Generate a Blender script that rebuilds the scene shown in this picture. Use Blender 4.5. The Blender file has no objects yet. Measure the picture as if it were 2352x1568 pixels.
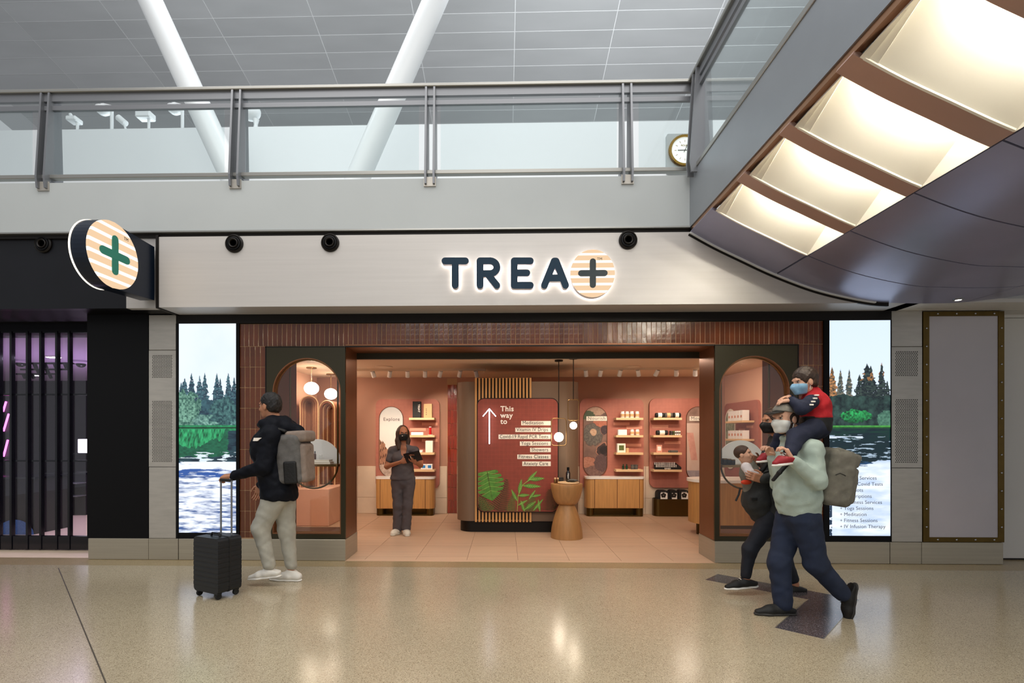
import bpy, bmesh, math, random
import numpy as np
from mathutils import Vector, Matrix
random.seed(7); np.random.seed(7)
scn = bpy.context.scene
COL = scn.collection
# ------------------------------------------------------------------ camera
F, H, CX, V0 = 1178.0, 1.455, 1131.0, 1000.0      # focal length in px, eye height, principal column, horizon row (2352x1568 frame)
PSI = math.atan(0.0236)                          # the camera is turned a little to the left
CS, SN = math.cos(PSI), math.sin(PSI)
cam_d = bpy.data.cameras.new('camera'); cam = bpy.data.objects.new('camera', cam_d); COL.objects.link(cam)
cam.location = (0, 0, H); cam.rotation_euler = (math.pi/2, 0, PSI)
cam_d.sensor_fit = 'HORIZONTAL'; cam_d.sensor_width = 36.0
cam_d.lens = F/2352*36.0
cam_d.shift_x = (1176-CX)/2352; cam_d.shift_y = (V0-784)/2352
cam_d.clip_start = 0.05; cam_d.clip_end = 200
scn.camera = cam
# ------------------------------------------------------------------ world and light
scn.view_settings.view_transform = 'Standard'; scn.view_settings.look = 'None'
scn.view_settings.gamma = 1.0; scn.view_settings.use_curve_mapping = False
scn.view_settings.exposure = 0.0
w = bpy.data.worlds.new('world'); scn.world = w; w.use_nodes = True
bg = w.node_tree.nodes['Background']; bg.inputs[0].default_value = (0.88, 0.90, 0.94, 1); bg.inputs[1].default_value = 0.50

def light(name, typ, loc, energy, color=(1, 1, 1), size=1.0, size_y=None, target=None, spot=None, blend=0.5, parent=None):
    d = bpy.data.lights.new(name, typ); d.energy = energy; d.color = color
    if typ == 'AREA':
        d.size = size
        if size_y: d.shape = 'RECTANGLE'; d.size_y = size_y
    else:
        d.shadow_soft_size = size
    if typ == 'SPOT':
        d.spot_size = math.radians(spot or 60); d.spot_blend = blend
    o = bpy.data.objects.new(name, d); COL.objects.link(o); o.location = loc
    if target is not None:
        o.rotation_euler = (Vector(target)-Vector(loc)).to_track_quat('-Z', 'Y').to_euler()
    return o
# concourse ceiling lights high above and behind the viewer
light('concourse_light', 'AREA', (-4.0, 2.4, 9.0), 230, (1.0, .965, .92), 5.0, 3.4, target=(-3.6, 3.6, 0))
light('concourse_light', 'AREA', (1.6, 2.4, 9.0), 230, (1.0, .965, .92), 5.0, 3.4, target=(1.6, 3.6, 0))
light('concourse_light', 'AREA', (-0.5, -9.8, 9.0), 560, (1.0, .965, .92), 9.0, 5.0, target=(-.3, 4.5, 0))
light('hall_uplight', 'AREA', (3.0, 10.6, 7.0), 420, (.94, .97, 1.0), 7.0, 0.8, target=(3.0, 12.0, 12))
light('hall_uplight', 'AREA', (-6.0, 10.6, 7.0), 120, (.94, .97, 1.0), 5.0, 0.8, target=(-6, 12.0, 12))
light('hall_fill', 'AREA', (-1.0, 7.4, 11.0), 330, (.95, .98, 1.0), 12.0, 1.2, target=(-1.0, 8.2, 4))  # added fill above the view, brightens the struts and parapet
# added area fill under the shop ceiling, without fixtures
for (lx, ly) in ((-2.9, 7.2), (-1.2, 7.0), (0.6, 6.9), (2.2, 7.0), (3.4, 7.6), (-2.9, 8.7), (3.1, 8.8)):
    light('shop_fill', 'AREA', (lx, ly, 2.50), 5, (1.0, .82, .66), 0.35, target=(lx, ly+.001, 0))
# the neighbour's purple light
light('neighbour_light', 'AREA', (-6.2, 8.3, 2.6), 70, (.86, .76, 1.0), 2.0, 2.0, target=(-6.2, 8.3, 0))
light('neighbour_light', 'AREA', (-6.6, 8.2, 0.8), 40, (.84, .64, 1.0), 1.2, 1.2, target=(-6.8, 8.8, 3))

# ------------------------------------------------------------------ helpers
def at(u, v, Y):
    a = (u-CX)/F
    X = Y*(a*CS-SN)/(CS+a*SN)
    zc = -X*SN+Y*CS
    return Vector((X, Y, H+(V0-v)*zc/F))
def X_(u, Y): return at(u, 0, Y).x
def Z_(u, v, Y): return at(u, v, Y).z
def ground(u, v):
    zc = F*H/(v-V0); xc = (u-CX)/F*zc
    return Vector((xc*CS-zc*SN, xc*SN+zc*CS, 0))
def onx(u, v, X):
    a = (u-CX)/F
    Y = X*(CS+a*SN)/(a*CS-SN)
    zc = -X*SN+Y*CS
    return Vector((X, Y, H+(V0-v)*zc/F))
def hexc(h):
    h = h.lstrip('#'); r = [int(h[i:i+2], 16)/255 for i in (0, 2, 4)]
    return tuple(((c/12.92) if c <= .04045 else ((c+.055)/1.055)**2.4) for c in r)

OFF = {}
def tag(o, label=None, cat=None, group=None, kind=None):
    if label: o['label'] = label
    if cat: o['category'] = cat
    if group: o['group'] = group
    if kind: o['kind'] = kind
    return o
def empty(name, loc, label=None, cat=None, group=None, kind=None):
    o = bpy.data.objects.new(name, None); COL.objects.link(o)
    o.empty_display_size = .1
    o.location = loc; OFF[o] = Vector(loc)
    return tag(o, label, cat, group, kind)

class MB:
    def __init__(s): s.v = []; s.f = []; s.sm = []
    def add(s, vs, fs, smooth=False):
        n = len(s.v); s.v.extend([tuple(p) for p in vs]); s.f.extend([tuple(i+n for i in q) for q in fs]); s.sm.extend([smooth]*len(fs)); return s
    def box(s, x0, x1, y0, y1, z0, z1, c=0.0):
        if x0 > x1: x0, x1 = x1, x0
        if y0 > y1: y0, y1 = y1, y0
        if z0 > z1: z0, z1 = z1, z0
        if c <= 0:
            vs = [(x, y, z) for z in (z0, z1) for y in (y0, y1) for x in (x0, x1)]
            return s.add(vs, [(0, 2, 3, 1), (4, 5, 7, 6), (0, 1, 5, 4), (2, 6, 7, 3), (0, 4, 6, 2), (1, 3, 7, 5)])
        # chamfered box
        vs = []; idx = {}
        for sx in (0, 1):
            for sy in (0, 1):
                for sz in (0, 1):
                    X = (x0, x1)[sx]; Y = (y0, y1)[sy]; Z = (z0, z1)[sz]
                    dx = c if sx == 0 else -c; dy = c if sy == 0 else -c; dz = c if sz == 0 else -c
                    for ax, p in (('x', (X, Y+dy, Z+dz)), ('y', (X+dx, Y, Z+dz)), ('z', (X+dx, Y+dy, Z))):
                        idx[(sx, sy, sz, ax)] = len(vs); vs.append(p)
        fs = []
        for sx in (0, 1): fs.append([idx[(sx, a, b, 'x')] for a, b in ((0, 0), (0, 1), (1, 1), (1, 0))][::(1 if sx == 0 else -1)])
        for sy in (0, 1): fs.append([idx[(a, sy, b, 'y')] for a, b in ((0, 0), (1, 0), (1, 1), (0, 1))][::(1 if sy == 0 else -1)])
        for sz in (0, 1): fs.append([idx[(a, b, sz, 'z')] for a, b in ((0, 0), (0, 1), (1, 1), (1, 0))][::(1 if sz == 0 else -1)])
        for sy in (0, 1):
            for sz in (0, 1): fs.append([idx[(0, sy, sz, 'y')], idx[(1, sy, sz, 'y')], idx[(1, sy, sz, 'z')], idx[(0, sy, sz, 'z')]])
        for sx in (0, 1):
            for sz in (0, 1): fs.append([idx[(sx, 0, sz, 'x')], idx[(sx, 1, sz, 'x')], idx[(sx, 1, sz, 'z')], idx[(sx, 0, sz, 'z')]])
        for sx in (0, 1):
            for sy in (0, 1): fs.append([idx[(sx, sy, 0, 'x')], idx[(sx, sy, 1, 'x')], idx[(sx, sy, 1, 'y')], idx[(sx, sy, 0, 'y')]])
        for sx in (0, 1):
            for sy in (0, 1):
                for sz in (0, 1): fs.append([idx[(sx, sy, sz, a)] for a in 'xyz'])
        return s.add(vs, fs)
    def prism(s, poly, y0, y1, axis='y', smooth=False):
        """poly: 2-D outline; extruded along axis"""
        n = len(poly)
        def P(a, b, t):
            return (a, t, b) if axis == 'y' else ((t, a, b) if axis == 'x' else (a, b, t))
        vs = [P(a, b, y0) for a, b in poly]+[P(a, b, y1) for a, b in poly]
        s.add(vs, [tuple(range(n))[::-1], tuple(range(n, 2*n))])
        s.add(vs, [(i, (i+1) % n, n+(i+1) % n, n+i) for i in range(n)], smooth)
        return s
    def ring(s, outer, inner, y0, y1, axis='y'):
        """band between two outlines of equal length, extruded"""
        n = len(outer)
        def P(a, b, t):
            return (a, t, b) if axis == 'y' else ((t, a, b) if axis == 'x' else (a, b, t))
        vs = [P(a, b, y0) for a, b in outer]+[P(a, b, y0) for a, b in inner]+[P(a, b, y1) for a, b in outer]+[P(a, b, y1) for a, b in inner]
        fs = []
        for i in range(n):
            j = (i+1) % n
            fs += [(i, j, n+j, n+i), (2*n+i, 3*n+i, 3*n+j, 2*n+j), (i, 2*n+i, 2*n+j, j), (n+i, n+j, 3*n+j, 3*n+i)]
        return s.add(vs, fs)
    def tube(s, pts, r, n=10, closed=False, r2=None):
        pts = [Vector(p) for p in pts]; m = len(pts)
        vs = []; up = None
        for i, p in enumerate(pts):
            if closed: t = pts[(i+1) % m]-pts[i-1]
            else: t = pts[min(i+1, m-1)]-pts[max(i-1, 0)]
            t.normalize()
            if up is None:
                up = t.orthogonal().normalized()
            else:
                up = (up-t*up.dot(t))
                up = up.normalized() if up.length > 1e-6 else t.orthogonal().normalized()
            b = t.cross(up)
            rr = r if r2 is None else r+(r2-r)*i/(m-1)
            for k in range(n):
                a = 2*math.pi*k/n
                vs.append(p+(up*math.cos(a)+b*math.sin(a))*rr)
        fs = []
        for i in range(m if closed else m-1):
            j = (i+1) % m
            for k in range(n):
                l = (k+1) % n
                fs.append((i*n+k, i*n+l, j*n+l, j*n+k))
        s.add(vs, fs, True)
        if not closed:
            s.add(vs[:n], [tuple(range(n))[::-1]]); s.add(vs[-n:], [tuple(range(n))])
        return s
    def lathe(s, prof, c, n=32, axis='z', smooth=True):
        """prof: (r, h) list; c: centre"""
        vs = []; fs = []
        m = len(prof)
        for (r, h) in prof:
            for k in range(n):
                a = 2*math.pi*k/n
                x, y = r*math.cos(a), r*math.sin(a)
                if axis == 'z': vs.append((c[0]+x, c[1]+y, c[2]+h))
                elif axis == 'y': vs.append((c[0]+x, c[1]+h, c[2]+y))
                else: vs.append((c[0]+h, c[1]+x, c[2]+y))
        for i in range(m-1):
            for k in range(n):
                l = (k+1) % n
                fs.append((i*n+k, i*n+l, (i+1)*n+l, (i+1)*n+k))
        s.add(vs, fs, smooth)
        s.add(vs[:n], [tuple(range(n))[::-1]]); s.add(vs[-n:], [tuple(range(n))])
        return s
    def sphere(s, c, r, n=24, m=14, sc=(1, 1, 1)):
        prof = [(max(1e-4, math.sin(math.pi*i/m)), -math.cos(math.pi*i/m)) for i in range(m+1)]
        vs = []; fs = []
        for (a, h) in prof:
            for k in range(n):
                t = 2*math.pi*k/n
                vs.append((c[0]+r*sc[0]*a*math.cos(t), c[1]+r*sc[1]*a*math.sin(t), c[2]+r*sc[2]*h))
        for i in range(m):
            for k in range(n):
                l = (k+1) % n
                fs.append((i*n+k, i*n+l, (i+1)*n+l, (i+1)*n+k))
        return s.add(vs, fs, True)
    def mesh(s, name, off=Vector((0, 0, 0))):
        me = bpy.data.meshes.new(name)
        me.from_pydata([(p[0]-off[0], p[1]-off[1], p[2]-off[2]) for p in s.v], [], s.f)
        me.polygons.foreach_set('use_smooth', s.sm)
        bm = bmesh.new(); bm.from_mesh(me); bmesh.ops.remove_doubles(bm, verts=bm.verts, dist=1e-5)
        bmesh.ops.recalc_face_normals(bm, faces=bm.faces); bm.to_mesh(me); bm.free()
        if any(s.sm): me.set_sharp_from_angle(angle=math.radians(38))
        return me
    def build(s, name, mat, parent=None, label=None, cat=None, group=None, kind=None, loc=None):
        if parent is not None: off = OFF[parent]
        elif loc is not None: off = Vector(loc)
        else:
            a = np.array([tuple(p) for p in s.v]); lo = a.min(0); hi = a.max(0)
            off = Vector(((lo[0]+hi[0])/2, (lo[1]+hi[1])/2, lo[2]))
        me = s.mesh(name, off)
        o = bpy.data.objects.new(name, me); COL.objects.link(o)
        if mat is not None: me.materials.append(M[mat] if isinstance(mat, str) else mat)
        OFF[o] = off
        if parent is not None: o.parent = parent
        else: o.location = off
        return tag(o, label, cat, group, kind)
def piece(name, me, parent, loc, rot=None, label=None):
    """another object sharing one mesh; loc in world"""
    o = bpy.data.objects.new(name, me); COL.objects.link(o)
    o.parent = parent; o.location = Vector(loc)-OFF[parent]
    if rot: o.rotation_euler = rot
    OFF[o] = Vector(loc)
    if label: o['label'] = label
    return o
def raw(name, verts, faces, mat, parent=None, smooth=True, **kw):
    """mesh from numpy arrays (world coordinates)"""
    verts = np.asarray(verts, dtype=np.float64)
    if parent is not None: off = np.array(OFF[parent])
    else:
        lo, hi = verts.min(0), verts.max(0); off = np.array([(lo[0]+hi[0])/2, (lo[1]+hi[1])/2, lo[2]])
    me = bpy.data.meshes.new(name)
    faces = np.asarray(faces)
    me.vertices.add(len(verts)); me.vertices.foreach_set('co', (verts-off).astype(np.float32).ravel())
    k = faces.shape[1]
    me.loops.add(faces.size); me.loops.foreach_set('vertex_index', faces.astype(np.int32).ravel())
    me.polygons.add(len(faces)); me.polygons.foreach_set('loop_start', np.arange(0, faces.size, k, dtype=np.int32))
    me.polygons.foreach_set('loop_total', np.full(len(faces), k, dtype=np.int32))
    me.update(calc_edges=True); me.validate()
    me.polygons.foreach_set('use_smooth', np.full(len(me.polygons), smooth))
    o = bpy.data.objects.new(name, me); COL.objects.link(o)
    if mat is not None: me.materials.append(M[mat] if isinstance(mat, str) else mat)
    OFF[o] = Vector(off)
    if parent is not None: o.parent = parent
    else: o.location = Vector(off)
    return tag(o, kw.get('label'), kw.get('cat'), kw.get('group'), kw.get('kind'))

def rrect(x0, x1, z0, z1, r, n=6):
    out = []
    for cx, cz, a0 in ((x1-r, z1-r, 0), (x0+r, z1-r, 90), (x0+r, z0+r, 180), (x1-r, z0+r, 270)):
        for i in range(n+1):
            a = math.radians(a0+90*i/n); out.append((cx+r*math.cos(a), cz+r*math.sin(a)))
    return out
def arch(x0, x1, z0, zt, n=20):
    """door shape: flat foot, half round head"""
    r = (x1-x0)/2; cx = (x0+x1)/2
    return [(x0, z0)]+[(cx-r*math.cos(math.pi*i/n), zt-r+r*math.sin(math.pi*i/n)) for i in range(n+1)]+[(x1, z0)]
def capsule(x0, x1, z0, z1, n=14):
    r = (x1-x0)/2; cx = (x0+x1)/2
    return [(cx-r*math.cos(math.pi*i/n), z1-r+r*math.sin(math.pi*i/n)) for i in range(n+1)]+[(cx+r*math.cos(math.pi*i/n), z0+r-r*math.sin(math.pi*i/n)) for i in range(n+1)]

# ------------------------------------------------------------------ materials
M = {}
def mat(name, col, rough=.5, metal=0.0, emit=None, es=1.0, noise=0.0, nscale=30, stretch=(1, 1, 1), bump=0.0, bscale=60, coat=0.0, trans=0.0, rnd=0.0, spec=.5, alpha=1.0, ior=1.45, sss=0):
    if isinstance(col, str): col = hexc(col)
    m = bpy.data.materials.new(name); m.use_nodes = True
    nt = m.node_tree; b = nt.nodes['Principled BSDF']
    b.inputs['Base Color'].default_value = (*col, 1); b.inputs['Roughness'].default_value = rough
    b.inputs['Metallic'].default_value = metal; b.inputs['IOR'].default_value = ior
    b.inputs['Coat Weight'].default_value = coat; b.inputs['Transmission Weight'].default_value = trans
    b.inputs['Specular IOR Level'].default_value = spec
    if coat: b.inputs['Coat Roughness'].default_value = .08
    if emit is not None:
        e = hexc(emit) if isinstance(emit, str) else emit
        b.inputs['Emission Color'].default_value = (*e, 1); b.inputs['Emission Strength'].default_value = es
    need = noise or bump
    if need:
        tc = nt.nodes.new('ShaderNodeTexCoord'); mp = nt.nodes.new('ShaderNodeMapping'); mp.inputs['Scale'].default_value = stretch
        nt.links.new(tc.outputs['Object'], mp.inputs['Vector'])
    last = None
    if noise:
        n = nt.nodes.new('ShaderNodeTexNoise'); n.inputs['Scale'].default_value = nscale; n.inputs['Detail'].default_value = 5
        nt.links.new(mp.outputs[0], n.inputs['Vector'])
        r = nt.nodes.new('ShaderNodeMapRange'); r.inputs['From Min'].default_value = .3; r.inputs['From Max'].default_value = .7
        r.inputs['To Min'].default_value = 1-noise; r.inputs['To Max'].default_value = 1+noise
        nt.links.new(n.outputs['Fac'], r.inputs['Value'])
        mx = nt.nodes.new('ShaderNodeVectorMath'); mx.operation = 'SCALE'; mx.inputs[0].default_value = col
        nt.links.new(r.outputs[0], mx.inputs['Scale']); last = mx.outputs[0]
    if rnd:
        oi = nt.nodes.new('ShaderNodeObjectInfo'); r2 = nt.nodes.new('ShaderNodeMapRange')
        r2.inputs['To Min'].default_value = 1-rnd; r2.inputs['To Max'].default_value = 1+rnd
        nt.links.new(oi.outputs['Random'], r2.inputs['Value'])
        m2 = nt.nodes.new('ShaderNodeVectorMath'); m2.operation = 'SCALE'; m2.inputs[0].default_value = col
        if last: nt.links.new(last, m2.inputs[0])
        nt.links.new(r2.outputs[0], m2.inputs['Scale']); last = m2.outputs[0]
    if last: nt.links.new(last, b.inputs['Base Color'])
    if bump:
        n = nt.nodes.new('ShaderNodeTexNoise'); n.inputs['Scale'].default_value = bscale; n.inputs['Detail'].default_value = 4
        nt.links.new(mp.outputs[0], n.inputs['Vector'])
        bp = nt.nodes.new('ShaderNodeBump'); bp.inputs['Strength'].default_value = bump; bp.inputs['Distance'].default_value = .01
        nt.links.new(n.outputs['Fac'], bp.inputs['Height']); nt.links.new(bp.outputs[0], b.inputs['Normal'])
    M[name] = m
    return m
def emis(name, col, s):
    if isinstance(col, str): col = hexc(col)
    m = bpy.data.materials.new(name); m.use_nodes = True; nt = m.node_tree
    nt.nodes.remove(nt.nodes['Principled BSDF']); e = nt.nodes.new('ShaderNodeEmission')
    e.inputs[0].default_value = (*col, 1); e.inputs[1].default_value = s
    nt.links.new(e.outputs[0], nt.nodes['Material Output'].inputs[0]); M[name] = m; return m
def terrazzo(name, base, c1, c2, rough):
    m = mat(name, base, rough, spec=.5, ior=1.8)
    nt = m.node_tree; b = nt.nodes['Principled BSDF']
    tc = nt.nodes.new('ShaderNodeTexCoord')
    v = nt.nodes.new('ShaderNodeTexVoronoi'); v.inputs['Scale'].default_value = 230
    nt.links.new(tc.outputs['Object'], v.inputs['Vector'])
    sep = nt.nodes.new('ShaderNodeSeparateColor'); nt.links.new(v.outputs['Color'], sep.inputs[0])
    cr = nt.nodes.new('ShaderNodeValToRGB'); e = cr.color_ramp; e.interpolation = 'CONSTANT'
    e.elements[0].position = 0; e.elements[0].color = (*base, 1)
    e.elements[1].position = .55; e.elements[1].color = (*[x*.86 for x in base], 1)
    a = e.elements.new(.75); a.color = (*c1, 1); a = e.elements.new(.86); a.color = (*c2, 1); a = e.elements.new(.95); a.color = (*[min(1, x*1.35) for x in base], 1)
    nt.links.new(sep.outputs[0], cr.inputs[0])
    n = nt.nodes.new('ShaderNodeTexNoise'); n.inputs['Scale'].default_value = .9; n.inputs['Detail'].default_value = 3
    nt.links.new(tc.outputs['Object'], n.inputs['Vector'])
    r = nt.nodes.new('ShaderNodeMapRange'); r.inputs['To Min'].default_value = .85; r.inputs['To Max'].default_value = 1.15
    nt.links.new(n.outputs['Fac'], r.inputs['Value'])
    sc = nt.nodes.new('ShaderNodeVectorMath'); sc.operation = 'SCALE'
    nt.links.new(cr.outputs[0], sc.inputs[0]); nt.links.new(r.outputs[0], sc.inputs['Scale']); nt.links.new(sc.outputs[0], b.inputs['Base Color'])
    return m
def vcol(name, strength=None, rough=.5):
    """material that takes its flat print from the mesh colour attribute 'print'"""
    m = bpy.data.materials.new(name); m.use_nodes = True; nt = m.node_tree; b = nt.nodes['Principled BSDF']
    a = nt.nodes.new('ShaderNodeVertexColor'); a.layer_name = 'print'
    if strength:
        b.inputs['Base Color'].default_value = (0.01, 0.01, 0.01, 1)
        nt.links.new(a.outputs[0], b.inputs['Emission Color']); b.inputs['Emission Strength'].default_value = strength
    else: nt.links.new(a.outputs[0], b.inputs['Base Color'])
    b.inputs['Roughness'].default_value = rough; M[name] = m; return m

terrazzo('terrazzo', hexc('b3a68c'), hexc('9a8c72'), hexc('84765e'), .19)
terrazzo('terrazzo_border', hexc('a3906c'), hexc('86744f'), hexc('6a5a3e'), .28)
terrazzo('terrazzo_dark', hexc('504a4d'), hexc('2f2b2e'), hexc('8d8588'), .17)
mat('joint', '4a4238', .6)
mat('joint_metal', 'b8b0a0', .35, .8)
mat('fascia', 'c1bdb9', .42, .15, noise=.035, nscale=3, stretch=(.25, 1, 9), bump=.02, bscale=40)
mat('slab', 'b2b7b7', .5, 0.0, noise=.03, nscale=1.2, stretch=(1, 1, 1))
mat('plaster', 'd6d4d0', .6, noise=.02, nscale=2)
mat('white_wall', 'd5d2cc', .55, noise=.02, nscale=2)
mat('white_paint', 'e6e9ea', .35)
mat('roof_panel', 'a9abab', .42, .55, noise=.05, nscale=2, stretch=(.3, 1, 1), rnd=.05)
mat('roof_joint', 'b6b8b8', .5)
mat('steel', 'b8b3aa', .36, .5, noise=.08, nscale=4, stretch=(1, 1, 6), bump=.015, bscale=9)
mat('steel_base', 'aba392', .36, .5, noise=.06, nscale=3, stretch=(.4, 1, 14))
mat('rail_metal', '808286', .4, .6)
mat('rail_top', 'a09f9a', .32, .75)
mat('canopy_metal', '9c9cb4', .33, .5, noise=.05, nscale=2.5, bump=.01, bscale=3)
mat('canopy_fascia', '989da3', .36, .55, noise=.04, nscale=2)
mat('rib_bronze', 'b3958a', .42, .3)
mat('bronze_lip', 'b08566', .3, .9)
mat('cove_white', 'f2eee2', .6)
mat('black', '060608', .5, spec=.2)
mat('black_gloss', '101017', .16)
mat('bulkhead_black', '131419', .45, spec=.3, noise=.08, nscale=3)
mat('near_black', '140f0b', .45, spec=.3)
mat('olive_frame', '35301f', .38, .35)
mat('bronze', '85573a', .36, .6, noise=.06, nscale=3, stretch=(1, 1, .3))
mat('bronze_dark', '6b4430', .6, 0, spec=.2)
mat('brass', '94744c', .3, .95)
mat('brass_dark', '5d4a26', .35, .85)
mat('antique_brass', '5e4a1e', .38, .75, noise=.12, nscale=8)
mat('tile', '5f3018', .16, rnd=.22, bump=.25, bscale=22, noise=.12, nscale=9, coat=.3)
mat('tile_in', '8a2f14', .12, rnd=.2, bump=.15, bscale=22, noise=.1, nscale=9, coat=.3)
mat('grout', 'b3906c', .8)
mat('wall_terra', 'a97c66', .7, noise=.03, nscale=2)
mat('wall_pink', 'dcae94', .7, noise=.03, nscale=2)
mat('panel_terra', 'a96858', .6, noise=.05, nscale=14, bump=.03, bscale=80)
mat('panel_deep', '83392a', .55, noise=.06, nscale=14)
mat('stone', 'd9c4ab', .5, noise=.05, nscale=4)
mat('shop_ceiling', 'd9c0a6', .7)
mat('shop_tile', 'c8a88c', .42, noise=.06, nscale=1.6, stretch=(.35, 6, 1), rnd=.04)
mat('shop_grout', '7a5e4a', .8)
mat('wood', 'c39258', .42, noise=.12, nscale=7, stretch=(6, 6, .35), bump=.02)
mat('wood_shelf', 'e0bd90', .45, noise=.06, nscale=7, stretch=(.4, 6, 6))
mat('wood_ped', 'a67a4b', .42, noise=.13, nscale=5, stretch=(5, 5, .35))
mat('wood_slat', 'd09a5c', .45, noise=.1, nscale=7, stretch=(6, 6, .3), rnd=.06)
mat('taupe', '7a624e', .5, .1)
mat('felt', '8e5b3f', .9, noise=.1, nscale=40)
mat('marble', 'f1ece4', .25, noise=.03, nscale=3)
mat('white_gloss', 'f3f1ee', .3)
mat('cream', 'f0e6d6', .6)
mat('ink', '2a211a', .7)
mat('ink_grey', '858d9c', .7)
mat('white_print', 'f5ece0', .6)
mat('pink_label', 'd99a82', .5)
mat('navy_sign', '08283c', .5, spec=.3)
mat('navy_box', '101b2b', .3, .2)
mat('sign_white', 'd8d2da', .5)
emis('sign_peach', (1.0, .70, .44), .95)
emis('sign_stripe', (1.0, .90, .78), 1.5)
emis('halo', (1.0, .93, .82), 11)
emis('rim_glow', (1.0, .9, .75), 1.6)
mat('plus_dark', '1d2a2e', .5)
mat('plus_green', '1f6a58', .5, emit='1f6a58', es=.35)
emis('globe', (1.0, .90, .78), 7.0)
emis('neon', (.86, .90, 1.0), 12.0)
emis('neon_pink', (1.0, .15, .75), 5.0)
emis('lamp_white', (1.0, .96, .9), 14.0)
emis('cove_lamp', (1.0, .94, .82), 105.0)
emis('downlight_lens', (1.0, .9, .75), 8)
mat('leaf', '4f8530', .6, noise=.2, nscale=25)
mat('leaf_line', '9cc25e', .6)
mat('leaf_dark', '4b3618', .6, noise=.2, nscale=25)
mat('leaf_mid', '54602a', .6, noise=.2, nscale=25)
mat('bag_black', '0d0c0c', .6, bump=.3, bscale=60)
mat('glass_dark', '1c3a2c', .1)
mat('amber', '4a1d0a', .12, coat=.5)
mat('red_pack', 'b5121a', .35)
mat('blue_print', '2f7fc4', .4)
mat('kraft', 'cfa878', .6)
mat('grey_soft', '55524e', .8)
mat('rubber', '141414', .7)
mat('chrome', 'b9b9bb', .2, 1.0)
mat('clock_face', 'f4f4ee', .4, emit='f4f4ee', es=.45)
mat('gold', 'b8903c', .25, 1.0)
# woven grid on the way sign and, fainter, on the wall panels
for nm, amt in (('panel_deep', .11), ('panel_terra', .05)):
    m = M[nm]; nt = m.node_tree; b = nt.nodes['Principled BSDF']; src = b.inputs['Base Color'].links[0].from_socket
    tc = nt.nodes.new('ShaderNodeTexCoord'); last = src
    for ax in ('X', 'Z'):
        wv = nt.nodes.new('ShaderNodeTexWave'); wv.bands_direction = ax; wv.inputs['Scale'].default_value = 5.2; wv.inputs['Distortion'].default_value = .35; wv.inputs['Detail'].default_value = 1
        nt.links.new(tc.outputs['Object'], wv.inputs['Vector'])
        mr = nt.nodes.new('ShaderNodeMapRange'); mr.inputs['From Min'].default_value = .90; mr.inputs['From Max'].default_value = 1.0; mr.inputs['To Min'].default_value = 1.0; mr.inputs['To Max'].default_value = 1+amt
        nt.links.new(wv.outputs['Fac'], mr.inputs['Value'])
        sc = nt.nodes.new('ShaderNodeVectorMath'); sc.operation = 'SCALE'; nt.links.new(last, sc.inputs[0]); nt.links.new(mr.outputs[0], sc.inputs['Scale']); last = sc.outputs[0]
    nt.links.new(last, b.inputs['Base Color'])
# glass
def glassmat(name, tint, refl_rough=.0, mixf=.10):
    m = bpy.data.materials.new(name); m.use_nodes = True; nt = m.node_tree
    nt.nodes.remove(nt.nodes['Principled BSDF'])
    t = nt.nodes.new('ShaderNodeBsdfTransparent'); t.inputs[0].default_value = (*tint, 1)
    g = nt.nodes.new('ShaderNodeBsdfGlossy'); g.inputs['Roughness'].default_value = refl_rough; g.inputs[0].default_value = (1, 1, 1, 1)
    fr = nt.nodes.new('ShaderNodeFresnel'); ge = nt.nodes.new('ShaderNodeNewGeometry'); io = nt.nodes.new('ShaderNodeMapRange')
    io.inputs['To Min'].default_value = 1.45; io.inputs['To Max'].default_value = 1/1.45      # no total reflection on the way out of the thin pane
    nt.links.new(ge.outputs['Backfacing'], io.inputs['Value']); nt.links.new(io.outputs[0], fr.inputs[0])
    mx = nt.nodes.new('ShaderNodeMixShader'); nt.links.new(fr.outputs[0], mx.inputs[0])
    nt.links.new(t.outputs[0], mx.inputs[1]); nt.links.new(g.outputs[0], mx.inputs[2]); nt.links.new(mx.outputs[0], nt.nodes['Material Output'].inputs[0])
    M[name] = m
glassmat('glass', (.93, .965, .965)); glassmat('glass_clear', (.97, .97, .96)); glassmat('glass_dim', (.90, .88, .93))
vcol('screen_print', 1.2, .25); vcol('poster_print', None, .45)

# ------------------------------------------------------------------ lettering (built-in font turned to mesh outlines)
TXT = {}
def text_mesh(body, size, align='LEFT', bold=0.0, extrude=.001, space=1.0):
    key = (body, round(size, 4), align, bold, extrude, space)
    if key in TXT: return TXT[key]
    c = bpy.data.curves.new('lettering', 'FONT'); c.body = body; c.size = size; c.align_x = align; c.offset = bold; c.extrude = extrude
    c.space_character = space; c.resolution_u = 3
    o = bpy.data.objects.new('lettering', c); COL.objects.link(o)
    dg = bpy.context.evaluated_depsgraph_get()
    me = bpy.data.meshes.new_from_object(o.evaluated_get(dg)); me.name = 'lettering'
    bpy.data.objects.remove(o); bpy.data.curves.remove(c)
    TXT[key] = me
    return me
def lettering(body, loc, size, mt, parent, align='LEFT', bold=0.0, extrude=.0008, space=1.0, rot=(math.pi/2, 0, 0), fit=None, name='lettering'):
    me = text_mesh(body, size, align, bold, extrude, space).copy()
    me.materials.clear(); me.materials.append(M[mt])
    o = piece(name, me, parent, loc, rot)
    if fit:
        xs = [v.co.x for v in me.vertices]; wd = max(xs)-min(xs)
        o.scale = (fit/wd, 1, 1)
    return o
# ================================================================== THE CONCOURSE
YS = 5.93        # front of the metal skirting / pillar frames
YF = 5.58        # front of the sign fascia
YB = 9.58        # back wall of the shop
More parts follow.
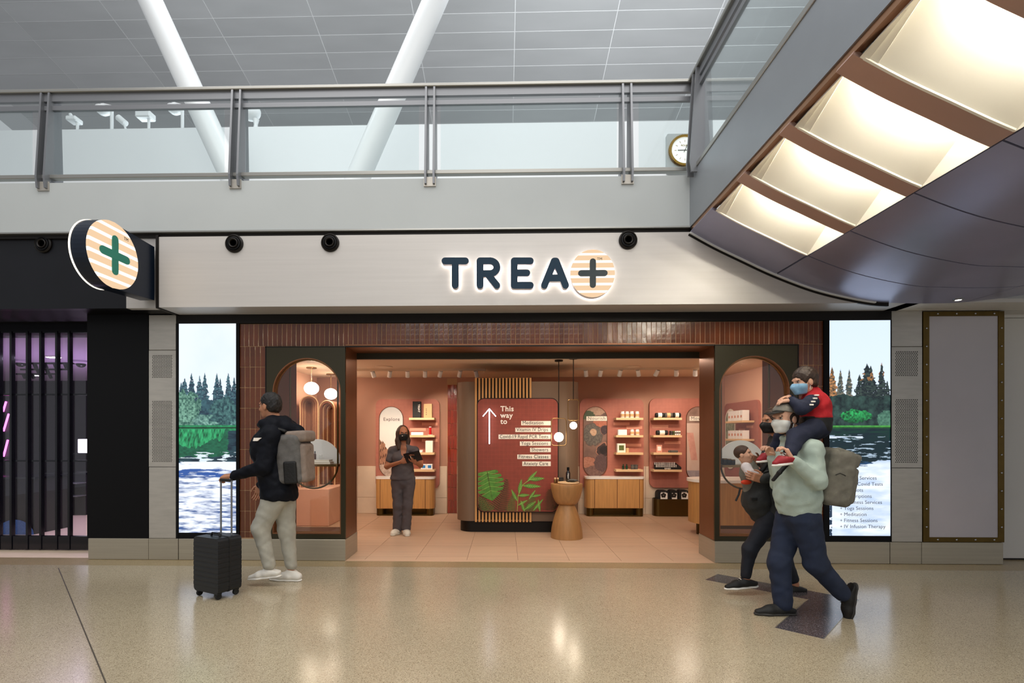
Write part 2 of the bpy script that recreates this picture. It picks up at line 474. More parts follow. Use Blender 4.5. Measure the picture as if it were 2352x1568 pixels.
# ---- floor
fl = empty('floor', (0, 0, 0), 'speckled beige polished terrazzo concourse floor', None, None, 'structure')
MB().box(-12, 12, -6, YS-.28, -.10, 0).build('terrazzo_field', 'terrazzo', fl)
MB().box(-12, 12, YS-.28, YS+.06, -.10, 0).build('border_strip', 'terrazzo_border', fl)
MB().box(-17, -3.2, YS+.06, 13, -.10, -.0005).build('neighbour_floor', 'stone', fl)
MB().box(4.6, 12, YS+.06, 8, -.10, -.0005).build('side_floor', 'terrazzo_border', fl)
inl = [ground(*p) for p in ((1620, 1331), (1648.5, 1318), (1972, 1377), (1892.5, 1467), (1780, 1441), (1856, 1376))]
mb = MB(); n = len(inl)
mb.prism([(p.x, p.y) for p in inl], -.02, .0012, axis='z'); mb.build('dark_inlay', 'terrazzo_dark', fl, label='dark grey terrazzo arrow inlay')
def strip(p, q, w, mt, nm, h=.0016):
    d = (q-p).normalized(); s = Vector((-d.y, d.x, 0))*w/2
    MB().prism([tuple((p+s)[:2]), tuple((q+s)[:2]), tuple((q-s)[:2]), tuple((p-s)[:2])], -.02, h, axis='z').build(nm, mt, fl)
strip(inl[2], inl[3], .006, 'joint_metal', 'divider_strip', .0018)
strip(inl[4], inl[5], .006, 'joint_metal', 'divider_strip', .0018)
strip(ground(134, 1304), ground(243, 1568)+(ground(243, 1568)-ground(134, 1304))*.5, .008, 'joint', 'floor_joint')

# ---- shop floor of square tiles
XL, XR = -3.53, 4.07
fs = empty('floor_shop', (0, 7.7, 0), 'pale pinkish square stone tiles of the shop floor', None, None, 'structure')
MB().box(XL-.3, XR+.4, YS+.06, YB+.1, -.10, -.004).build('grout_bed', 'shop_grout', fs)
MB().box(-1.85, 2.44, YS-.02, YS+.06, -.10, .0008).build('threshold', 'shop_tile', fs)
x0 = ground(952.5, 1288).x; y0 = ground(1070, 1278.2).y
tm = None
for i in range(-6, 8):
    for j in range(-1, 7):
        xa, xb = x0+i*.6+.002, x0+(i+1)*.6-.002; ya, yb = y0+j*.605+.002, y0+(j+1)*.605-.002
        if ya < YS+.06: ya = YS+.062
        xa = max(xa, XL-.25); xb = min(xb, XR+.3); yb = min(yb, YB)
        if xb-xa < .02 or yb-ya < .02: continue
        MB().box(xa, xb, ya, yb, -.02, 0).build('floor_tile', 'shop_tile', fs)

# ---- hall roof: long metal planks sloping down away from the viewer
rf = empty('ceiling', (0, 14, 10), 'brushed silver metal plank ceiling of the high hall', None, None, 'structure')
S = 2.4; z0 = F*S/240.0
h0 = 1.0*z0*(1000/F); sl = .199
def roofZ(Y): return H+h0-sl*(Y-z0)
xm = X_(1184, z0)
rows = [z0*(.947+.0388*k) for k in range(0, 13)]
for k in range(len(rows)-1):
    ya, yb = rows[k], rows[k+1]
    for i in range(-6, 6):
        xa, xb = xm+i*S, xm+(i+1)*S
        g = .012
        vs = []
        for (x, y) in ((xa+g, ya+g), (xb-g, ya+g), (xb-g, yb-g), (xa+g, yb-g)):
            vs.append((x, y, roofZ(y)))
        vs += [(x, y, z+.03) for x, y, z in vs]
        MB().add(vs, [(0, 1, 2, 3), (7, 6, 5, 4), (0, 4, 5, 1), (1, 5, 6, 2), (2, 6, 7, 3), (3, 7, 4, 0)]).build('roof_plank', 'roof_panel', rf)
ya, yb = rows[0], rows[-1]
vs = [(-15, ya, roofZ(ya)+.005), (15, ya, roofZ(ya)+.005), (15, yb, roofZ(yb)+.005), (-15, yb, roofZ(yb)+.005)]
vs += [(x, y, z+.05) for x, y, z in vs]
MB().add(vs, [(0, 1, 2, 3), (7, 6, 5, 4), (0, 4, 5, 1), (1, 5, 6, 2), (2, 6, 7, 3), (3, 7, 4, 0)]).build('roof_backing', 'roof_joint', rf)

# ---- slanted white tubular struts
def strut(u0, v0, u1, v1, Y, r, label):
    a = at(u0, v0, Y); b = at(u1, v1, Y); d = (b-a)
    a2 = a-d*.55; b2 = b+d*.35
    MB().tube([a2, b2], r, 28).build('roof_strut', 'white_paint', None, label, 'strut', 'roof struts')
strut(345, 0, 512, 363, 8.2, .185, 'white tubular roof strut leaning left, behind the left half of the balcony')
strut(1000, 0, 842, 363, 8.2, .185, 'white tubular roof strut leaning right, above the shop letters')

# ---- upper level: white parapet behind, floor slab, fascia
YP = 9.6
zt = Z_(800, 288, YP)
wb = empty('wall_parapet', (0, YP, 4.2), 'smooth white parapet wall on the upper level', None, None, 'structure')
MB().box(-13, 6.5, YP, YP+.3, 4.2, zt).build('parapet_body', 'white_paint', wb)
ZB0, ZB1 = 3.70, 4.28
XC = X_(1584, YF)          # corner where the balcony turns towards the viewer
MB().box(-13, XC+.2, YF+.10, YP+.3, ZB1-.45, ZB1-.06).build('floor_upper', 'slab', None, 'grey upper floor slab behind the balcony edge', None, None, 'structure')
MB().box(-13, XC+.02, YF, YF+.12, ZB0+.01, ZB1-.02).build('wall_balcony_edge', 'slab', None, 'plain white balcony edge above the black joint', None, None, 'structure')
MB().box(-13, 9, YF+.03, YF+.12, ZB0-.045, ZB0+.012).build('trim_1', 'near_black', None, 'thin black shadow joint below the balcony edge', None, None, 'structure')
MB().box(-13, XC, YF-.012, YF+.05, ZB0-.004, ZB0+.012).build('trim_2', 'rail_top', None, 'thin metal edge above the black joint', None, None, 'structure')

# ---- balcony railing along the shop front
br = empty('glass_railing', (-1.5, YF+.1, ZB1), 'long glass railing with metal posts on the balcony over the shop', 'railing')
YR = YF+.06
zr = [Z_(800, v, YR) for v in (202, 222, 236, 244, 400)]
xr1 = X_(1594, YR)
MB().box(-12, xr1+.03, YR-.05, YR+.05, zr[0]-.025, zr[0]+.012, .006).build('top_rail', 'rail_top', br)
MB().box(-12, xr1, YR-.02, YR+.02, zr[1]-.015, zr[0]-.025).build('rail_web', 'rail_metal', br)
MB().box(-12, xr1, YR-.018, YR+.018, zr[3]-.006, zr[2]+.004).build('middle_rail', 'rail_metal', br)
MB().box(-12, xr1, YR-.05, YR+.02, zr[4]-.03, zr[4]+.012, .004).build('bottom_rail', 'rail_top', br)
def post(u, gap=.045):
    x = X_(u, YR-.08)
    p = empty_part('post', br, (x, YR, ZB1))
    for s in (-1, 1):
        m2 = MB(); xa = x+s*gap-.011; xb = x+s*gap+.011
        prof = [(YR-.05, zr[0]-.03), (YR-.115, ZB1+.03), (YR-.10, ZB1-.09), (YR-.05, ZB1-.09), (YR-.03, ZB1+.02), (YR+.13, ZB1+.02), (YR+.10, zr[0]-.03)]
        m2.prism(prof, xa, xb, axis='x'); m2.build('blade', 'rail_metal', p)
    MB().box(x-gap-.02, x+gap+.02, YF-.014, YF, ZB1-.11, ZB1-.01).build('base_plate', 'steel', p)
def empty_part(name, parent, loc):
    o = bpy.data.objects.new(name, None); COL.objects.link(o); o.parent = parent; o.location = Vector(loc)-OFF[parent]; OFF[o] = Vector(loc); return o
pu = [97, 539, 987, 1442]
du = pu[1]-pu[0]
for u in [pu[0]-455]+pu: post(u)
xs = [X_(u, YR) for u in [pu[0]-455]+pu]+[xr1+.08]
for a, b in zip(xs[:-1], xs[1:]):
    MB().box(a+.12, b-.12 if b != xs[-1] else b-.1, YR+.0, YR+.012, zr[4], zr[3]-.005).build('glass_pane', 'glass', br)

# ---- balcony arm that runs towards the viewer on the right
YN = -1.5
MB().box(XC-.0, XC+.10, YN, YF+.1, ZB0+.0, ZB1-.03).build('wall_bridge_edge', 'canopy_fascia', None, 'smooth grey metal bridge edge slanting up to the right', None, None, 'structure')
MB().box(XC+.10, 9, YN, YF+.1, ZB1-.30, ZB1-.10).build('floor_bridge', 'slab', None, 'underside slab of the bridge over the concourse', None, None, 'structure')
sr = empty('side_railing', (XC, 3, ZB1), 'glass railing on the bridge edge at upper right', 'railing')
xs_ = XC+.04
MB().box(xs_-.05, xs_+.05, YN, YR-.052, zr[0]-.025, zr[0]+.012, .006).build('top_rail', 'rail_top', sr)
MB().box(xs_-.018, xs_+.018, YN, YR-.025, zr[1]-.015, zr[0]-.025).build('rail_web', 'rail_metal', sr)
MB().box(xs_-.018, xs_+.018, YN, YR-.025, zr[3]-.006, zr[2]+.004).build('middle_rail', 'rail_metal', sr)
MB().box(xs_-.05, xs_+.01, YN, YF+.0, ZB1-.035, ZB1+.012, .004).build('bottom_rail', 'rail_top', sr)
MB().box(xs_-.006, xs_+.006, 1.5, 5.25, zr[4], zr[3]-.005).build('glass_pane', 'glass', sr)
MB().box(xs_-.006, xs_+.006, YN, 1.35, zr[4], zr[3]-.005).build('glass_pane', 'glass', sr)
for yy in (5.42, 1.42):
    for s in (-1, 1):
        prof = [(xs_-.05, zr[0]-.03), (xs_-.115, ZB1+.03), (xs_-.10, ZB1-.09), (xs_-.04, ZB1-.09), (xs_+.13, ZB1+.02), (xs_+.10, zr[0]-.03)]
        m2 = MB(); m2.prism(prof, yy+s*.05-.011, yy+s*.05+.011, axis='y'); m2.build('post_blade', 'rail_metal', sr)

# ---- barrel shaped underside of the bridge with light coves
prof = [(1584, 534), (1640, 565), (1698, 593), (1780, 631), (1881, 668), (1992, 692), (2060, 696), (2130, 697), (2215, 694), (2352, 677), (2480, 648), (2600, 600), (2680, 545)]
PP = [at(u, v, YF) for u, v in prof]
def catmull(P, t):
    n = len(P)-1; i = min(int(t), n-1); f = t-i
    p0, p1, p2, p3 = P[max(i-1, 0)], P[i], P[i+1], P[min(i+2, n)]
    return ((p1*2)+(p2-p0)*f+(p0*2-p1*5+p2*4-p3)*f*f+(p1*3-p0-p2*3+p3)*f**3)*.5
def prf(t):
    p = catmull(PP, t); q = catmull(PP, min(t+.01, 12)); r = catmull(PP, max(t-.01, 0)); d = (q-r); nrm = Vector((-d.z, 0, d.x)).normalized()
    if nrm.z > 0: nrm = -nrm
    return p, nrm
TS = 3.0
def shell(t0, t1, ya, yb, th, n, nm, mt, par, lift=0.0, kind=None, label=None):
    m2 = MB(); vs = []; fs = []
    for i in range(n+1):
        p, nr = prf(t0+(t1-t0)*i/n)
        lo = p-nr*lift; hi = p-nr*(lift+th)
        vs += [(lo.x, ya, lo.z), (lo.x, yb, lo.z), (hi.x, ya, hi.z), (hi.x, yb, hi.z)]
    for i in range(n):
        a = i*4; b = a+4
        fs += [(a, b, b+1, a+1), (a+2, a+3, b+3, b+2), (a, a+2, b+2, b), (a+1, b+1, b+3, a+3)]
    fs += [(0, 1, 3, 2), (n*4, n*4+2, n*4+3, n*4+1)]
    m2.add(vs, [f for f in fs], True)
    o = m2.build(nm, mt, par, label=label)
    # flat shading for the thin rims
    return o
cn = empty('ceiling_bridge', (3.5, 3, 3), 'curved grey metal underside of the bridge with glowing light coves', None, None, 'structure')
YJ = [YF, 4.99, 4.39, 3.715, 3.065, 2.385, 1.705, 1.025, .345, -.335, -1.0]
for a, b in zip(YJ[:-1], YJ[1:]):
    shell(TS+.02, 8.0, b+.007, a-.007, .025, 26, 'soffit_panel', 'canopy_metal', cn)
    shell(8.02, 12.0, b+.007, a-.007, .025, 16, 'soffit_panel', 'canopy_metal', cn)
shell(0, 12, -1.0, YF+.03, .02, 50, 'soffit_backing', 'near_black', cn, lift=.30) if False else None
shell(0.0, TS-.02, 5.0, YF-.004, .025, 16, 'end_panel', 'canopy_metal', cn)
coves = [(5.0, 4.46), (4.32, 3.78), (3.65, 3.14), (2.99, 2.46), (2.31, 1.78), (1.63, 1.10)]
for i, (a, b) in enumerate(coves):
    c = empty_part('light_cove', cn, (2.5, (a+b)/2, 3.3))
    # white sheet that rises from the far lip towards the viewer, folded down at the left end; near wall; right end
    n = 16; lo = []; of = []
    for k in range(n+1):
        t = .22+(TS-.22)*k/n
        p, nr = prf(t); lo.append(p); of.append(.30*min(1, k/3))
    vs = []; fs = []
    for k in range(n+1):
        vs += [(lo[k].x, a, lo[k].z+.002), (lo[k].x, b, lo[k].z+of[k]+.002), (lo[k].x, b, lo[k].z)]
    for k in range(n):
        q = k*3; r = q+3
        fs += [(q, r, r+1, q+1), (q+1, r+1, r+2, q+2)]
    m2 = MB(); m2.add(vs, fs, False); e = n*3
    m2.add([vs[e], vs[e+1], vs[e+2]], [(0, 1, 2)])
    m2.build('recess', 'cove_white', c)
    # lamp tube behind the near lip
    pts = [Vector((lo[k].x, b+.03, lo[k].z+.17)) for k in range(5, n)]
    MB().tube(pts, .012, 8).build('lamp_tube', 'cove_lamp', c)
    if i < len(coves)-1:
        shell(0.0, TS, coves[i+1][0], b, .03, 16, 'cove_rib', 'rib_bronze', cn)
    # slim pale edge strip on the far lip
    shell(0.3, TS-.02, a-.016, a, .03, 16, 'cove_edge', 'cove_white', cn, lift=-.002)
MB().box(XC+.012, XC+.06, YN, YF-.02, ZB0-.045, ZB0-.002).build('bronze_lip', 'bronze_lip', cn)
# curved dark joint against the sign fascia and pale shadow bead
shell(0, 5.7, YF-.004, YF+.02, .05, 40, 'edge_joint', 'near_black', cn, lift=-.035)
shell(0, 5.2, YF-.03, YF-.002, .02, 40, 'edge_bead', 'white_paint', cn, lift=-.012)
# recessed spotlight in the soffit
d = at(2201, 680, YF-.18)
p, nr = min((prf(5+.02*q) for q in range(200)), key=lambda w_: abs(w_[0].x-d.x)); p = p.copy(); p.z -= .004
dl = empty('recessed_spotlight', (d.x, d.y, p.z), 'small round recessed spotlight in the curved soffit', 'spotlight')
MB().lathe([(.045, .012), (.045, -.006), (.030, -.008), (.028, .004)], (d.x, d.y, p.z-.002), 28).build('trim_ring', 'rail_top', dl)
MB().lathe([(.001, -.006), (.026, -.006), (.026, -.002), (.001, -.002)], (d.x, d.y, p.z), 24).build('lens', 'lamp_white', dl)

# ---- things on the upper parapet
def upp(u, v): return at(u, v, YP-.02)
def fixture_dome(u, v, u2, label):
    c = at(u, v, YP+.1); b = at(u2, 288, YP+.1); b.z = zt
    o = empty('dome_speaker', (b.x, b.y, zt), label, 'speaker')
    MB().lathe([(.01, .06), (.07, .055), (.125, .02), (.13, 0), (.11, -.07), (.06, -.11), (.01, -.12)], c, 24).build('dome', 'white_paint', o)
    top = Vector((b.x, b.y, c.z+.05))
    MB().tube([b, top, Vector((c.x, c.y, c.z+.08))], .03, 10).build('pole', 'white_paint', o)
    MB().tube([Vector((c.x, c.y, c.z+.08)), Vector((c.x-.09, c.y, c.z+.2))], .028, 10).build('arm', 'white_paint', o)
fixture_dome(237, 250, 257, 'white dome speaker on a pole on the parapet, left of the strut')
fixture_dome(401, 248, 419, 'white dome speaker on a pole touching the left strut')
def projector(u, v, label, big=1.0):
    c = at(u, v, YP+.1)
    o = empty('floodlight', (c.x, c.y, zt), label, 'light')
    MB().box(c.x-.16*big, c.x+.13*big, c.y-.1, c.y+.1, c.z-.07*big, c.z+.06*big, .02).build('housing', 'white_paint', o)
    MB().tube([(c.x+.05, c.y, zt), (c.x+.05, c.y, c.z)], .025, 8).build('stem', 'white_paint', o)
    MB().tube([(c.x-.05, c.y, c.z+.03), (c.x-.09, c.y, c.z+.12)], .03, 8).build('knob', 'white_paint', o)
projector(336, 266, 'white boxy floodlight on the parapet between the two pole speakers')
projector(172, 276, 'small white floodlight at the far left end of the parapet', .7)
c = at(272, 270, YP+.1)
o = empty('spot_tube', (c.x, c.y, zt), 'short white tube spotlight on the parapet', 'light')
MB().tube([c, c+Vector((.14, 0, -.12))], .06, 14).build('barrel', 'white_paint', o)
MB().tube([c+Vector((.1, 0, -.1)), Vector((c.x+.16, c.y, zt))], .02, 8).build('stem', 'white_paint', o)
c = at(577, 258, YP+.1)
o = empty('dish_lamp', (c.x, c.y, zt), 'large white dish lamp on the parapet right of the second post', 'light')
MB().sphere(c, .19, 24, 14, (.95, .7, .85)).build('dish', 'white_paint', o)
MB().lathe([(.05, 0), (.035, .10), (.06, .2)], (c.x+.09, c.y, zt), 14).build('foot', 'white_paint', o)
# clock hanging on the parapet
c = at(1573, 345, YP-.10)
ck = empty('wall_clock', c, 'round white wall clock with fluted gold rim on a grey panel', 'clock')
MB().prism(rrect(c.x-.32, c.x+.32, c.z-.40, c.z+.33, .04), YP-.06, YP-.001).build('backing_panel', 'slab', ck)
rr = .275
pts = [(c.x+(rr+(.018 if k % 2 else .0))*math.cos(2*math.pi*k/120), c.z+(rr+(.018 if k % 2 else 0))*math.sin(2*math.pi*k/120)) for k in range(120)]
inn = [(c.x+(rr-.03)*math.cos(2*math.pi*k/120), c.z+(rr-.03)*math.sin(2*math.pi*k/120)) for k in range(120)]
MB().ring(pts, inn, YP-.12, YP-.06).build('fluted_rim', 'gold', ck)
MB().lathe([(.001, 0), (rr-.03, 0), (rr-.03, .03), (.001, .03)], (c.x, YP-.10, c.z), 40, 'y').build('dial', 'clock_face', ck)
def hand_(a, l, w, nm):
    d = Vector((math.sin(a), 0, math.cos(a))); s = Vector((d.z, 0, -d.x))*w; p = Vector((c.x, 0, c.z)); q = p+d*l; p2 = p-d*.04
    MB().prism([((p2+s).x, (p2+s).z), ((p2-s).x, (p2-s).z), ((q-s).x, (q-s).z), ((q+s).x, (q+s).z)], YP-.108, YP-.104).build(nm, 'ink', ck)
hand_(math.radians(25), .17, .005, 'minute_hand'); hand_(math.radians(270), .13, .006, 'hour_hand')
for k in range(12):
    a = math.radians(30*k); d = Vector((math.sin(a), 0, math.cos(a))); s = Vector((d.z, 0, -d.x))*.003; p = Vector((c.x, 0, c.z))+d*.15; q = p+d*.04
    MB().prism([((p+s).x, (p+s).z), ((p-s).x, (p-s).z), ((q-s).x, (q-s).z), ((q+s).x, (q+s).z)], YP-.104, YP-.1005).build('hour_mark', 'gold', ck)
lettering('ROLEX', (c.x, YP-.1008, c.z+.075), .045, 'gold', ck, 'CENTER', .001)
# ================================================================== THE SHOP FRONT
ZSO = 2.872                       # soffit height
XF0 = X_(365, YF); XF1 = X_(2096, YS)   # ends of the sign fascia
YT = YS+.02                       # face of the tiled wall
MB().box(XF0, 4.45, YF, YF+.08, ZSO, ZB0-.05).build('wall_sign_fascia', 'fascia', None, 'pale brushed sign fascia behind the lit letters', None, None, 'structure')
MB().box(XF0, 4.45, YF+.08, YS+.1, ZSO, ZSO+.05).build('ceiling_soffit', 'fascia', None, 'pale soffit under the sign fascia', None, None, 'structure')
# black edging of the fascia on its left end
mb = MB(); mb.box(XF0-.03, XF0, YF-.008, YS+.05, ZSO-.012, ZB0-.03); mb.box(XF0-.03, XF0+.0, YF-.01, YF, ZSO, ZB0-.04)
mb.build('trim_3', 'near_black', None, 'black edging at the left end of the sign fascia', None, None, 'structure')
# dark header between soffit and tiles, wall that carries the tiles
XS0, XS1 = X_(405, YS), X_(2047, YS)
ZT1 = Z_(1160, 741, YT); ZT0 = Z_(1160, 793, YT)       # top tile band
MB().box(XS0, XS1, YS, YS+.3, ZT1+.006, ZSO-.001).build('trim_4', 'near_black', None, 'dark bronze header band above the tiles', None, None, 'structure')

wf = empty('wall_front', (0.3, YT, 0), 'glossy red-brown ceramic tile wall around the shop entrance', None, None, 'structure')
XT0, XT1 = X_(551, YT), X_(1891, YT)
XPL0, XPL1 = X_(611, YS), X_(793, YS)        # left window pillar
XPR0, XPR1 = X_(1642, YS), X_(1833, YS)      # right window pillar
zb = .247
def grout(x0, x1, z0, z1): MB().box(x0, x1, YT-.0005, YT+.16, z0, z1).build('grout_bed', 'grout', wf)
grout(XT0, XT1, ZT0, ZT1); grout(XT0, XPL0, zb, ZT0); grout(XPR1, XT1, zb, ZT0)
PW, PH = .0559, .2413
def tilefield(x0, x1, z1, z0, rowh):
    nx = max(1, round((x1-x0)/PW)); pw = (x1-x0)/nx
    z = z1
    first = True
    while z > z0+.01:
        hgt = min(rowh, z-z0)
        me = MB().box(-pw/2+.0026, pw/2-.0026, -.006, .006, -hgt/2+.0026, hgt/2-.0026, .0015).mesh('tile'); me.materials.append(M['tile'])
        for i in range(nx):
            o = piece('tile', me, wf, (x0+pw*(i+.5), YT+.002+random.uniform(-.0012, .0012), z-hgt/2), (random.uniform(-.012, .012), 0, random.uniform(-.02, .02)))
        z -= rowh
tilefield(XT0, XT1, ZT1, ZT0, ZT1-ZT0)
tilefield(XT0, XPL0-.012, ZT0, zb+.01, PH)
tilefield(XPR1+.012, XT1, ZT0, zb+.01, PH)

# ---- steel skirting
sk = empty('baseboard_front', (0, YS, 0), 'brushed steel skirting panels along the shop front', None, None, 'structure')
def skirt(u0, u1, ztop=zb, y0=YS-.015, y1=YS+.12):
    a, b = X_(u0, y0), X_(u1, y0)
    MB().box(a+.0015, b-.0015, y0, y1, 0.002, ztop, .003).build('skirting_panel', 'steel_base', sk)
skirt(202, 341); skirt(341, 409); skirt(410, 793); skirt(1642, 2044); skirt(2045, 2117); skirt(2117.5, 2305)
# skirting on the jambs
YJB = 6.40
MB().box(XPL1-.002, XPL1+.006, YS-.013, YJB, .002, zb).build('skirting_return', 'steel_base', sk)
MB().box(XPR0-.006, XPR0+.002, YS-.013, YJB, .002, zb).build('skirting_return', 'steel_base', sk)

# ---- steel pilasters with perforated panels
def perforated(x0, x1, z0, z1, y, nx, par):
    """plate with real round holes, hexagonal layout"""
    pw = (x1-x0)/nx; nz = int(round((z1-z0)/(pw*.88))); ph = (z1-z0)/nz
    vs = []; fs = []; r = pw*.30
    def cell(cx, cz, sh):
        n0 = len(vs); q = [(cx-pw/2, cz-ph/2), (cx, cz-ph/2), (cx+pw/2, cz-ph/2), (cx+pw/2, cz), (cx+pw/2, cz+ph/2), (cx, cz+ph/2), (cx-pw/2, cz+ph/2), (cx-pw/2, cz)]
        for a in q: vs.append((a[0], y, a[1]))
        for k in range(8):
            t = math.radians(-135+45*k); vs.append((cx+sh+r*math.cos(t), y, cz+r*math.sin(t)))
        for k in range(8):
            l = (k+1) % 8; fs.append((n0+k, n0+l, n0+8+l, n0+8+k))
    for j in range(nz):
        for i in range(nx):
            cell(x0+pw*(i+.5), z0+ph*(j+.5), pw*(.17 if j % 2 else -.17))
    raw('perforation', np.array(vs), np.array(fs), 'steel', par, smooth=False, kind='stuff')
def pilaster(u0, u1, vt, vj1, vg, vj2, name, label):
    o = empty(name, ((X_(u0, YS)+X_(u1, YS))/2, YS, zb), label, 'pilaster')
    a, b = X_(u0, YS)+.003, X_(u1, YS)-.003
    um = (u0+u1)/2
    zz = [Z_(um, v, YS) for v in (vt, vj1, vj2)]
    MB().box(a, b, YS-.004, YS+.08, zz[1]+.003, ZSO-.003, .002).build('upper_panel', 'steel', o)
    MB().box(a, b, YS-.004, YS+.08, zb+.004, zz[2]-.003, .002).build('lower_panel', 'steel', o)
    # middle panel: frame pieces around two perforated fields
    hx0, hx1 = a+(b-a)*.12, b-(b-a)*.14
    gz = [Z_(um, v, YS) for v in vg]      # top field top/bottom, low field top/bottom
    m2 = MB()
    for (x0, x1, z0, z1) in ((a, hx0, zz[2]+.003, zz[1]-.003), (hx1, b, zz[2]+.003, zz[1]-.003), (hx0, hx1, gz[0], zz[1]-.003), (hx0, hx1, gz[2], gz[1]), (hx0, hx1, zz[2]+.003, gz[3])):
        m2.box(x0, x1, YS-.004, YS-.001, z0, z1)
    m2.build('middle_panel', 'steel', o)
    MB().box(hx0-.01, hx1+.01, YS+.01, YS+.03, gz[3]-.01, gz[0]+.01).build('grille_backing', 'black', o)
    perforated(hx0, hx1, gz[1], gz[0], YS-.003, 12, o); perforated(hx0, hx1, gz[3], gz[2], YS-.003, 12, o)
pilaster(342, 405, 725, 804, (815, 868, 920, 1061), 1072, 'steel_pilaster', 'steel pilaster with perforated grilles left of the left screen')
pilaster(2047, 2118, 716, 796, (806, 864, 916, 1063), 1074, 'steel_pilaster', 'steel pilaster with perforated grilles right of the right screen')
MB().box(X_(340, YS), X_(408, YS), YS+.085, YS+.2, .0, ZSO-.0005).build('wall_core', 'near_black', None, 'dark wall core behind the left pilaster', None, None, 'structure')
MB().box(X_(2044, YS), X_(2120, YS), YS+.085, YS+.2, .0, ZSO).build('wall_core', 'near_black', None, 'dark wall core behind the right pilaster', None, None, 'structure')

# ---- tall picture screens
def vnoise(x, y, seed=0):
    """tiling-free value noise, vectorised"""
    xi = np.floor(x).astype(np.int64); yi = np.floor(y).astype(np.int64); fx = x-xi; fy = y-yi
    fx = fx*fx*(3-2*fx); fy = fy*fy*(3-2*fy)
    def hsh(a, b):
        n = (a*374761393+b*668265263+seed*974634541) & 0x7fffffff
        n = (n ^ (n >> 13))*1274126177 & 0x7fffffff
        return ((n ^ (n >> 16)) & 0xffff)/65535.0
    return (hsh(xi, yi)*(1-fx)+hsh(xi+1, yi)*fx)*(1-fy)+(hsh(xi, yi+1)*(1-fx)+hsh(xi+1, yi+1)*fx)*fy
def fbm(x, y, seed=0, o=4):
    s = 0; a = .5; t = 0
    for k in range(o): s = s+a*vnoise(x*2**k, y*2**k, seed+k); t += a; a *= .5
    return s/t
def lerp(a, b, t): return a+(b-a)*t[..., None]
def sm(a, b, x): t = np.clip((x-a)/(b-a), 0, 1); return t*t*(3-2*t)
def gridprint(name, x0, x1, z0, z1, y, nx, nz, fn, mt, parent, shape=None, ycurve=None):
    """flat printed sheet: a fine grid whose colours are computed by fn(s, t) with s,t in 0..1 (t up)"""
    s = (np.arange(nx)+.5)/nx; t = (np.arange(nz)+.5)/nz; Sg, Tg = np.meshgrid(s, t, indexing='ij')
    C = 0
    for (ds, dt) in ((-.25, -.25), (.25, -.25), (-.25, .25), (.25, .25)): C = C+fn(Sg+ds/nx, Tg+dt/nz)*.25      # four samples per dot
    xv = np.linspace(x0, x1, nx+1); zv = np.linspace(z0, z1, nz+1); XX, ZZ = np.meshgrid(xv, zv, indexing='ij')
    V = np.stack([XX.ravel(), np.full(XX.size, y), ZZ.ravel()], 1)
    ii, jj = np.meshgrid(np.arange(nx), np.arange(nz), indexing='ij')
    q = np.stack([ii*(nz+1)+jj, (ii+1)*(nz+1)+jj, (ii+1)*(nz+1)+jj+1, ii*(nz+1)+jj+1], -1).reshape(-1, 4)
    Cq = C.reshape(-1, 3)
    if shape is not None:
        k = shape(x0+(x1-x0)*Sg.ravel(), z0+(z1-z0)*Tg.ravel()); q = q[k]; Cq = Cq[k]
        if shape is not None:
            pass
    o = raw(name, V, q, mt, parent, smooth=False)
    me = o.data; at_ = me.color_attributes.new('print', 'FLOAT_COLOR', 'CORNER')
    cc = np.ones((len(q), 4, 4), np.float32); cc[:, :, :3] = np.clip(Cq, 0, 4)[:, None, :]
    at_.data.foreach_set('color', cc.ravel())
    return o
def A(h): return np.array(hexc(h))
def conifer(img, s, t, cx, base, top, wid, col, col2, seed, asp):
    """ragged fir silhouette"""
    h = (t-base)/(top-base)
    jag = .55+.45*vnoise(t*170+seed, np.full_like(t, seed*1.7), seed)
    jag2 = .45+.75*vnoise(t*150+seed*3.1, np.where(s > cx, 3.0, 8.0), seed+9)
    halfw = wid*np.clip(1-h, 0, 1)**.85*(jag*.4+jag2*.7)*(.75+.6*vnoise(s*60, t*120, seed+3))
    inside = (h > 0) & (h < 1) & (np.abs(s-cx) < halfw)
    n = fbm(s*90*asp+seed, t*190, seed, 5)
    k = inside & (n > .22)
    c = lerp(col, col2, np.clip((n-.38)*2.6, 0, 1)*np.ones_like(s))
    img[k] = c[k]
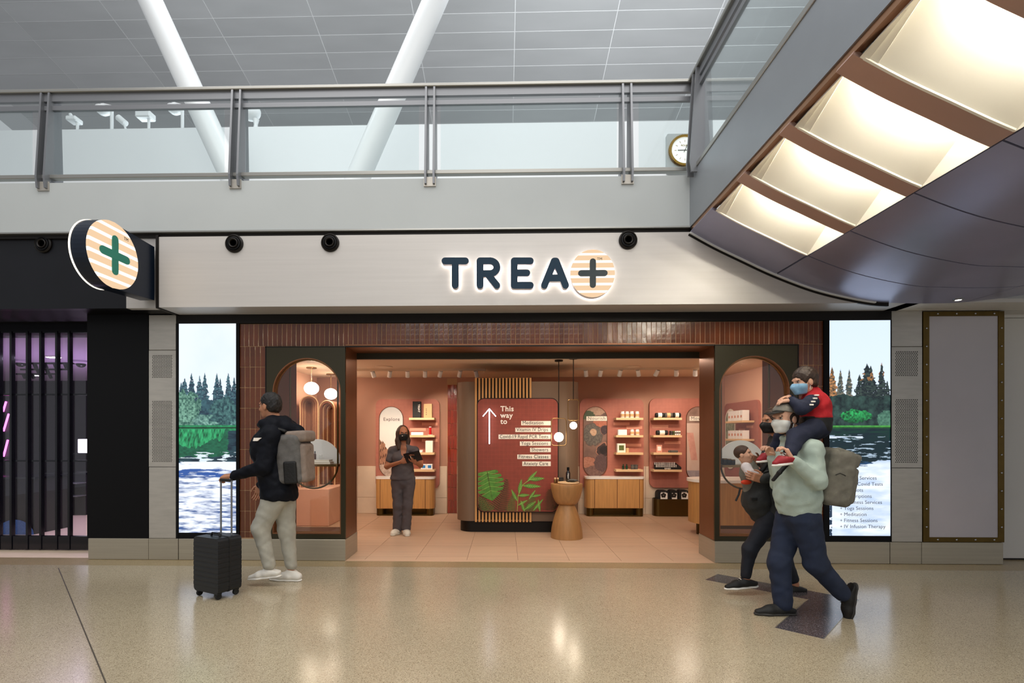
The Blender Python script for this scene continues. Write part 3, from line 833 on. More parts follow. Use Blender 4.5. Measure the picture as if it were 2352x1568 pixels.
def paint_left(s, t):
    v = 1-t                      # 0 at the top, 1 at the bottom; picture is 132 x 480 px
    img = lerp(A('eef6ff'), A('ffffff'), fbm(s*2, v*6, 3))
    img = img*np.array([.80, .85, .89])
    # far firs
    for i, (cx, top, w_) in enumerate(((.10, .74, .16), (.22, .765, .14), (.36, .752, .13), (.45, .766, .12), (.66, .765, .14), (.72, .74, .12), (.86, .765, .12), (.96, .745, .12), (.04, .72, .13))):
        conifer(img, s, t, cx, .55, top, w_, A('1c3344'), A('4f7680'), 11+i, .3)
    k = (v > .34+.05*fbm(s*5, s*0, 8)) & (v < .5)
    n = fbm(s*14, v*45, 5); img[k] = lerp(A('16293c'), A('3d6670'), np.clip((n-.25)*2, 0, 1))[k]
    # lighter bushes
    def bush(cx, cy, rx, ry, c1, c2, sd):
        d = ((s-cx)/rx)**2+((v-cy)/ry)**2; n = fbm(s*34, v*120, sd, 5); k = d < .35+1.15*fbm(s*14, v*50, sd+5)
        img[k] = lerp(c1, c2, np.clip((n-.3)*2.3, 0, 1)*(1-.4*np.clip(d, 0, 1)))[k]
    bush(.10, .42, .30, .10, A('275048'), A('7fb09a'), 21); bush(.52, .47, .30, .035, A('2c5553'), A('84b3a4'), 22); bush(.93, .48, .14, .03, A('2b4f55'), A('6f9d98'), 23)
    bush(.78, .42, .26, .075, A('1b3942'), A('4d7a78'), 24)
    k = (v > .485) & (v < .515); n = fbm(s*30, v*80, 31); img[k] = lerp(A('0f5a3a'), A('2f9a63'), n)[k]
    # water dark mirror
    k = v > .512; n = fbm(s*8, v*90, 41); img[k] = lerp(A('0c1f30'), A('2c4c56'), np.clip((n-.3)*1.6, 0, 1))[k]
    # reed bank
    d = .575+.02*np.sin(s*7)-.10*np.clip(s-.72, 0, 1)*6+.03*(fbm(s*30, s*0+2, 46)-.5)
    n = fbm(s*40+v*20, v*45, 42, 5); k = (v > .505) & (v < d) & (s < .9); img[k] = lerp(A('07402a'), A('35b070'), np.clip((n-.25)*1.9, 0, 1))[k]
    k = (v >= d) & (v < .625+.03*fbm(s*6, s*0+1, 47)) & (s < .80+.15*fbm(s*0+3, v*60, 48)); n = fbm(s*20, v*120, 43); img[k] = lerp(A('0a3a2c'), A('1f6a4c'), n)[k]
    k = (v > .615) & (v < .675); n = fbm(s*7, v*140, 44); w_ = np.exp(-((s-.42)/.12)**2)+np.exp(-((s-.78)/.10)**2); kk = k & (n*.9+.32*w_ > .70); img[kk] = A('d4e2ea')
    # bright rippled water
    k = v > .665; n = fbm(s*7+v*9, v*150, 51, 4); n2 = fbm(s*3.2+v*5, v*55, 52, 4)
    depth = np.clip((v-.70)/.06, 0, 1)
    val = np.clip((n*.6+n2*.5-.36-.10*np.exp(-((v-.72)/.03)**2))*4.2, 0, 1)
    wtr = lerp(A('4a68a4'), A('eaf1fd'), val**.8); wtr = wtr*(1-.22*(1-val)[..., None]); img[k] = wtr[k]
    k = (v > .66) & (v < .70) & (fbm(s*3, v*110, 54) > .42); img[k] = A('e6eff9')
    k = (v > .695) & (v < .735); n = fbm(s*3.0+v*6, v*130, 55); kk = k & (n > .55); img[kk] = A('2f559c')
    k = np.abs(v-.4985) < .0024; img[k] = A('06120c')
    return img
def paint_right(s, t):
    v = 1-t
    img = lerp(A('d3e4f6'), A('e4effb'), v)
    for i, (cx, top, w_) in enumerate(((.05, .785, .14), (.19, .775, .10), (.33, .775, .09))):
        conifer(img, s, t, cx, .60, top, w_, A('4a4234') if i == 0 else A('32413f'), A('c98a55') if i == 0 else A('8d8270'), 61+i, .3)
    for i, (cx, top, w_) in enumerate(((.62, .80, .30), (.68, .79, .26), (.86, .805, .17), (.50, .75, .18), (.95, .72, .15))):
        conifer(img, s, t, cx, .52, top, w_, A('101b24'), A('3a4a44'), 71+i, .3)
    k = (fbm(s*26, v*60, 75) > .60) & (v > .19) & (v < .28) & (s > .5) & (img.sum(-1) < .5); img[k] = A('94683f')
    k = (v > .335+.04*fbm(s*4, s*0, 77)) & (v < .5); n = fbm(s*16, v*55, 78); img[k] = lerp(A('0c1a20'), A('34504a'), np.clip((n-.25)*1.7, 0, 1))[k]
    d = ((s-.46)/.26)**2+((v-.445)/.032)**2; n = fbm(s*34, v*120, 79, 5); n2_ = fbm(s*14, v*50, 84); k = d < .35+1.15*n2_; img[k] = lerp(A('0c3a22'), A('35c46a'), np.clip((n-.3)*2, 0, 1)*np.clip(1-(v-.425)*16, .15, 1))[k]
    d = ((s-.93)/.14)**2+((v-.46)/.04)**2; k = d < .35+1.15*n2_; img[k] = lerp(A('1b4238'), A('5f8f78'), n)[k]
    k = (v > .488) & (v < .50); img[k] = lerp(A('1d6a30'), A('57b04a'), fbm(s*30, v*80, 80))[k]
    k = v > .50; n = fbm(s*7, v*110, 81); img[k] = lerp(A('07202a'), A('12462f'), np.clip((n-.3)*1.6, 0, 1)*np.clip(1-(v-.5)*14, .1, 1))[k]
    k = (v > .53) & (v < .65); n = fbm(s*6, v*160, 82); kk = k & (n > .66); img[kk] = A('9fb4c6')
    k = (v > .538) & (v < .548) & (s < .55) & (fbm(s*6, v*90, 83) > .42); img[k] = A('c9d6e6')
    edge = .645+.012*np.sin(s*4)+.02*fbm(s*5, s*0, 84)
    k = v > edge; n = fbm(s*3, v*40, 85); img[k] = lerp(A('b9cdea'), A('f1f7ff'), np.clip((n-.2)*1.6, 0, 1))[k]
    k = (v > .655) & (v < .70); n = fbm(s*2.2, v*70, 86); kk = k & (n > .60); img[kk] = A('22456a')
    k = (s < .05) & (v > .86) & (fbm(s*10, v*90, 87) > .5); img[k] = A('22364c')
    k = np.abs(v-.4975) < .0018; img[k] = A('05140c')
    return img
def screen(u0, u1, v0, v1, fn, label, words=None):
    um = (u0+u1)/2; y = YS+.004
    a, b = X_(u0, y), X_(u1, y); z1, z0 = Z_(um, v0, y), Z_(um, v1, y)
    o = empty('display_screen', ((a+b)/2, YS, zb), label, 'screen')
    m2 = MB(); fx0, fx1 = a-(.03 if not words else .06), b+(.035 if not words else .008)
    m2.box(fx0, a, YS-.006, YS+.10, zb+.004, ZT1+.005); m2.box(b, fx1, YS-.006, YS+.10, zb+.004, ZT1+.005)
    m2.box(a, b, YS-.002, YS+.10, zb+.004, z0); m2.box(a, b, YS-.006, YS+.10, z1, ZT1+.005); m2.box(a, b, YS+.03, YS+.10, z0, z1)
    m2.build('bezel', 'black', o)
    gridprint('picture', a, b, z0, z1, y, 165, 580, fn, 'screen_print', o)
    if words:
        for k, wd in enumerate(words):
            vv = 1101+k*13.9
            p = at(u0+25, vv, y-.002)
            lettering('+', (p.x, y-.002, p.z), .052, 'ink_grey', o); lettering(wd, (X_(u0+34, y), y-.002, p.z), .057, 'ink_grey', o, space=1.03)
    return o
screen(411, 543, 743, 1223, paint_left, 'tall glowing screen with a reedy river, left of the entrance')
screen(1904, 2045, 735.5, 1230, paint_right, 'tall glowing screen with a still lake and a service list, right of the entrance',
       ['Health Services', 'Rapid Covid Tests', 'Flu Shots', 'Prescriptions', 'Wellness Services', 'Yoga Sessions', 'Meditation', 'Fitness Sessions', 'IV Infusion Therapy'])

# ---- window pillars with arched openings
def window_pillar(x0, x1, ua, ub, vt, vb, inner, name, label, jamb_side, rods, lab_g):
    um = (ua+ub)/2
    ax, bx = X_(ua, YS), X_(ub, YS); zt_ = Z_(um, vt, YS); zl = Z_(um, vb, YS)
    o = empty(name, ((x0+x1)/2, YS, zb), None, None, None, 'structure'); o['label'] = label
    ztop = ZT0-.004
    # front plate: outline with arched hole, built as strips
    n = 28; r = (bx-ax)/2; cx = (ax+bx)/2; zc = zt_-r
    m2 = MB()
    m2.box(x0, ax, YS, YS+.03, zb+.003, zc); m2.box(bx, x1, YS, YS+.03, zb+.003, zc); m2.box(ax, bx, YS, YS+.03, zb+.003, zl)
    top = []; arc = []
    for k in range(n+1):
        a = math.pi*k/n; arc.append((cx-r*math.cos(a), zc+r*math.sin(a))); top.append((x0+(x1-x0)*k/n, ztop))
    # side cheeks from zc up
    for k in range(n):
        q = [arc[k], arc[k+1], top[k+1], top[k]]
        m2.add([(p[0], YS, p[1]) for p in q]+[(p[0], YS+.03, p[1]) for p in q], [(0, 1, 2, 3), (7, 6, 5, 4), (0, 4, 5, 1), (2, 6, 7, 3)])
    m2.add([(x0, YS, zc), (ax, YS, zc), (x0, YS, ztop)], [(0, 1, 2)]); m2.add([(bx, YS, zc), (x1, YS, zc), (x1, YS, ztop)], [(0, 1, 2)])
    m2.build('frame_plate', 'olive_frame', o)
    # thin raised edge at top and outer side
    m3 = MB(); m3.box(x0-.008, x1, YS-.004, YS+.03, ztop-.012, ztop); m3.box(*( (x0-.008, x0+.004) if jamb_side > 0 else (x1-.004, x1+.008)), YS-.004, YS+.03, zb+.004, ztop)
    m3.build('edge_strip', 'near_black', o)
    # bronze reveal of the arch
    ar = arch(ax, bx, zl, zt_, 28); ai = arch(ax+.012, bx-.012, zl+.012, zt_-.012, 28)
    MB().ring(ar, ai, YS+.002, YS+.09).build('arch_reveal', 'bronze', o)
    ai2 = arch(ax+.024, bx-.024, zl+.018, zt_-.024, 28)
    MB().ring(ai, ai2, YS+.05, YS+.075).build('inner_bead', 'brass', o)
    m4 = MB(); ap = arch(ax+.012, bx-.012, zl+.012, zt_-.012, 28); m4.prism(ap, YS+.055, YS+.061); m4.build('window_glass', 'glass_clear', o)
    # jamb facing the entrance
    xj = x1 if jamb_side > 0 else x0
    MB().box(*( (xj-.03, xj) if jamb_side > 0 else (xj, xj+.03)), YS+.03, YJB, zb+.002, ztop).build('jamb_panel', 'bronze', o)
    # far cheek and small ceiling of the pillar
    xo = x0 if jamb_side > 0 else x1
    MB().box(*( (xo, ax-.03) if jamb_side > 0 else (bx+.03, xo)), YS+.03, inner, 0, ztop+.02).build('side_cheek', 'bronze_dark', o)
    MB().box(x0+.035, x1-.035, YS+.03, YJB-.01, 0, zl-.0).build('window_ledge', 'bronze_dark', o)
    MB().box(x0+.035, x1-.035, YS+.03, YJB-.01, ztop-.02, ztop+.02).build('pillar_ceiling', 'white_gloss', o)
    return o
window_pillar(XPL0, XPL1, 625.5, 783, 821.5, 1226, 6.70, 'window_1', 'dark olive framed arched window left of the entrance', 1, None, None)
window_pillar(XPR0, XPR1, 1652.5, 1814.5, 816.5, 1231.5, 6.62, 'window_2', 'dark olive framed arched window right of the entrance', -1, None, None)
# entrance head between the pillars
ZH = ZT0-.012
hd = empty('trim_5', (.3, YS, ZH), 'bronze entrance head with dark inner beam', None, None, 'structure')
MB().box(XPL1, XPR0, YS, YS+.012, ZH-.004, ZT0).build('head_edge', 'near_black', hd)
MB().box(XPL1, XPR0, YS+.012, YJB, ZH, ZH+.03).build('head_lining', 'bronze', hd)
zbm = Z_(1160, 823.5, YJB)
MB().box(XPL1-.1, XPR0+.1, YJB, YJB+.05, zbm, ZH+.1).build('head_beam', 'olive_frame', hd)

# ---- brass capsule stands inside the window pillars, with shelf and half round white back
def capsule_stand(u0, u1, vs, vbot, vtop, label, name):
    y = 6.16; a, b = X_(u0, y), X_(u1, y); zs = Z_((u0+u1)/2, vs, y); r = (b-a)/2; cx = (a+b)/2
    ztop = ZT0-.03
    o = empty(name, (cx, y, zl_), label, 'stand')
    pts = [(a, y, ztop), (a, y, zs)]+[(cx-r*math.cos(math.pi*k/20), y, zs-r*math.sin(math.pi*k/20)) for k in range(1, 20)]+[(b, y, zs), (b, y, ztop)]
    MB().tube(pts, .011, 10).build('brass_frame', 'brass_dark', o)
    for xx in (a, b): MB().tube([(xx, y, ztop-.02), (xx, y, ztop-.06)], .017, 12).build('ferrule', 'brass', o)
    MB().prism(rrect(a-.05, b+.05, y-.12, y+.14, .04), zs-.02, zs+.008, axis='z').build('shelf', 'brass', o)
    hr = r*1.02
    MB().prism([(cx-hr, zs+.008)]+[(cx-hr*math.cos(math.pi*k/28), zs+.008+hr*math.sin(math.pi*k/28)) for k in range(1, 28)]+[(cx+hr, zs+.008)], y+.10, y+.12).build('half_round_back', 'white_gloss', o)
    return o, cx, y, zs+.008, r
zl_ = zb
st1, c1x, c1y, s1z, r1 = capsule_stand(667, 776, 1066, 1126, 838, 'brass capsule stand with shelf and white half-round back in the left window', 'display_stand')
st2, c2x, c2y, s2z, r2 = capsule_stand(1656, 1766, 1068, 1126, 838, 'brass capsule stand with shelf and white half-round back in the right window', 'display_stand')
def bottle(name, x, y, z, r, h, mt, label, cap='black', cat='bottle', group=None, neck=.42):
    o = MB().lathe([(r*.9, 0), (r, .004), (r, h*.62), (r*neck, h*.74), (r*neck, h*.80)], (x, y, z), 18).build(name, mt, None, label, cat, group)
    MB().lathe([(r*neck*1.1, h*.80), (r*neck*1.1, h*.985), (r*neck*.9, h)], (x, y, z), 14).build('cap', cap, o)
    return o
def book(x0, x1, y0, y1, z0, z1, label, group, mt='white_gloss'):
    o = MB().box(x0+.004, x1-.003, y0+.002, y1-.003, z0+.002, z1-.002).build('book', 'cream', None, label, 'book', group)
    m2 = MB(); m2.box(x0, x1, y0, y1, z0, z0+.002); m2.box(x0, x1, y0, y1, z1-.002, z1); m2.box(x0, x0+.003, y0, y1, z0, z1)
    m2.build('cover', mt, o); return o
bx0, bx1 = X_(708, 6.1), X_(761, 6.1)
book(bx0-.1, bx1, 6.06, 6.2, s1z, s1z+.026, 'lower white book on the shelf in the left window', 'books in the left window')
book(bx0-.1, bx1-.015, 6.07, 6.2, s1z+.026, s1z+.052, 'upper white book on the shelf in the left window', 'books in the left window')
bottle('serum_bottle', X_(723.5, 6.13), 6.13, s1z+.052, .014, .10, 'amber', 'small amber dropper bottle on the books in the left window')
bottle('glass_jar', X_(736.5, 6.13), 6.13, s1z+.052, .022, .06, 'glass_clear', 'small clear glass jar beside the amber bottle', 'white_gloss', 'jar', None, .9)
for k, (uu, hh, lb) in enumerate(((1664, .075, 'dark candle jar at the left end of the right window shelf'), (1674, .07, 'dark candle jar in the middle of the right window shelf'), (1683, .062, 'smaller dark jar beside the candles in the right window'))):
    xx = X_(uu, 6.13)
    o = MB().lathe([(.026, 0), (.028, .004), (.028, hh*.8), (.026, hh*.82)], (xx, 6.13, s2z), 18).build('candle_jar', 'black_gloss', None, lb, 'jar', 'candle jars')
    MB().lathe([(.027, hh*.82), (.028, hh), (.02, hh)], (xx, 6.13, s2z), 18).build('lid', 'brass', o)

# ---- nozzles in the fascia
def nozzle(u, v, Y, label):
    p = at(u, v, Y); 
    o = empty('air_nozzle', (p.x, Y, p.z-.1), label, 'air nozzle', 'round black air nozzles')
    MB().lathe([(.099, 0), (.099, -.018), (.085, -.03), (.078, -.02)], (p.x, Y, p.z), 32, 'y').build('flange', 'near_black', o)
    MB().lathe([(.078, -.010), (.074, -.030), (.06, -.034), (.05, -.02)], (p.x, Y, p.z), 32, 'y').build('ring', 'black', o)
    m2 = MB(); m2.lathe([(.054, 0), (.052, -.040), (.045, -.044), (.036, -.038), (.034, -.01)], (p.x, Y, p.z), 28, 'y'); m2.build('nozzle_cone', 'near_black', o)
    MB().lathe([(.001, -.012), (.036, -.012), (.036, -.008), (.001, -.008)], (p.x, Y, p.z), 20, 'y').build('throat', 'black', o)
nozzle(101, 561, YF+.06, 'round black air nozzle in the black bulkhead left of the round sign')
nozzle(539, 560, YF, 'round black air nozzle above the left screen, nearest the round blade sign')
nozzle(759, 558, YF, 'round black air nozzle in the sign fascia above the left window')
nozzle(1442, 552, YF, 'round black air nozzle right above the plus of the lit sign')

# ---- lit letters
sg = empty('shop_sign', (X_(1200, YF), YF, Z_(1200, 680, YF)), 'dark lit letters spelling TREA with a striped plus disc', 'sign')
yl0, yl1 = YF-.105, YF-.035
stk = .5*15.2/F*YF            # half stroke
def P_(u, v):
    p = at(u, v, YF-.1); return Vector((p.x, 0, p.z))
def stroke_outline(pts, r, n=8):
    """rounded thick polyline as union of quads and discs in one mesh"""
    m2 = []
    for a, b in zip(pts[:-1], pts[1:]):
        d = (b-a); L = d.length; d = d/L; ang = math.atan2(d.z, d.x)
        out = []
        for k in range(n+1):
            t = ang-math.pi/2+math.pi*k/n; out.append((b.x+r*math.cos(t), b.z+r*math.sin(t)))
        for k in range(n+1):
            t = ang+math.pi/2+math.pi*k/n; out.append((a.x+r*math.cos(t), a.z+r*math.sin(t)))
        m2.append(out)
    return m2
LET = {}
def curve_pts(c, rx, rz, a0, a1, n=10): return [Vector((c.x+rx*math.cos(math.radians(a0+(a1-a0)*k/n)), 0, c.z+rz*math.sin(math.radians(a0+(a1-a0)*k/n)))) for k in range(n+1)]
px = lambda d: d/F*YF
T = [[P_(1022, 599), P_(1069, 599)], [P_(1045.5, 599), P_(1045.5, 655)]]
rb = P_(1140, 609)
R_ = [[P_(1102.5, 599), P_(1102.5, 655)], [P_(1102.5, 599), P_(1125, 599)]+curve_pts(P_(1125, 613.5), px(16), px(14.5), 88, -88)+[P_(1125, 628), P_(1102.5, 628)], [P_(1120, 629), P_(1141, 655)]]
E = [[P_(1181, 599), P_(1181, 655)], [P_(1181, 599), P_(1218, 599)], [P_(1181, 626.5), P_(1210, 626.5)], [P_(1181, 655), P_(1218, 655)]]
A_ = [[P_(1250.5, 655), P_(1273, 599.5)], [P_(1277, 599.5), P_(1299, 655)], [P_(1273, 599.5), P_(1277, 599.5)], [P_(1260, 638), P_(1290, 638)]]
def letter(strokes, nm):
    m2 = MB(); mh = MB(); ms = MB()
    q = 0
    for st in strokes:
        for out in stroke_outline(st, stk):
            q += 1; e = .00025*q; m2.prism(out, yl0+e, yl0+.012); ms.prism(out, yl0+.012, yl1-e)     # tiny steps keep the crossing strokes from sharing a face
        for out in stroke_outline(st, stk*.8): mh.prism(out, yl1+.008+.0002*q, yl1+.014)
    o = m2.build(nm, 'navy_sign', sg)
    ms.build('letter_side', 'sign_white', o)
    mh.build('halo_light', 'halo', o)
for st, nm in ((T, 'letter_t'), (R_, 'letter_r'), (E, 'letter_e'), (A_, 'letter_a')): letter(st, nm)
def plus_disc(cx, cz, rx, rz, y0, y1, parent, plusmat, axis='y', flip=1):
    """striped disc; the face lies in the plane axis = y0"""
    n = 48
    ol = [(cx+rx*math.cos(2*math.pi*k/n), cz+rz*math.sin(2*math.pi*k/n)) for k in range(n)]
    MB().prism(ol, y0+(y1-y0)*.12, y1, axis).build('disc_body', 'sign_white' if axis == 'y' else 'navy_box', parent)
    # peach and white stripes: slices of the disc
    lev = [1.0, .86, .74, .55, .435, .24, .13, -.07, -.18, -.385, -.49, -.70, -.80, -1.0]
    lev = [1.0, .85, .755, .545, .44, .235, .125, -.085, -.195, -.40, -.505, -.715, -.815, -1.0]
    for k in range(len(lev)-1):
        a, b = lev[k], lev[k+1]; pts = []
        m_ = 6
        zs = [a+(b-a)*i/m_ for i in range(m_+1)]
        L = [(cx-rx*math.sqrt(max(0, 1-z*z)), cz+rz*z) for z in zs]; Rr = [(cx+rx*math.sqrt(max(0, 1-z*z)), cz+rz*z) for z in zs]
        if a == 1.0: L = L[1:]
        if b == -1.0: Rr = Rr[:-1]
        MB().prism(L+Rr[::-1], y0, y0+(y1-y0)*.12, axis).build('stripe', 'sign_peach' if k % 2 == 0 else 'sign_stripe', parent)
def plus_shape(cx, cz, r, arm, y0, y1, parent, mt, axis='y'):
    m2 = MB()
    for w_, (p, q) in enumerate((((-arm, 0), (arm, 0)), ((0, -arm), (0, arm)))):
        e = .0006*w_*(1 if y1 > y0 else -1)
        for out in stroke_outline([Vector((cx+p[0], 0, cz+p[1])), Vector((cx+q[0], 0, cz+q[1]))], r): m2.prism(out, y0+e, y1-e, axis)
    m2.build('plus', mt, parent)
pd = P_(1361, 628)
plus_disc(pd.x, pd.z, px(49.5), px(53.5), yl0-.002, yl1, sg, 'plus_dark')
plus_shape(pd.x+.001, pd.z, px(6.9), px(26), yl0-.012, yl0-.002, sg, 'plus_dark')
n = 40
MB().prism([(pd.x+px(46)*math.cos(2*math.pi*k/n), pd.z+px(50)*math.sin(2*math.pi*k/n)) for k in range(n)], yl1+.008, yl1+.012).build('disc_halo', 'halo', sg)
p = P_(1371, 598); lettering('TM', (p.x, yl0-.004, p.z), px(8.5), 'ink', sg)

# ---- round blade sign on the left, standing out from the fascia
bs = empty('blade_sign', (-3.85, 5.3, 2.9), 'round striped blade sign with green plus, on a navy arm', 'sign')
XB = X_(357, YF)
c = onx(259, 584, XB); e1 = onx(319, 584, XB); e0 = onx(200, 584, XB)
cy = (e1.y+e0.y)/2; ry = abs(e1.y-e0.y)/2; cz = c.z+.0; rz = .325
ry = .325
plus_disc(cy, cz, ry, rz, XB, XB-.17, bs, None, 'x')
plus_shape(cy, cz, .040, .155, XB+.001, XB+.010, bs, 'plus_green', 'x')
n = 48
MB().ring([(cy+(ry+.006)*math.cos(2*math.pi*k/n), cz+(rz+.006)*math.sin(2*math.pi*k/n)) for k in range(n)], [(cy+(ry-.004)*math.cos(2*math.pi*k/n), cz+(rz-.004)*math.sin(2*math.pi*k/n)) for k in range(n)], XB-.185, XB-.17, axis='x').build('rear_rim', 'rim_glow', bs)
MB().prism([(cy-.0, cz-.20), (cy-.02, cz+.32), (YF-.0, cz+.30), (YF-.0, cz-.29), (cy+.0, cz-.325)], XB-.17, XB-.012, axis='x').build('arm', 'navy_box', bs)
o = lettering('TM', (XB+.002, cy+.12, cz+.2), .045, 'ink', bs, rot=(math.pi/2, 0, math.pi/2))

# ================================================================== THE NEIGHBOUR ON THE LEFT
ZN = Z_(100, 709, YF+.06)
MB().box(-12, X_(290, YF+.06), YF+.06, YF+.14, ZN, ZB0-.03).build('wall_bulkhead', 'bulkhead_black', None, 'black bulkhead over the closed neighbour shop', None, None, 'structure')
MB().box(X_(290, YF+.06)+.004, XF0-.032, YF+.055, YF+.14, ZN, ZB0-.04).build('trim_6', 'fascia', None, 'pale steel plate behind the blade sign arm', None, None, 'structure')
MB().box(-12, XF0-.03, YF+.14, YS+.55, ZN, ZN+.06).build('ceiling_bulkhead', 'black', None, 'black underside of the neighbour bulkhead', None, None, 'structure')
XW0, XW1 = X_(200, YS), X_(341, YS)
MB().box(XW0, XW1, YS, YS+.65, zb, ZN).build('wall_black', 'black', None, 'plain black wall panel beside the closed gate', None, None, 'structure')
YG = 6.40
gt = empty('folding_gate', (X_(60, YG), YG, 0), 'closed black folding gate with glass strips', 'gate')
zg1 = Z_(100, 765, YG); zg0 = Z_(100, 1230, YG)
xg1 = XW0
MB().box(-9, xg1, YG-.03, YG+.03, zg1, zg1+.10).build('head_rail', 'black_gloss', gt)
MB().box(-9, xg1, YG-.03, YG+.03, .012, zg0).build('bottom_panel', 'black_gloss', gt)
for u in (3, 31, 68, 98.5, 135, 163.5, -35, -70):
    x = X_(u, YG); MB().box(x-.013, x+.013, YG-.04, YG+.012, .012, zg1+.02).build('gate_post', 'black_gloss', gt)
for v in (906, 1058):
    z = Z_(100, v, YG); MB().box(-9, xg1, YG-.012, YG+.012, z-.010, z+.010).build('cross_bar', 'black_gloss', gt)
us = [-35, 3, 31, 68, 98.5, 135, 163.5, 200]
for a, b in zip(us[:-1], us[1:]):
    MB().box(X_(a, YG)+.016, X_(b, YG)-.016, YG-.003, YG+.003, zg0, zg1).build('glass_strip', 'glass_dim', gt)
MB().box(-9, xg1, YG-.02, YG+.06, zg1+.10, ZN).build('trim_7', 'black_gloss', None, 'glossy black track box above the folding gate', None, None, 'structure')
# inside the closed shop
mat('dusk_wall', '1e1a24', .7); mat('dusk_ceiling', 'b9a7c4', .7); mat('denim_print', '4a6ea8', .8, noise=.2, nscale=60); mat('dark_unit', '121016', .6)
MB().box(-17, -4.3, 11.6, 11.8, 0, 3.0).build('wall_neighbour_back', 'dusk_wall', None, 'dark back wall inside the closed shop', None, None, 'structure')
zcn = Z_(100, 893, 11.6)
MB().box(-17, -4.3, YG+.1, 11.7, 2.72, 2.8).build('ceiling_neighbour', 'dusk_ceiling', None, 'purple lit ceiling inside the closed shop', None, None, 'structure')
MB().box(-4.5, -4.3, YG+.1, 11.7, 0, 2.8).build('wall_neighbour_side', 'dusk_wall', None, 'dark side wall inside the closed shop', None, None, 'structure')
# counters and lamps inside
def counter(u0, u1, v0, v1, Y, dep, mt, name, label, cat):
    a, b = X_(u0, Y), X_(u1, Y); z1 = Z_((u0+u1)/2, v0, Y)
    o = MB().box(a, b, Y, Y+dep, 0, z1-.03).build(name, mt, None, label, cat)
    MB().box(a-.02, b+.02, Y-.02, Y+dep+.01, z1-.03, z1).build('top', 'black_gloss', o)
    return o
o = counter(-40, 80, 1095, 1240, 7.4, .6, 'dark_unit', 'sales_counter', 'dark counter with blue half-round print behind the gate', 'counter')
hc = at(35, 1228, 7.38); rr = .28
MB().prism([(hc.x-rr, hc.z)]+[(hc.x-rr*math.cos(math.pi*k/20), hc.z+rr*.8*math.sin(math.pi*k/20)) for k in range(1, 20)]+[(hc.x+rr, hc.z)], 7.372, 7.379).build('half_round_print', 'denim_print', o)
o = counter(95, 196, 1085, 1200, 9.2, .5, 'dark_unit', 'display_table', 'dark display table deeper inside the closed shop', 'table')
for k, v in enumerate((1108, 1137)):
    z = Z_(150, v, 9.18); MB().box(X_(92, 9.18), X_(196, 9.18), 9.0, 9.2, z-.008, z+.008).build('shelf_edge', 'rail_metal', o)
o = counter(160, 200, 1040, 1110, 10.4, .4, 'dark_unit', 'light_box_table', 'low dark unit carrying a lit white box', 'table')
lb = at(182, 1016, 10.3)
MB().box(lb.x-.14, lb.x+.16, 10.42, 10.7, Z_(182, 1040, 10.4)+.001, Z_(182, 1008, 10.4), .01).build('light_box', emis('box_glow', (.95, .9, 1.0), 2.0), None, 'glowing white box on the low unit behind the gate', 'light box')
nt_ = empty('neon_tube', at(14, 1060, 8.6), 'slanted pink neon tubes at the left edge behind the gate', 'neon')
MB().tube([at(8, 1048, 8.6), at(18, 1010, 8.6)], .014, 8).build('tube', 'neon_pink', nt_)
MB().tube([at(8, 990, 8.6), at(20, 950, 8.6)], .014, 8).build('tube', 'neon_pink', nt_)
MB().tube([at(7, 945, 8.6), at(14, 922, 8.6)], .014, 8).build('tube', 'neon_pink', nt_)
MB().box(at(13, 0, 8.62).x-.07, at(13, 0, 8.62).x+.07, 8.62, 8.68, .4, 2.2).build('backboard', 'dark_unit', nt_)
for (u, Y, lb) in ((123, 8.0, 'nearer lit ceiling lamp inside the closed shop'), (76, 10.4, 'farther lit ceiling lamp inside the closed shop')):
    x = X_(u, Y); o = MB().box(x-.10, x+.10, Y-.06, Y+.06, 2.70, 2.7205).build('ceiling_lamp', 'white_gloss', None, lb, 'lamp')
    MB().box(x-.085, x+.085, Y-.045, Y+.045, 2.694, 2.70).build('lens', 'lamp_white', o)
for (u, Y, lb) in ((48, 8.4, 'dark dome camera under the purple ceiling, left one'), (186, 8.5, 'dark dome camera under the purple ceiling beside the gate edge')):
    x = X_(u, Y); o = MB().lathe([(.12, 0), (.12, -.03), (.09, -.05)], (x, Y, 2.7195), 20).build('dome_camera', 'dusk_ceiling', None, lb, 'camera')
    MB().sphere((x, Y, 2.66), .07, 16, 10, (1, 1, .8)).build('dome', 'black_gloss', o)
for (u, Y, lb) in ((112, 8.7, 'nearest black ceiling track behind the gate'), (95, 9.5, 'middle black ceiling track behind the gate'), (82, 10.2, 'farthest black ceiling track behind the gate')):
    x = X_(u, Y); o = MB().box(x-.4, x+.5, Y-.015, Y+.015, 2.69, 2.7195).build('ceiling_track', 'dark_unit', None, lb, 'track')
    for k in range(4): MB().tube([(x-.25+k*.18, Y, 2.69), (x-.22+k*.18, Y, 2.62)], .03, 10).build('track_head', 'dark_unit', o)

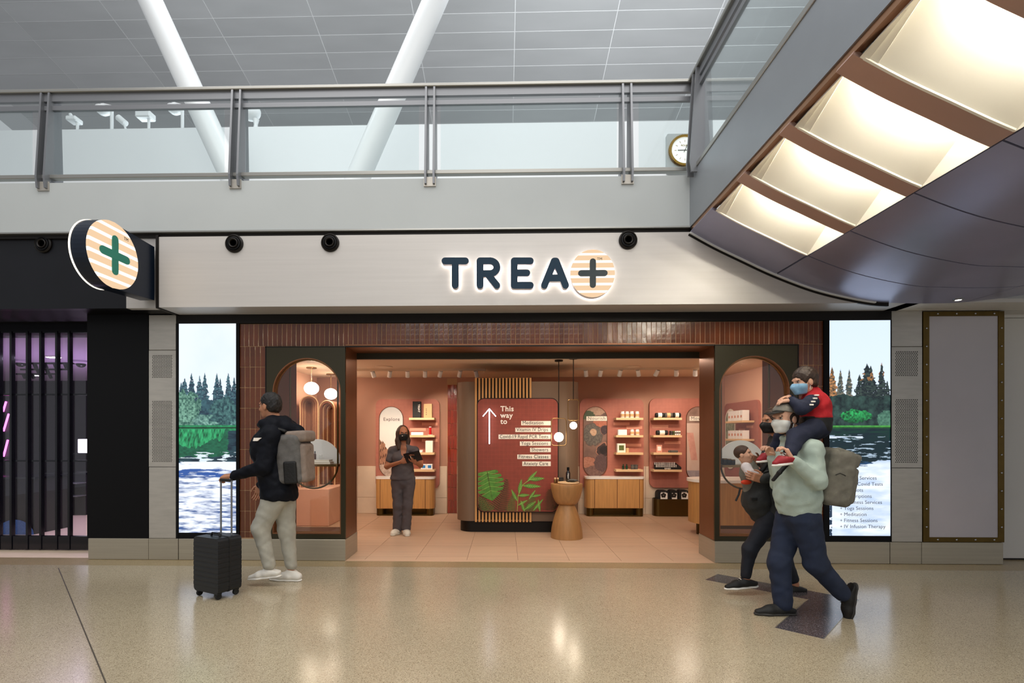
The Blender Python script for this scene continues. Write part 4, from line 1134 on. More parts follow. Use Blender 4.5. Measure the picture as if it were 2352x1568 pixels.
# ================================================================== RIGHT OF THE SHOP
MB().box(4.45, 12, YF+.32, YS+.4, ZSO-.002, ZB0).build('wall_right_upper', 'white_wall', None, 'pale wall over the riveted panel', None, None, 'structure')
MB().box(4.3, 12, YF-.0, YS, ZSO+.0, ZSO+.04).build('ceiling_right', 'white_wall', None, 'pale soffit on the right under the curved bridge', None, None, 'structure')
fp = empty('riveted_panel', ((X_(2118, YS)+X_(2306, YS))/2, YS, zb), 'grey glass panel in an antique brass frame with rivets', 'panel')
a, b = X_(2119, YS), X_(2305, YS); z1 = Z_(2210, 715, YS); z0 = zb+.004; fwid = .068
MB().box(a+fwid, b-fwid, YS-.004, YS+.03, z0+fwid*.8, z1-fwid*.8).build('panel_sheet', mat('panel_grey', 'bab4b8', .15, noise=.03, nscale=2, coat=.3), fp)
for nm, (x0, x1, q0, q1) in (('frame_bar', (a, a+fwid, z0, z1)), ('frame_bar', (b-fwid, b, z0, z1)), ('frame_bar', (a+fwid, b-fwid, z0, z0+fwid*.8)), ('frame_bar', (a+fwid, b-fwid, z1-fwid*.8, z1))):
    MB().box(x0, x1, YS-.012, YS+.03, q0, q1, .002).build(nm, 'antique_brass', fp)
rm = MB().lathe([(.011, 0), (.010, -.005), (.005, -.009), (.001, -.010)], (0, 0, 0), 12, 'y').mesh('rivet'); rm.materials.append(M['chrome'])
for k in range(12):
    zz = z0+.17+k*(z1-z0-.30)/11.3
    for xx in (a+fwid*.5, b-fwid*.5): piece('rivet', rm, fp, (xx, YS-.012, zz))
for k in range(4):
    xx = a+fwid+.09+k*.208
    for zz in (z0+fwid*.4, z1-fwid*.4): piece('rivet', rm, fp, (xx, YS-.012, zz))
MB().box(a, b+.0, YS+.03, YS+.2, 0, z1).build('wall_core', 'near_black', None, 'dark wall core behind the riveted panel', None, None, 'structure')
mr = empty('wall_far_right', (7, 6.17, 0), 'plain white wall at the right edge', None, None, 'structure')
zj = Z_(2330, 730, 6.15)
MB().box(b+.0, 12, 6.15, 6.35, .02, zj-.003).build('lower_sheet', 'white_wall', mr); MB().box(b, 12, 6.15, 6.35, zj+.003, ZSO).build('upper_sheet', 'white_wall', mr)
MB().box(b, 12, 6.16, 6.36, 0, .02).build('recess', 'near_black', mr)
# ================================================================== INSIDE THE SHOP
ZC = 2.545
MB().box(XL-.1, XR+.1, YJB+.05, YB+.1, ZC, ZC+.08).build('ceiling_shop', 'shop_ceiling', None, 'warm cream shop ceiling', None, None, 'structure')
bw = empty('wall_back', (0.3, YB, 0), 'terracotta shop back wall with pale stone wainscot', None, None, 'structure')
MB().box(XL-.1, XR+.1, YB, YB+.1, 0, ZC).build('wall_body', 'wall_terra', bw)
zw = [Z_(840, v, YB-.02) for v in (1070, 1142, 1179)]
xs = [XL, X_(822, YB), X_(899, YB), X_(1027, YB), X_(1050, YB), X_(1200, YB), X_(1330, YB), X_(1482, YB), X_(1560, YB), XR]
for i in range(len(xs)-1):
    if i == 3: continue
    for (z0, z1) in ((0.002, zw[1]-.002), (zw[1]+.002, zw[0])):
        MB().box(xs[i]+.002, xs[i+1]-.002, YB-.022, YB, z0, z1, .002).build('wainscot_slab', 'stone', bw)
MB().box(X_(1027, YB)+.0, X_(1050, YB), YB-.006, YB, 0, ZC-.02).build('tile_grout', 'grout', bw)
xa, xb = X_(1028, YB), X_(1049.5, YB); nx = 3; pw = (xb-xa)/nx; ph = .24
me = MB().box(-pw/2+.002, pw/2-.002, -.006, .006, -ph/2+.002, ph/2-.002, .0015).mesh('tile'); me.materials.append(M['tile_in'])
k = 0
while k*ph < ZC-.2:
    for i in range(nx): piece('tile', me, bw, (xa+pw*(i+.5), YB-.008+random.uniform(-.001, .001), .005+ph*(k+.5)), (random.uniform(-.01, .01), 0, random.uniform(-.015, .015)))
    k += 1
MB().box(XL-.1, XL, YJB, YB, 0, ZC).build('wall_left', 'wall_pink', None, 'pink shop wall seen through the left window', None, None, 'structure')
MB().box(XR, XR+.1, YJB, YB, 0, ZC).build('wall_right', 'wall_pink', None, 'pink shop wall seen through the right window', None, None, 'structure')
# closing walls between the pillars and the side walls, behind the tiled front
MB().box(XL-.1, XPL0+.02, YS+.2, YJB+.2, 0, ZC+.1).build('wall_front_left', 'wall_pink', None, 'inner wall behind the left tiles and screen', None, None, 'structure')
MB().box(XPR1-.02, XR+.1, YS+.2, YJB+.2, 0, ZC+.1).build('wall_front_right', 'wall_pink', None, 'inner wall behind the right tiles and screen', None, None, 'structure')

# ---- round ceiling discs
for (u, v, lb) in ((883, 841, 'flat round speaker disc in the shop ceiling, left one'), (1453, 842.5, 'flat round speaker disc in the shop ceiling, right one')):
    zc = (ZC-H)*F/(V0-v); p = at(u, v, zc); 
    o = MB().lathe([(.13, 0), (.13, -.008), (.12, -.010)], (p.x, p.y, ZC-.0003), 28).build('ceiling_speaker', 'shop_ceiling', None, lb, 'speaker')
    MB().lathe([(.11, -.010), (.105, -.012), (.001, -.012)], (p.x, p.y, ZC-.0003), 28).build('grille', 'stone', o)
# ---- track spotlights
def track(u0, u1, heads, Y, label, last_big=False):
    a, b = X_(u0, Y), X_(u1, Y)
    o = empty('spot_track', ((a+b)/2, Y, ZC), label, 'track light')
    MB().box(a, b, Y-.018, Y+.018, ZC-.035, ZC-.0003).build('rail', 'shop_ceiling', o)
    for i, u in enumerate(heads):
        x = X_(u, Y)
        hd_ = empty_part('spot_head', o, (x, Y, ZC-.035))
        d = Vector((random.uniform(-.35, .35), .55, -1)).normalized()
        p = Vector((x, Y, ZC-.055)); q = p+d*.085
        MB().tube([p-d*.02, q], .034, 16).build('can', 'white_gloss', hd_)
        MB().tube([q-d*.004, q+d*.001], .029, 16).build('lens', 'downlight_lens', hd_)
        MB().tube([(x, Y, ZC-.034), p], .008, 8).build('stem', 'white_gloss', hd_)
        tgt = Vector((x+random.uniform(-.25, .25), YB-.05, random.choice((.7, 1.1, 1.35, 1.6))))
        light('spot_head_light', 'SPOT', q+d*.02, 30, (1.0, .84, .68), .03, target=tgt, spot=62, blend=.7)
track(815, 1115, [856, 895.6, 936, 976.5, 1012, 1057, 1093], 8.35, 'white track with seven spot heads on the left of the shop ceiling')
track(1320, 1640, [1345.5, 1380, 1425, 1465.5, 1510, 1553.5, 1597], 8.30, 'white track with seven spot heads on the right of the shop ceiling')
# spots for the kiosk and the floor
for (x, y, tx, ty, tz, e) in ((-.4, 6.7, -.2, 7.6, 1.3, 17), (.7, 6.7, .5, 7.6, 1.3, 17), (-1.3, 6.7, -1.9, 8.2, .2, 24), (1.9, 6.7, 1.9, 8.4, .1, 24), (0.2, 6.6, .2, 6.9, 0, 18)):
    light('shop_fill_spot', 'SPOT', (x, y, ZC-.03), e, (1.0, .84, .68), .05, target=(tx, ty, tz), spot=75, blend=.8)

# added spots without fixtures, brighten the window pillars and the walls beyond
for (x, y, tx, ty, tz, e) in ((-2.25, 6.05, -2.25, 6.2, 0, 13), (2.95, 6.05, 2.95, 6.2, 0, 13), (-2.7, 7.4, -3.3, 9.2, 1.2, 40), (-2.4, 7.2, -2.9, 8.4, .3, 36), (3.2, 7.2, 3.95, 8.9, 1.4, 50), (2.8, 7.0, 3.2, 7.6, .4, 16)):
    light('shop_fill_spot', 'SPOT', (x, y, ZC-.06), e, (1.0, .84, .68), .05, target=(tx, ty, tz), spot=95, blend=.8)
# ---- wall panels with shelves and posters
YPN = YB-.075
def poster_fn(kind):
    def explore(s, t):
        v = 1-t; img = lerp(A('cfd2d2'), A('f4efe9'), sm(0, .35, v))
        wl = .40+.42*s+.03*np.round(fbm(s*6, s*0, 3)*3); k = v > wl; n = fbm(s*8, v*20, 5); img[k] = lerp(A('7a4a36'), A('c99a7c'), n)[k]
        k2 = k & (np.sin(v*60+s*40)*np.sin(s*30) > .55); img[k2] = A('4a2a20')
        wr = .55+.3*(1-s)+.02*np.round(fbm(s*7, s*0, 9)*3); k = (v > wr) & (s > .62); img[k] = lerp(A('8a5a44'), A('d9b094'), fbm(s*9, v*22, 7))[k]
        k = v > .80+.06*np.abs(s-.5); n = fbm(s*14, v*50, 8); img[k] = lerp(A('8a7468'), A('cdb8a8'), n)[k]
        return img
    def nourish(s, t):
        v = 1-t; img = lerp(A('4e3c36'), A('8b6a5c'), fbm(s*3, v*9, 4))
        def blob(cx, cy, rx, ry, c1, c2, sd, rim=None):
            d = np.sqrt(((s-cx)/rx)**2+((v-cy)/ry)**2)+.5*(fbm(s*7, v*20, sd+40)-.5); n = fbm(s*22, v*60, sd, 5); k = d < 1; img[k] = (lerp(A(c1), A(c2), n)*.7)[k]
            if rim: kk = (d < 1.04) & (d > .95); img[kk] = A(rim)*.7
        blob(.45, .02, .7, .10, 'b58a72', 'd8b49a', 1); blob(.15, .12, .35, .06, '3c4a30', '5d6a48', 2); blob(.7, .24, .3, .07, 'b4604a', 'd98a6c', 3)
        blob(.4, .40, .46, .15, '3e3a38', '8e8478', 5, '6b5a50'); blob(.42, .36, .14, .05, 'c08a6a', 'e8c9a8', 6); blob(.92, .33, .22, .07, '33262a', '5d4648', 7, 'a9705c')
        blob(.85, .62, .30, .10, '3a2a2a', '54403c', 8, 'd08c72'); blob(.85, .62, .17, .06, '1e1818', '3a2c2a', 9)
        blob(.18, .80, .40, .09, 'a2604a', 'd79a80', 10, '6b463c'); blob(.55, .95, .6, .10, '6a4a44', 'a07a6c', 11); blob(.75, .80, .3, .12, '5a4444', '7a5c58', 12)
        return img
    def move(s, t):
        v = 1-t; img = lerp(A('c9a896'), A('d8c4b6'), fbm(s*3, v*6, 14))
        k = v < .22; img[k] = lerp(A('6a5048'), A('a88878'), fbm(s*5, v*12, 15))[k]
        d = np.minimum(np.abs(s-(.15+.5*(v-.35))), np.abs(s-(.95-.5*(v-.35)))); k = (d < .14) & (v > .35) & (v < .72); img[k] = lerp(A('c2897a'), A('d9a494'), fbm(s*9, v*20, 16))[k]
        k = v > .86; img[k] = lerp(A('8a8088'), A('b0a4a4'), fbm(s*12, v*40, 17))[k]
        return img
    def plant(s, t):
        v = 1-t; n = fbm(s*12, v*30, 21); return lerp(A('b8b8a8'), A('f0ece0'), n)*(1-.35*(fbm(s*20, v*45, 22) > .55)[..., None])
    return dict(explore=explore, nourish=nourish, move=move, plant=plant)[kind]
def cap_test(x0, x1, z0, z1):
    r = (x1-x0)/2; cx = (x0+x1)/2
    def f(x, z):
        dz = np.where(z > z1-r, z-(z1-r), np.where(z < z0+r, z-(z0+r), 0)); return (x-cx)**2+dz**2 < r*r
    return f
def wall_poster(u0, u1, v0, v1, kind, word, wv, parent, strip_mat='cream'):
    y = YPN-.012; um = (u0+u1)/2
    x0, x1 = X_(u0, y), X_(u1, y); z1, z0 = Z_(um, v0, y), Z_(um, v1, y)
    o = empty_part('poster', parent, ((x0+x1)/2, y, z0))
    MB().ring(capsule(x0-.008, x1+.008, z0-.008, z1+.008), capsule(x0, x1, z0, z1), y-.012, YPN).build('poster_frame', 'bronze_dark', o)
    # capsule sheet: exact outline, colours from a fine grid
    gridprint('picture', x0, x1, z0, z1, y, 96, 270, poster_fn(kind), 'poster_print', o, shape=cap_test(x0-.006, x1+.006, z0-.006, z1+.006))
    if word:
        z = Z_(um, wv, y); zw_ = .042
        if strip_mat: MB().box(x0+.05, x1+.0, y-.008, y-.001, z-zw_, z+zw_).build('word_strip', strip_mat, o)
        lettering(word, (x0+.075, y-.0095, z-.024), .088, 'ink', o, bold=-.0008, space=1.12)
    return o
def display_panel(u0, u1, v0, v1, label):
    um = (u0+u1)/2
    x0, x1 = X_(u0, YPN), X_(u1, YPN); z1, z0 = Z_(um, v0, YPN), Z_(um, v1, YPN)
    o = empty('wall_display', ((x0+x1)/2, YPN, z0), label, 'wall panel')
    MB().prism(rrect(x0, x1, z0, z1, .12, 8), YPN, YB-.0225).build('board', 'panel_terra', o)
    return o
SHV = [(959, 966), (999, 1005), (1039, 1044.5), (1078, 1084)]
SHZ = []
def shelves(panel, ul, ur, deep=.20):
    out = []
    for (va, vb) in SHV:
        y = YPN-deep; z1 = Z_(ul, va, y); z0 = z1-.040
        MB().prism(rrect(X_(ul, y), X_(ur, y), y, YPN-.0005, .012, 3), z0, z1, axis='z').build('shelf', 'wood_shelf', panel)
        out.append(z1)
    return out
def price_strip(panel, u0, u1, v):
    y = YPN-.004; z = Z_(u0, v, y); MB().box(X_(u0, y), X_(u1, y), y, YPN+.001, z-.026, z+.026).build('label_strip', 'pink_label', panel)
p1 = display_panel(863, 1009.5, 916, 1122, 'terracotta wall panel with shelves and the Explore street poster')
wall_poster(871.5, 925.5, 934, 1095, 'explore', 'Explore', 963, p1, None)
SZ = shelves(p1, 939, 998)
for a in ((969, 1005, 973.5), (941, 978, 986), (969, 1005, 1011), (960, 972, 1060)): price_strip(p1, *a)
p2 = display_panel(1332, 1478.5, 915, 1120, 'terracotta wall panel with shelves and the Nourish food poster')
wall_poster(1340.5, 1394, 934, 1094, 'nourish', 'Nourish', 961, p2)
shelves(p2, 1415, 1478)
for a in ((1409, 1446, 973), (1439, 1475, 981), (1437, 1473, 1022)): price_strip(p2, *a)
p3 = display_panel(1492, 1642, 914.5, 1120, 'terracotta wall panel with shelves and the Move poster, cut by the right pillar')
wall_poster(1577, 1630, 934, 1104, 'move', 'Move', 961, p3)
shelves(p3, 1501, 1567)
for a in ((1498, 1535, 979.5), (1526, 1563, 1016), (1506, 1543, 1049)): price_strip(p3, *a)

# goods on the shelves
def ys(): return YPN-.11
def gbox(u0, u1, k, hgt, mt, label, name='carton', cat='box', dep=.09, printmat=None, pm=None, group=None):
    y = YPN-.15; a, b = X_(u0, y), X_(u1, y); z = SZ[k]+.0005
    o = MB().box(a, b, y, y+dep, z, z+hgt, .003).build(name, mt, None, label, cat, group)
    if printmat: MB().box(a+(b-a)*.2, b-(b-a)*.2, y-.001, y+.001, z+hgt*.25, z+hgt*.8).build('print', printmat, o)
    return o
o = gbox(947.5, 966, 0, .30, 'bag_black', 'tall black carton on the top shelf of the Explore panel')
lettering('TREAT', (X_(959, 9.3), YPN-.152, SZ[0]+.25), .05, 'white_print', o, rot=(math.pi/2, math.pi/2, 0))
o = gbox(973, 992, 0, .255, 'kraft', 'tall kraft carton beside the black one on the top shelf')
for q in range(4): MB().lathe([(.001, 0), (.008, 0), (.008, -.001), (.001, -.001)], (X_(978, 9.3), YPN-.15, SZ[0]+.06+q*.033), 10, 'y').build('dot_print', 'ink', o)
gbox(944, 972, 1, .055, 'white_gloss', 'flat white box on the second Explore shelf behind the clerk')
xx = X_(986.5, 9.3)
o = MB().lathe([(.021, 0), (.022, .004), (.022, .125), (.021, .13)], (xx, ys(), SZ[1]+.012), 18).build('red_tube', 'red_pack', None, 'red tube with white cap on the second Explore shelf', 'tube')
MB().lathe([(.022, .13), (.022, .142), (.018, .143)], (xx, ys(), SZ[1]+.012), 18).build('cap', 'white_gloss', o)
MB().lathe([(.045, 0), (.048, .006), (.04, .0115)], (xx, ys(), SZ[1]+.0004), 20).build('stand', 'white_gloss', o)
o = gbox(977, 994, 2, .215, 'cream', 'tall cream carton on the third Explore shelf')
gbox(945, 970, 2, .045, 'white_gloss', 'flat white box on the third Explore shelf beside the tablet')
for u0, lb in ((966.5, 'left blue and white carton on the bottom Explore shelf'), (980, 'right blue and white carton on the bottom Explore shelf')):
    gbox(u0, u0+13, 3, .095, 'white_gloss', lb, printmat='blue_print', group='blue and white cartons')
def jar(u, k, r, h, label, group):
    x = X_(u, ys()); z = SZ[k]+.0005
    o = MB().lathe([(r*.92, 0), (r, .004), (r, h*.72), (r*.8, h*.8), (r*.8, h*.84)], (x, ys(), z), 18).build('jar', 'white_gloss', None, label, 'jar', group)
    MB().lathe([(r*1.005, h*.16), (r*1.005, h*.6)], (x, ys(), z), 18).build('label_band', 'kraft', o)
    MB().lathe([(r*.86, h*.84), (r*.86, h), (r*.7, h*1.01)], (x, ys(), z), 18).build('lid', 'white_gloss', o)
for u, w_ in ((1430, 'first'), (1440.7, 'second'), (1451.3, 'third'), (1463.5, 'fourth')): jar(u, 0, .036, .115, w_+' white jar from the left on the top Nourish shelf', 'white jars on the Nourish shelves')
for u, w_ in ((1452, 'left'), (1464, 'right')): jar(u, 1, .034, .105, w_+' of two white jars on the second Nourish shelf', 'white jars on the Nourish shelves')
gbox(1420, 1440, 1, .10, 'white_gloss', 'plain white carton on the second Nourish shelf')
gbox(1418, 1437, 2, .165, 'cream', 'taller cream carton on the third Nourish shelf', printmat='leaf_mid')
gbox(1438, 1444.5, 2, .085, 'kraft', 'small kraft carton on the third Nourish shelf')
for u, w_ in ((1431.5, 'left'), (1439.5, 'right')): bottle('green_bottle', X_(u, ys()), ys(), SZ[3]+.0005, .022, .10, 'glass_dark', w_+' green bottle on the bottom Nourish shelf', 'glass_dark', 'bottle', 'green bottles')
for u, w_ in ((1453, 'left'), (1461, 'right')):
    x = X_(u, ys()); o = MB().lathe([(.026, 0), (.03, .003), (.034, .09), (.031, .09), (.027, .008), (.001, .008)], (x, ys(), SZ[3]+.0005), 18).build('drinking_glass', 'grey_soft', None, w_+' smoky drinking glass on the bottom Nourish shelf', 'glass', 'smoky glasses')
    MB().lathe([(.018, .03), (.0335, .05)], (x, ys(), SZ[3]), 12).build('etched_mark', 'cream', o)
# Move shelves: rolled goods
def roll(u0, u1, k, r, mt, mb_, label):
    y = YPN-.12; z = SZ[k]+r+.0005; a, b = X_(u0, y), X_(u1, y)
    o = MB().lathe([(r*.8, 0), (r, .008), (r, b-a-.008), (r*.8, b-a)], (a, y, z), 20, 'x').build('rolled_towel', mt, None, label, 'towel', 'rolled goods on the Move shelves')
    MB().lathe([(r*1.02, (b-a)*.28), (r*1.02, (b-a)*.72)], (a, y, z), 20, 'x').build('paper_band', mb_, o)
roll(1505, 1525, 0, .044, 'bag_black', 'white_print', 'left black roll with white band on the top Move shelf')
roll(1526, 1544, 0, .044, 'grey_soft', 'kraft', 'grey roll with kraft band on the top Move shelf')
roll(1545, 1563, 0, .044, 'bag_black', 'cream', 'right black roll with pale band on the top Move shelf')
roll(1507, 1533, 1, .044, 'bag_black', 'white_print', 'black roll with white band on the second Move shelf')
for q in range(5):
    u = 1541+q*4.6; x = X_(u, ys()); o = MB().box(x-.013, x+.013, ys()-.05, ys()+.05, SZ[1]+.0005, SZ[1]+.078, .003).build('sock_pack', ['grey_soft', 'leaf_mid', 'white_gloss', 'white_gloss', 'cream'][q], None, ['grey', 'olive', 'first white', 'second white', 'cream'][q]+' slim pack standing on the second Move shelf', 'pack', 'slim packs')
    MB().box(x-.0135, x+.0135, ys()-.051, ys()-.04, SZ[1]+.03, SZ[1]+.05).build('band', 'ink', o)
o = gbox(1508, 1521, 2, .14, 'pink_label', 'pale pink book standing on the third Move shelf', 'standing_book', 'book', .02, 'white_print')
y = YPN-.12; a, b = X_(1535, y), X_(1557, y)
o = MB().lathe([(.012, 0), (.022, .01), (.022, b-a-.01), (.012, b-a)], (a, y, SZ[2]+.0225), 16, 'x').build('massage_roller', 'grey_soft', None, 'grey soft roller lying on the third Move shelf', 'roller')
MB().lathe([(.0225, .03), (.0225, .04)], (a, y, SZ[2]+.0225), 16, 'x').build('band', 'bag_black', o)
# acupressure mat box: dark slab with rows of white studs
y0_, y1_ = YPN-.19, YPN-.03
o = empty('spike_mat', (X_(1534, 9.3), YPN-.1, SZ[3]), 'black mat with rows of white studs on the bottom Move shelf', 'mat')
a, b = X_(1504, y0_), X_(1565, y0_)
vs = [(a, y0_, SZ[3]+.0005), (b, y0_, SZ[3]+.0005), (b-.05, y1_, SZ[3]+.0005), (a+.03, y1_, SZ[3]+.0005), (a, y0_, SZ[3]+.05), (b, y0_, SZ[3]+.05), (b-.05, y1_, SZ[3]+.12), (a+.03, y1_, SZ[3]+.12)]
MB().add(vs, [(0, 1, 2, 3), (4, 5, 6, 7), (0, 1, 5, 4), (1, 2, 6, 5), (2, 3, 7, 6), (3, 0, 4, 7)]).build('pad', 'bag_black', o)
sm_ = MB().sphere((0, 0, 0), .011, 8, 5).mesh('stud'); sm_.materials.append(M['white_print'])
for r_ in range(4):
    for c_ in range(13):
        f = r_/3; yy = y0_+.01+(y1_-y0_-.02)*f; zz = SZ[3]+.05+.066*f+.006; x_ = a+.03+(b-a-.09)*(c_+(.5 if r_ % 2 else 0))/13
        piece('stud', sm_, o, (x_, yy, zz))
lettering('KANJO', (X_(1527, 9.3), y0_-.001, SZ[3]+.014), .035, 'white_print', o, bold=.001)

# ---- cabinets
def cabinet(u0, u1, vt, vb, vf, Y, label, doors, feet_dark):
    a, b = X_(u0, Y), X_(u1, Y); um = (u0+u1)/2
    z2 = Z_(um, vt, Y); z1 = Z_(um, vt+5, Y); z0 = Z_(um, vb, Y); yb = YB-.085
    o = empty('cabinet', ((a+b)/2, Y, 0), label, 'cabinet', 'curved wooden cabinets')
    r = .09
    def plan(x0, x1, y0, y1, r, n=8):
        pts = []
        for k in range(n+1):
            t = math.pi+math.pi/2*k/n; pts.append((x0+r+r*math.cos(t), y0+r+r*math.sin(t)))
        for k in range(n+1):
            t = 1.5*math.pi+math.pi/2*k/n; pts.append((x1-r+r*math.cos(t), y0+r+r*math.sin(t)))
        return pts+[(x1, y1), (x0, y1)]
    MB().prism(plan(a, b, Y, yb, r), z1, z2, axis='z').build('worktop', 'marble', o)
    MB().prism(plan(a+.008, b-.008, Y+.008, yb, r), z0, z1, axis='z').build('body', 'wood', o)
    for (ua, ub) in doors:
        MB().box(X_(ua, Y)+.003, X_(ub, Y)-.003, Y+.004, Y+.02, z0+.004, z1-.006, .002).build('door', 'wood', o)
    for u in [d[0] for d in doors]+[doors[-1][1]]:
        x = X_(u, Y); MB().box(x-.004, x+.004, Y+.003, Y+.012, z0+.004, z1-.004).build('joint', 'bronze_dark', o)
    # plinth feet
    MB().prism(plan(a+.02, a+.16, Y+.025, yb, .07), 0.001, z0, axis='z').build('foot', 'brass_dark', o)
    MB().prism([(2*((a+b)/2)-x, y) for x, y in plan(a+.02, a+.16, Y+.025, yb, .07)], 0.001, z0, axis='z').build('foot', 'brass_dark', o)
    MB().box(a+.1, b-.1, Y+.03, Y+.06, .001, .025).build('toe_bar', 'brass_dark', o)
    MB().box(a+.16, b-.16, yb-.03, yb, .001, z0).build('plinth_back', 'brass_dark', o)
    return o
cabinet(860, 997, 1095, 1168, 1186, 9.24, 'light wooden cabinet with rounded ends behind the clerk', [(873, 929), (929, 976.5)], 0)
cabinet(1346, 1482.5, 1095, 1167, 1185, 9.24, 'wooden cabinet with rounded ends under the Nourish panel', [(1366, 1417.5), (1418, 1469.5)], 0)
# ---- bronze bin with packed black bags
Yb = 9.30; a, b = X_(1504, Yb), X_(1591, Yb); z1 = Z_(1547, 1146, Yb)
bn = empty('bronze_bin', ((a+b)/2, Yb, 0), 'low bronze bin with rounded ends full of black bags', 'bin')
MB().ring(rrect(a, b, Yb, YB-.03, .09, 8), rrect(a+.012, b-.012, Yb+.012, YB-.042, .08, 8), .001, z1, axis='z').build('bin_wall', 'brass_dark', bn)
MB().prism(rrect(a+.01, b-.01, Yb+.01, YB-.04, .08, 8), .001, .02, axis='z').build('bin_floor', 'brass_dark', bn)
for (ua, ub, vt, lb) in ((1511, 1537.5, 1126, 'left black bag with flower print in the bronze bin'), (1538.5, 1558, 1125, 'middle plain black bag in the bronze bin'), (1559, 1585, 1125.5, 'right black bag with flower print in the bronze bin')):
    xa_, xb_ = X_(ua, Yb+.03), X_(ub, Yb+.03); zz = Z_(ua, vt, Yb+.05)
    o = MB().prism(rrect(xa_, xb_, .03, zz, .06, 6), Yb+.04, YB-.07).build('printed_bag', 'bag_black', None, lb, 'bag', 'black bags in the bin')
    xm_ = (xa_+xb_)/2+.01; w2 = (xb_-xa_)*.30; zq = z1-.02
    MB().box(xm_-w2, xm_+w2, Yb+.038, Yb+.0405, zq, zq+.125).build('print_patch', 'white_print', o)
    m2 = MB()
    for q in range(5):
        t = 2*math.pi*q/5+.3; m2.lathe([(.001, 0), (.022, 0), (.022, -.001), (.001, -.001)], (xm_+.028*math.cos(t)-.01, Yb+.0375, zq+.085+.026*math.sin(t)), 12, 'y')
    m2.build('flower_print', 'ink', o)
    if 'plain' not in lb: lettering('KANJO', (xm_-.055, Yb+.0385, zz-.05), .03, 'white_print', o, bold=.0008)

# ---- the kiosk with the way sign
YK = 7.70
a, b = X_(1049, YK+.1), X_(1330.5, YK+.1)
zk1 = Z_(1190, 876, YK); zk0 = Z_(1190, 1196.5, YK); zk2 = Z_(1190, 868, YK)
kd = 1.05
ks = empty('kiosk', ((a+b)/2, YK, 0), 'rounded taupe kiosk with wooden slats and a red way sign', 'kiosk')
MB().prism(rrect(a, b, YK, YK+kd, .22, 12), zk0, zk1, axis='z', smooth=False).build('kiosk_body', 'taupe', ks)
MB().prism(rrect(a+.05, b-.05, YK+.05, YK+kd-.05, .18, 12), .001, zk0+.001, axis='z').build('plinth', 'near_black', ks)
sx0, sx1 = X_(1091, YK-.04), X_(1220, YK-.04); ns = 17; pw = (sx1-sx0)/(ns-.5)
zs0 = Z_(1150, 1198.5, YK-.04)
MB().box(sx0+.005, sx1-.005, YK-.006, YK+.002, zs0+.03, zk2-.003).build('slat_backing', 'near_black', ks)
sme = MB().box(-.0145, .0145, -.018, .018, 0, zk2-zs0, .002).mesh('slat'); sme.materials.append(M['wood_slat'])
for k in range(ns): piece('slat', sme, ks, (sx0+pw*k+.0145, YK-.026, zs0))
gx0, gx1 = X_(1097, YK-.09), X_(1281, YK-.09); gz1, gz0 = Z_(1190, 915.5, YK-.09), Z_(1190, 1174.5, YK-.09)
YG_ = YK-.09
MB().prism(rrect(gx0-.012, gx1+.012, gz0-.012, gz1+.012, .105, 8), YG_+.006, YK-.047).build('sign_edge', 'near_black', ks)
gp = MB().prism(rrect(gx0, gx1, gz0, gz1, .095, 8), YG_, YG_+.006).build('sign_board', 'panel_deep', ks)
# neon arrow
def KP(u, v, y): return at(u, v, y)
yn = YG_-.05
na = empty_part('neon_arrow', ks, KP(1123, 1020, yn))
tip = KP(1124, 938.5, yn)
for q in (KP(1109, 956, yn), KP(1139, 956, yn), KP(1124, 1019, yn)):
    MB().tube([tip, q], .006, 10).build('neon_tube', 'neon', na)
    MB().tube([tip+Vector((0, .013, 0)), q+Vector((0, .013, 0))], .007, 8).build('backing_channel', 'steel', na)
for q in (KP(1124, 944, yn), KP(1124, 1015, yn)): MB().tube([q+Vector((0, .015, 0)), Vector((q.x, YG_, q.z))], .005, 8).build('standoff', 'chrome', na)
for wd, v in (('This', 944), ('way', 959), ('to', 973)):
    p = KP(1149.5, v, YG_); lettering(wd, (p.x, YG_-.004, p.z), .108, 'white_print', gp, bold=.0025, extrude=.003, space=1.08)
for wd, v0_, v1_, u0_ in (('Meditation', 966.5, 976.5, 1197), ('Vitamin IV Drips', 982, 992, 1183.5), ('Covid-19 Rapid PCR Tests', 997.5, 1008, 1145), ('Yoga Sessions', 1013.5, 1023.5, 1194), ('Showers', 1028, 1038, 1217.5), ('Fitness Classes', 1043.5, 1054, 1188), ('Anxiety Care', 1059.5, 1070, 1199.5)):
    x0_, x1_ = X_(u0_, YG_), X_(1265, YG_); z1_, z0_ = Z_(1190, v0_, YG_), Z_(1190, v1_, YG_)
    s_ = MB().box(x0_, x1_, YG_-.006, YG_+.001, z0_, z1_, .0015).build('word_strip', 'cream', gp)
    endu = 1247 if wd == 'Meditation' else 1258.5
    lettering(wd, (x0_+.018, YG_-.0075, z0_+.014), .073, 'ink', s_, space=1.05, fit=X_(endu, YG_)-x0_-.018)
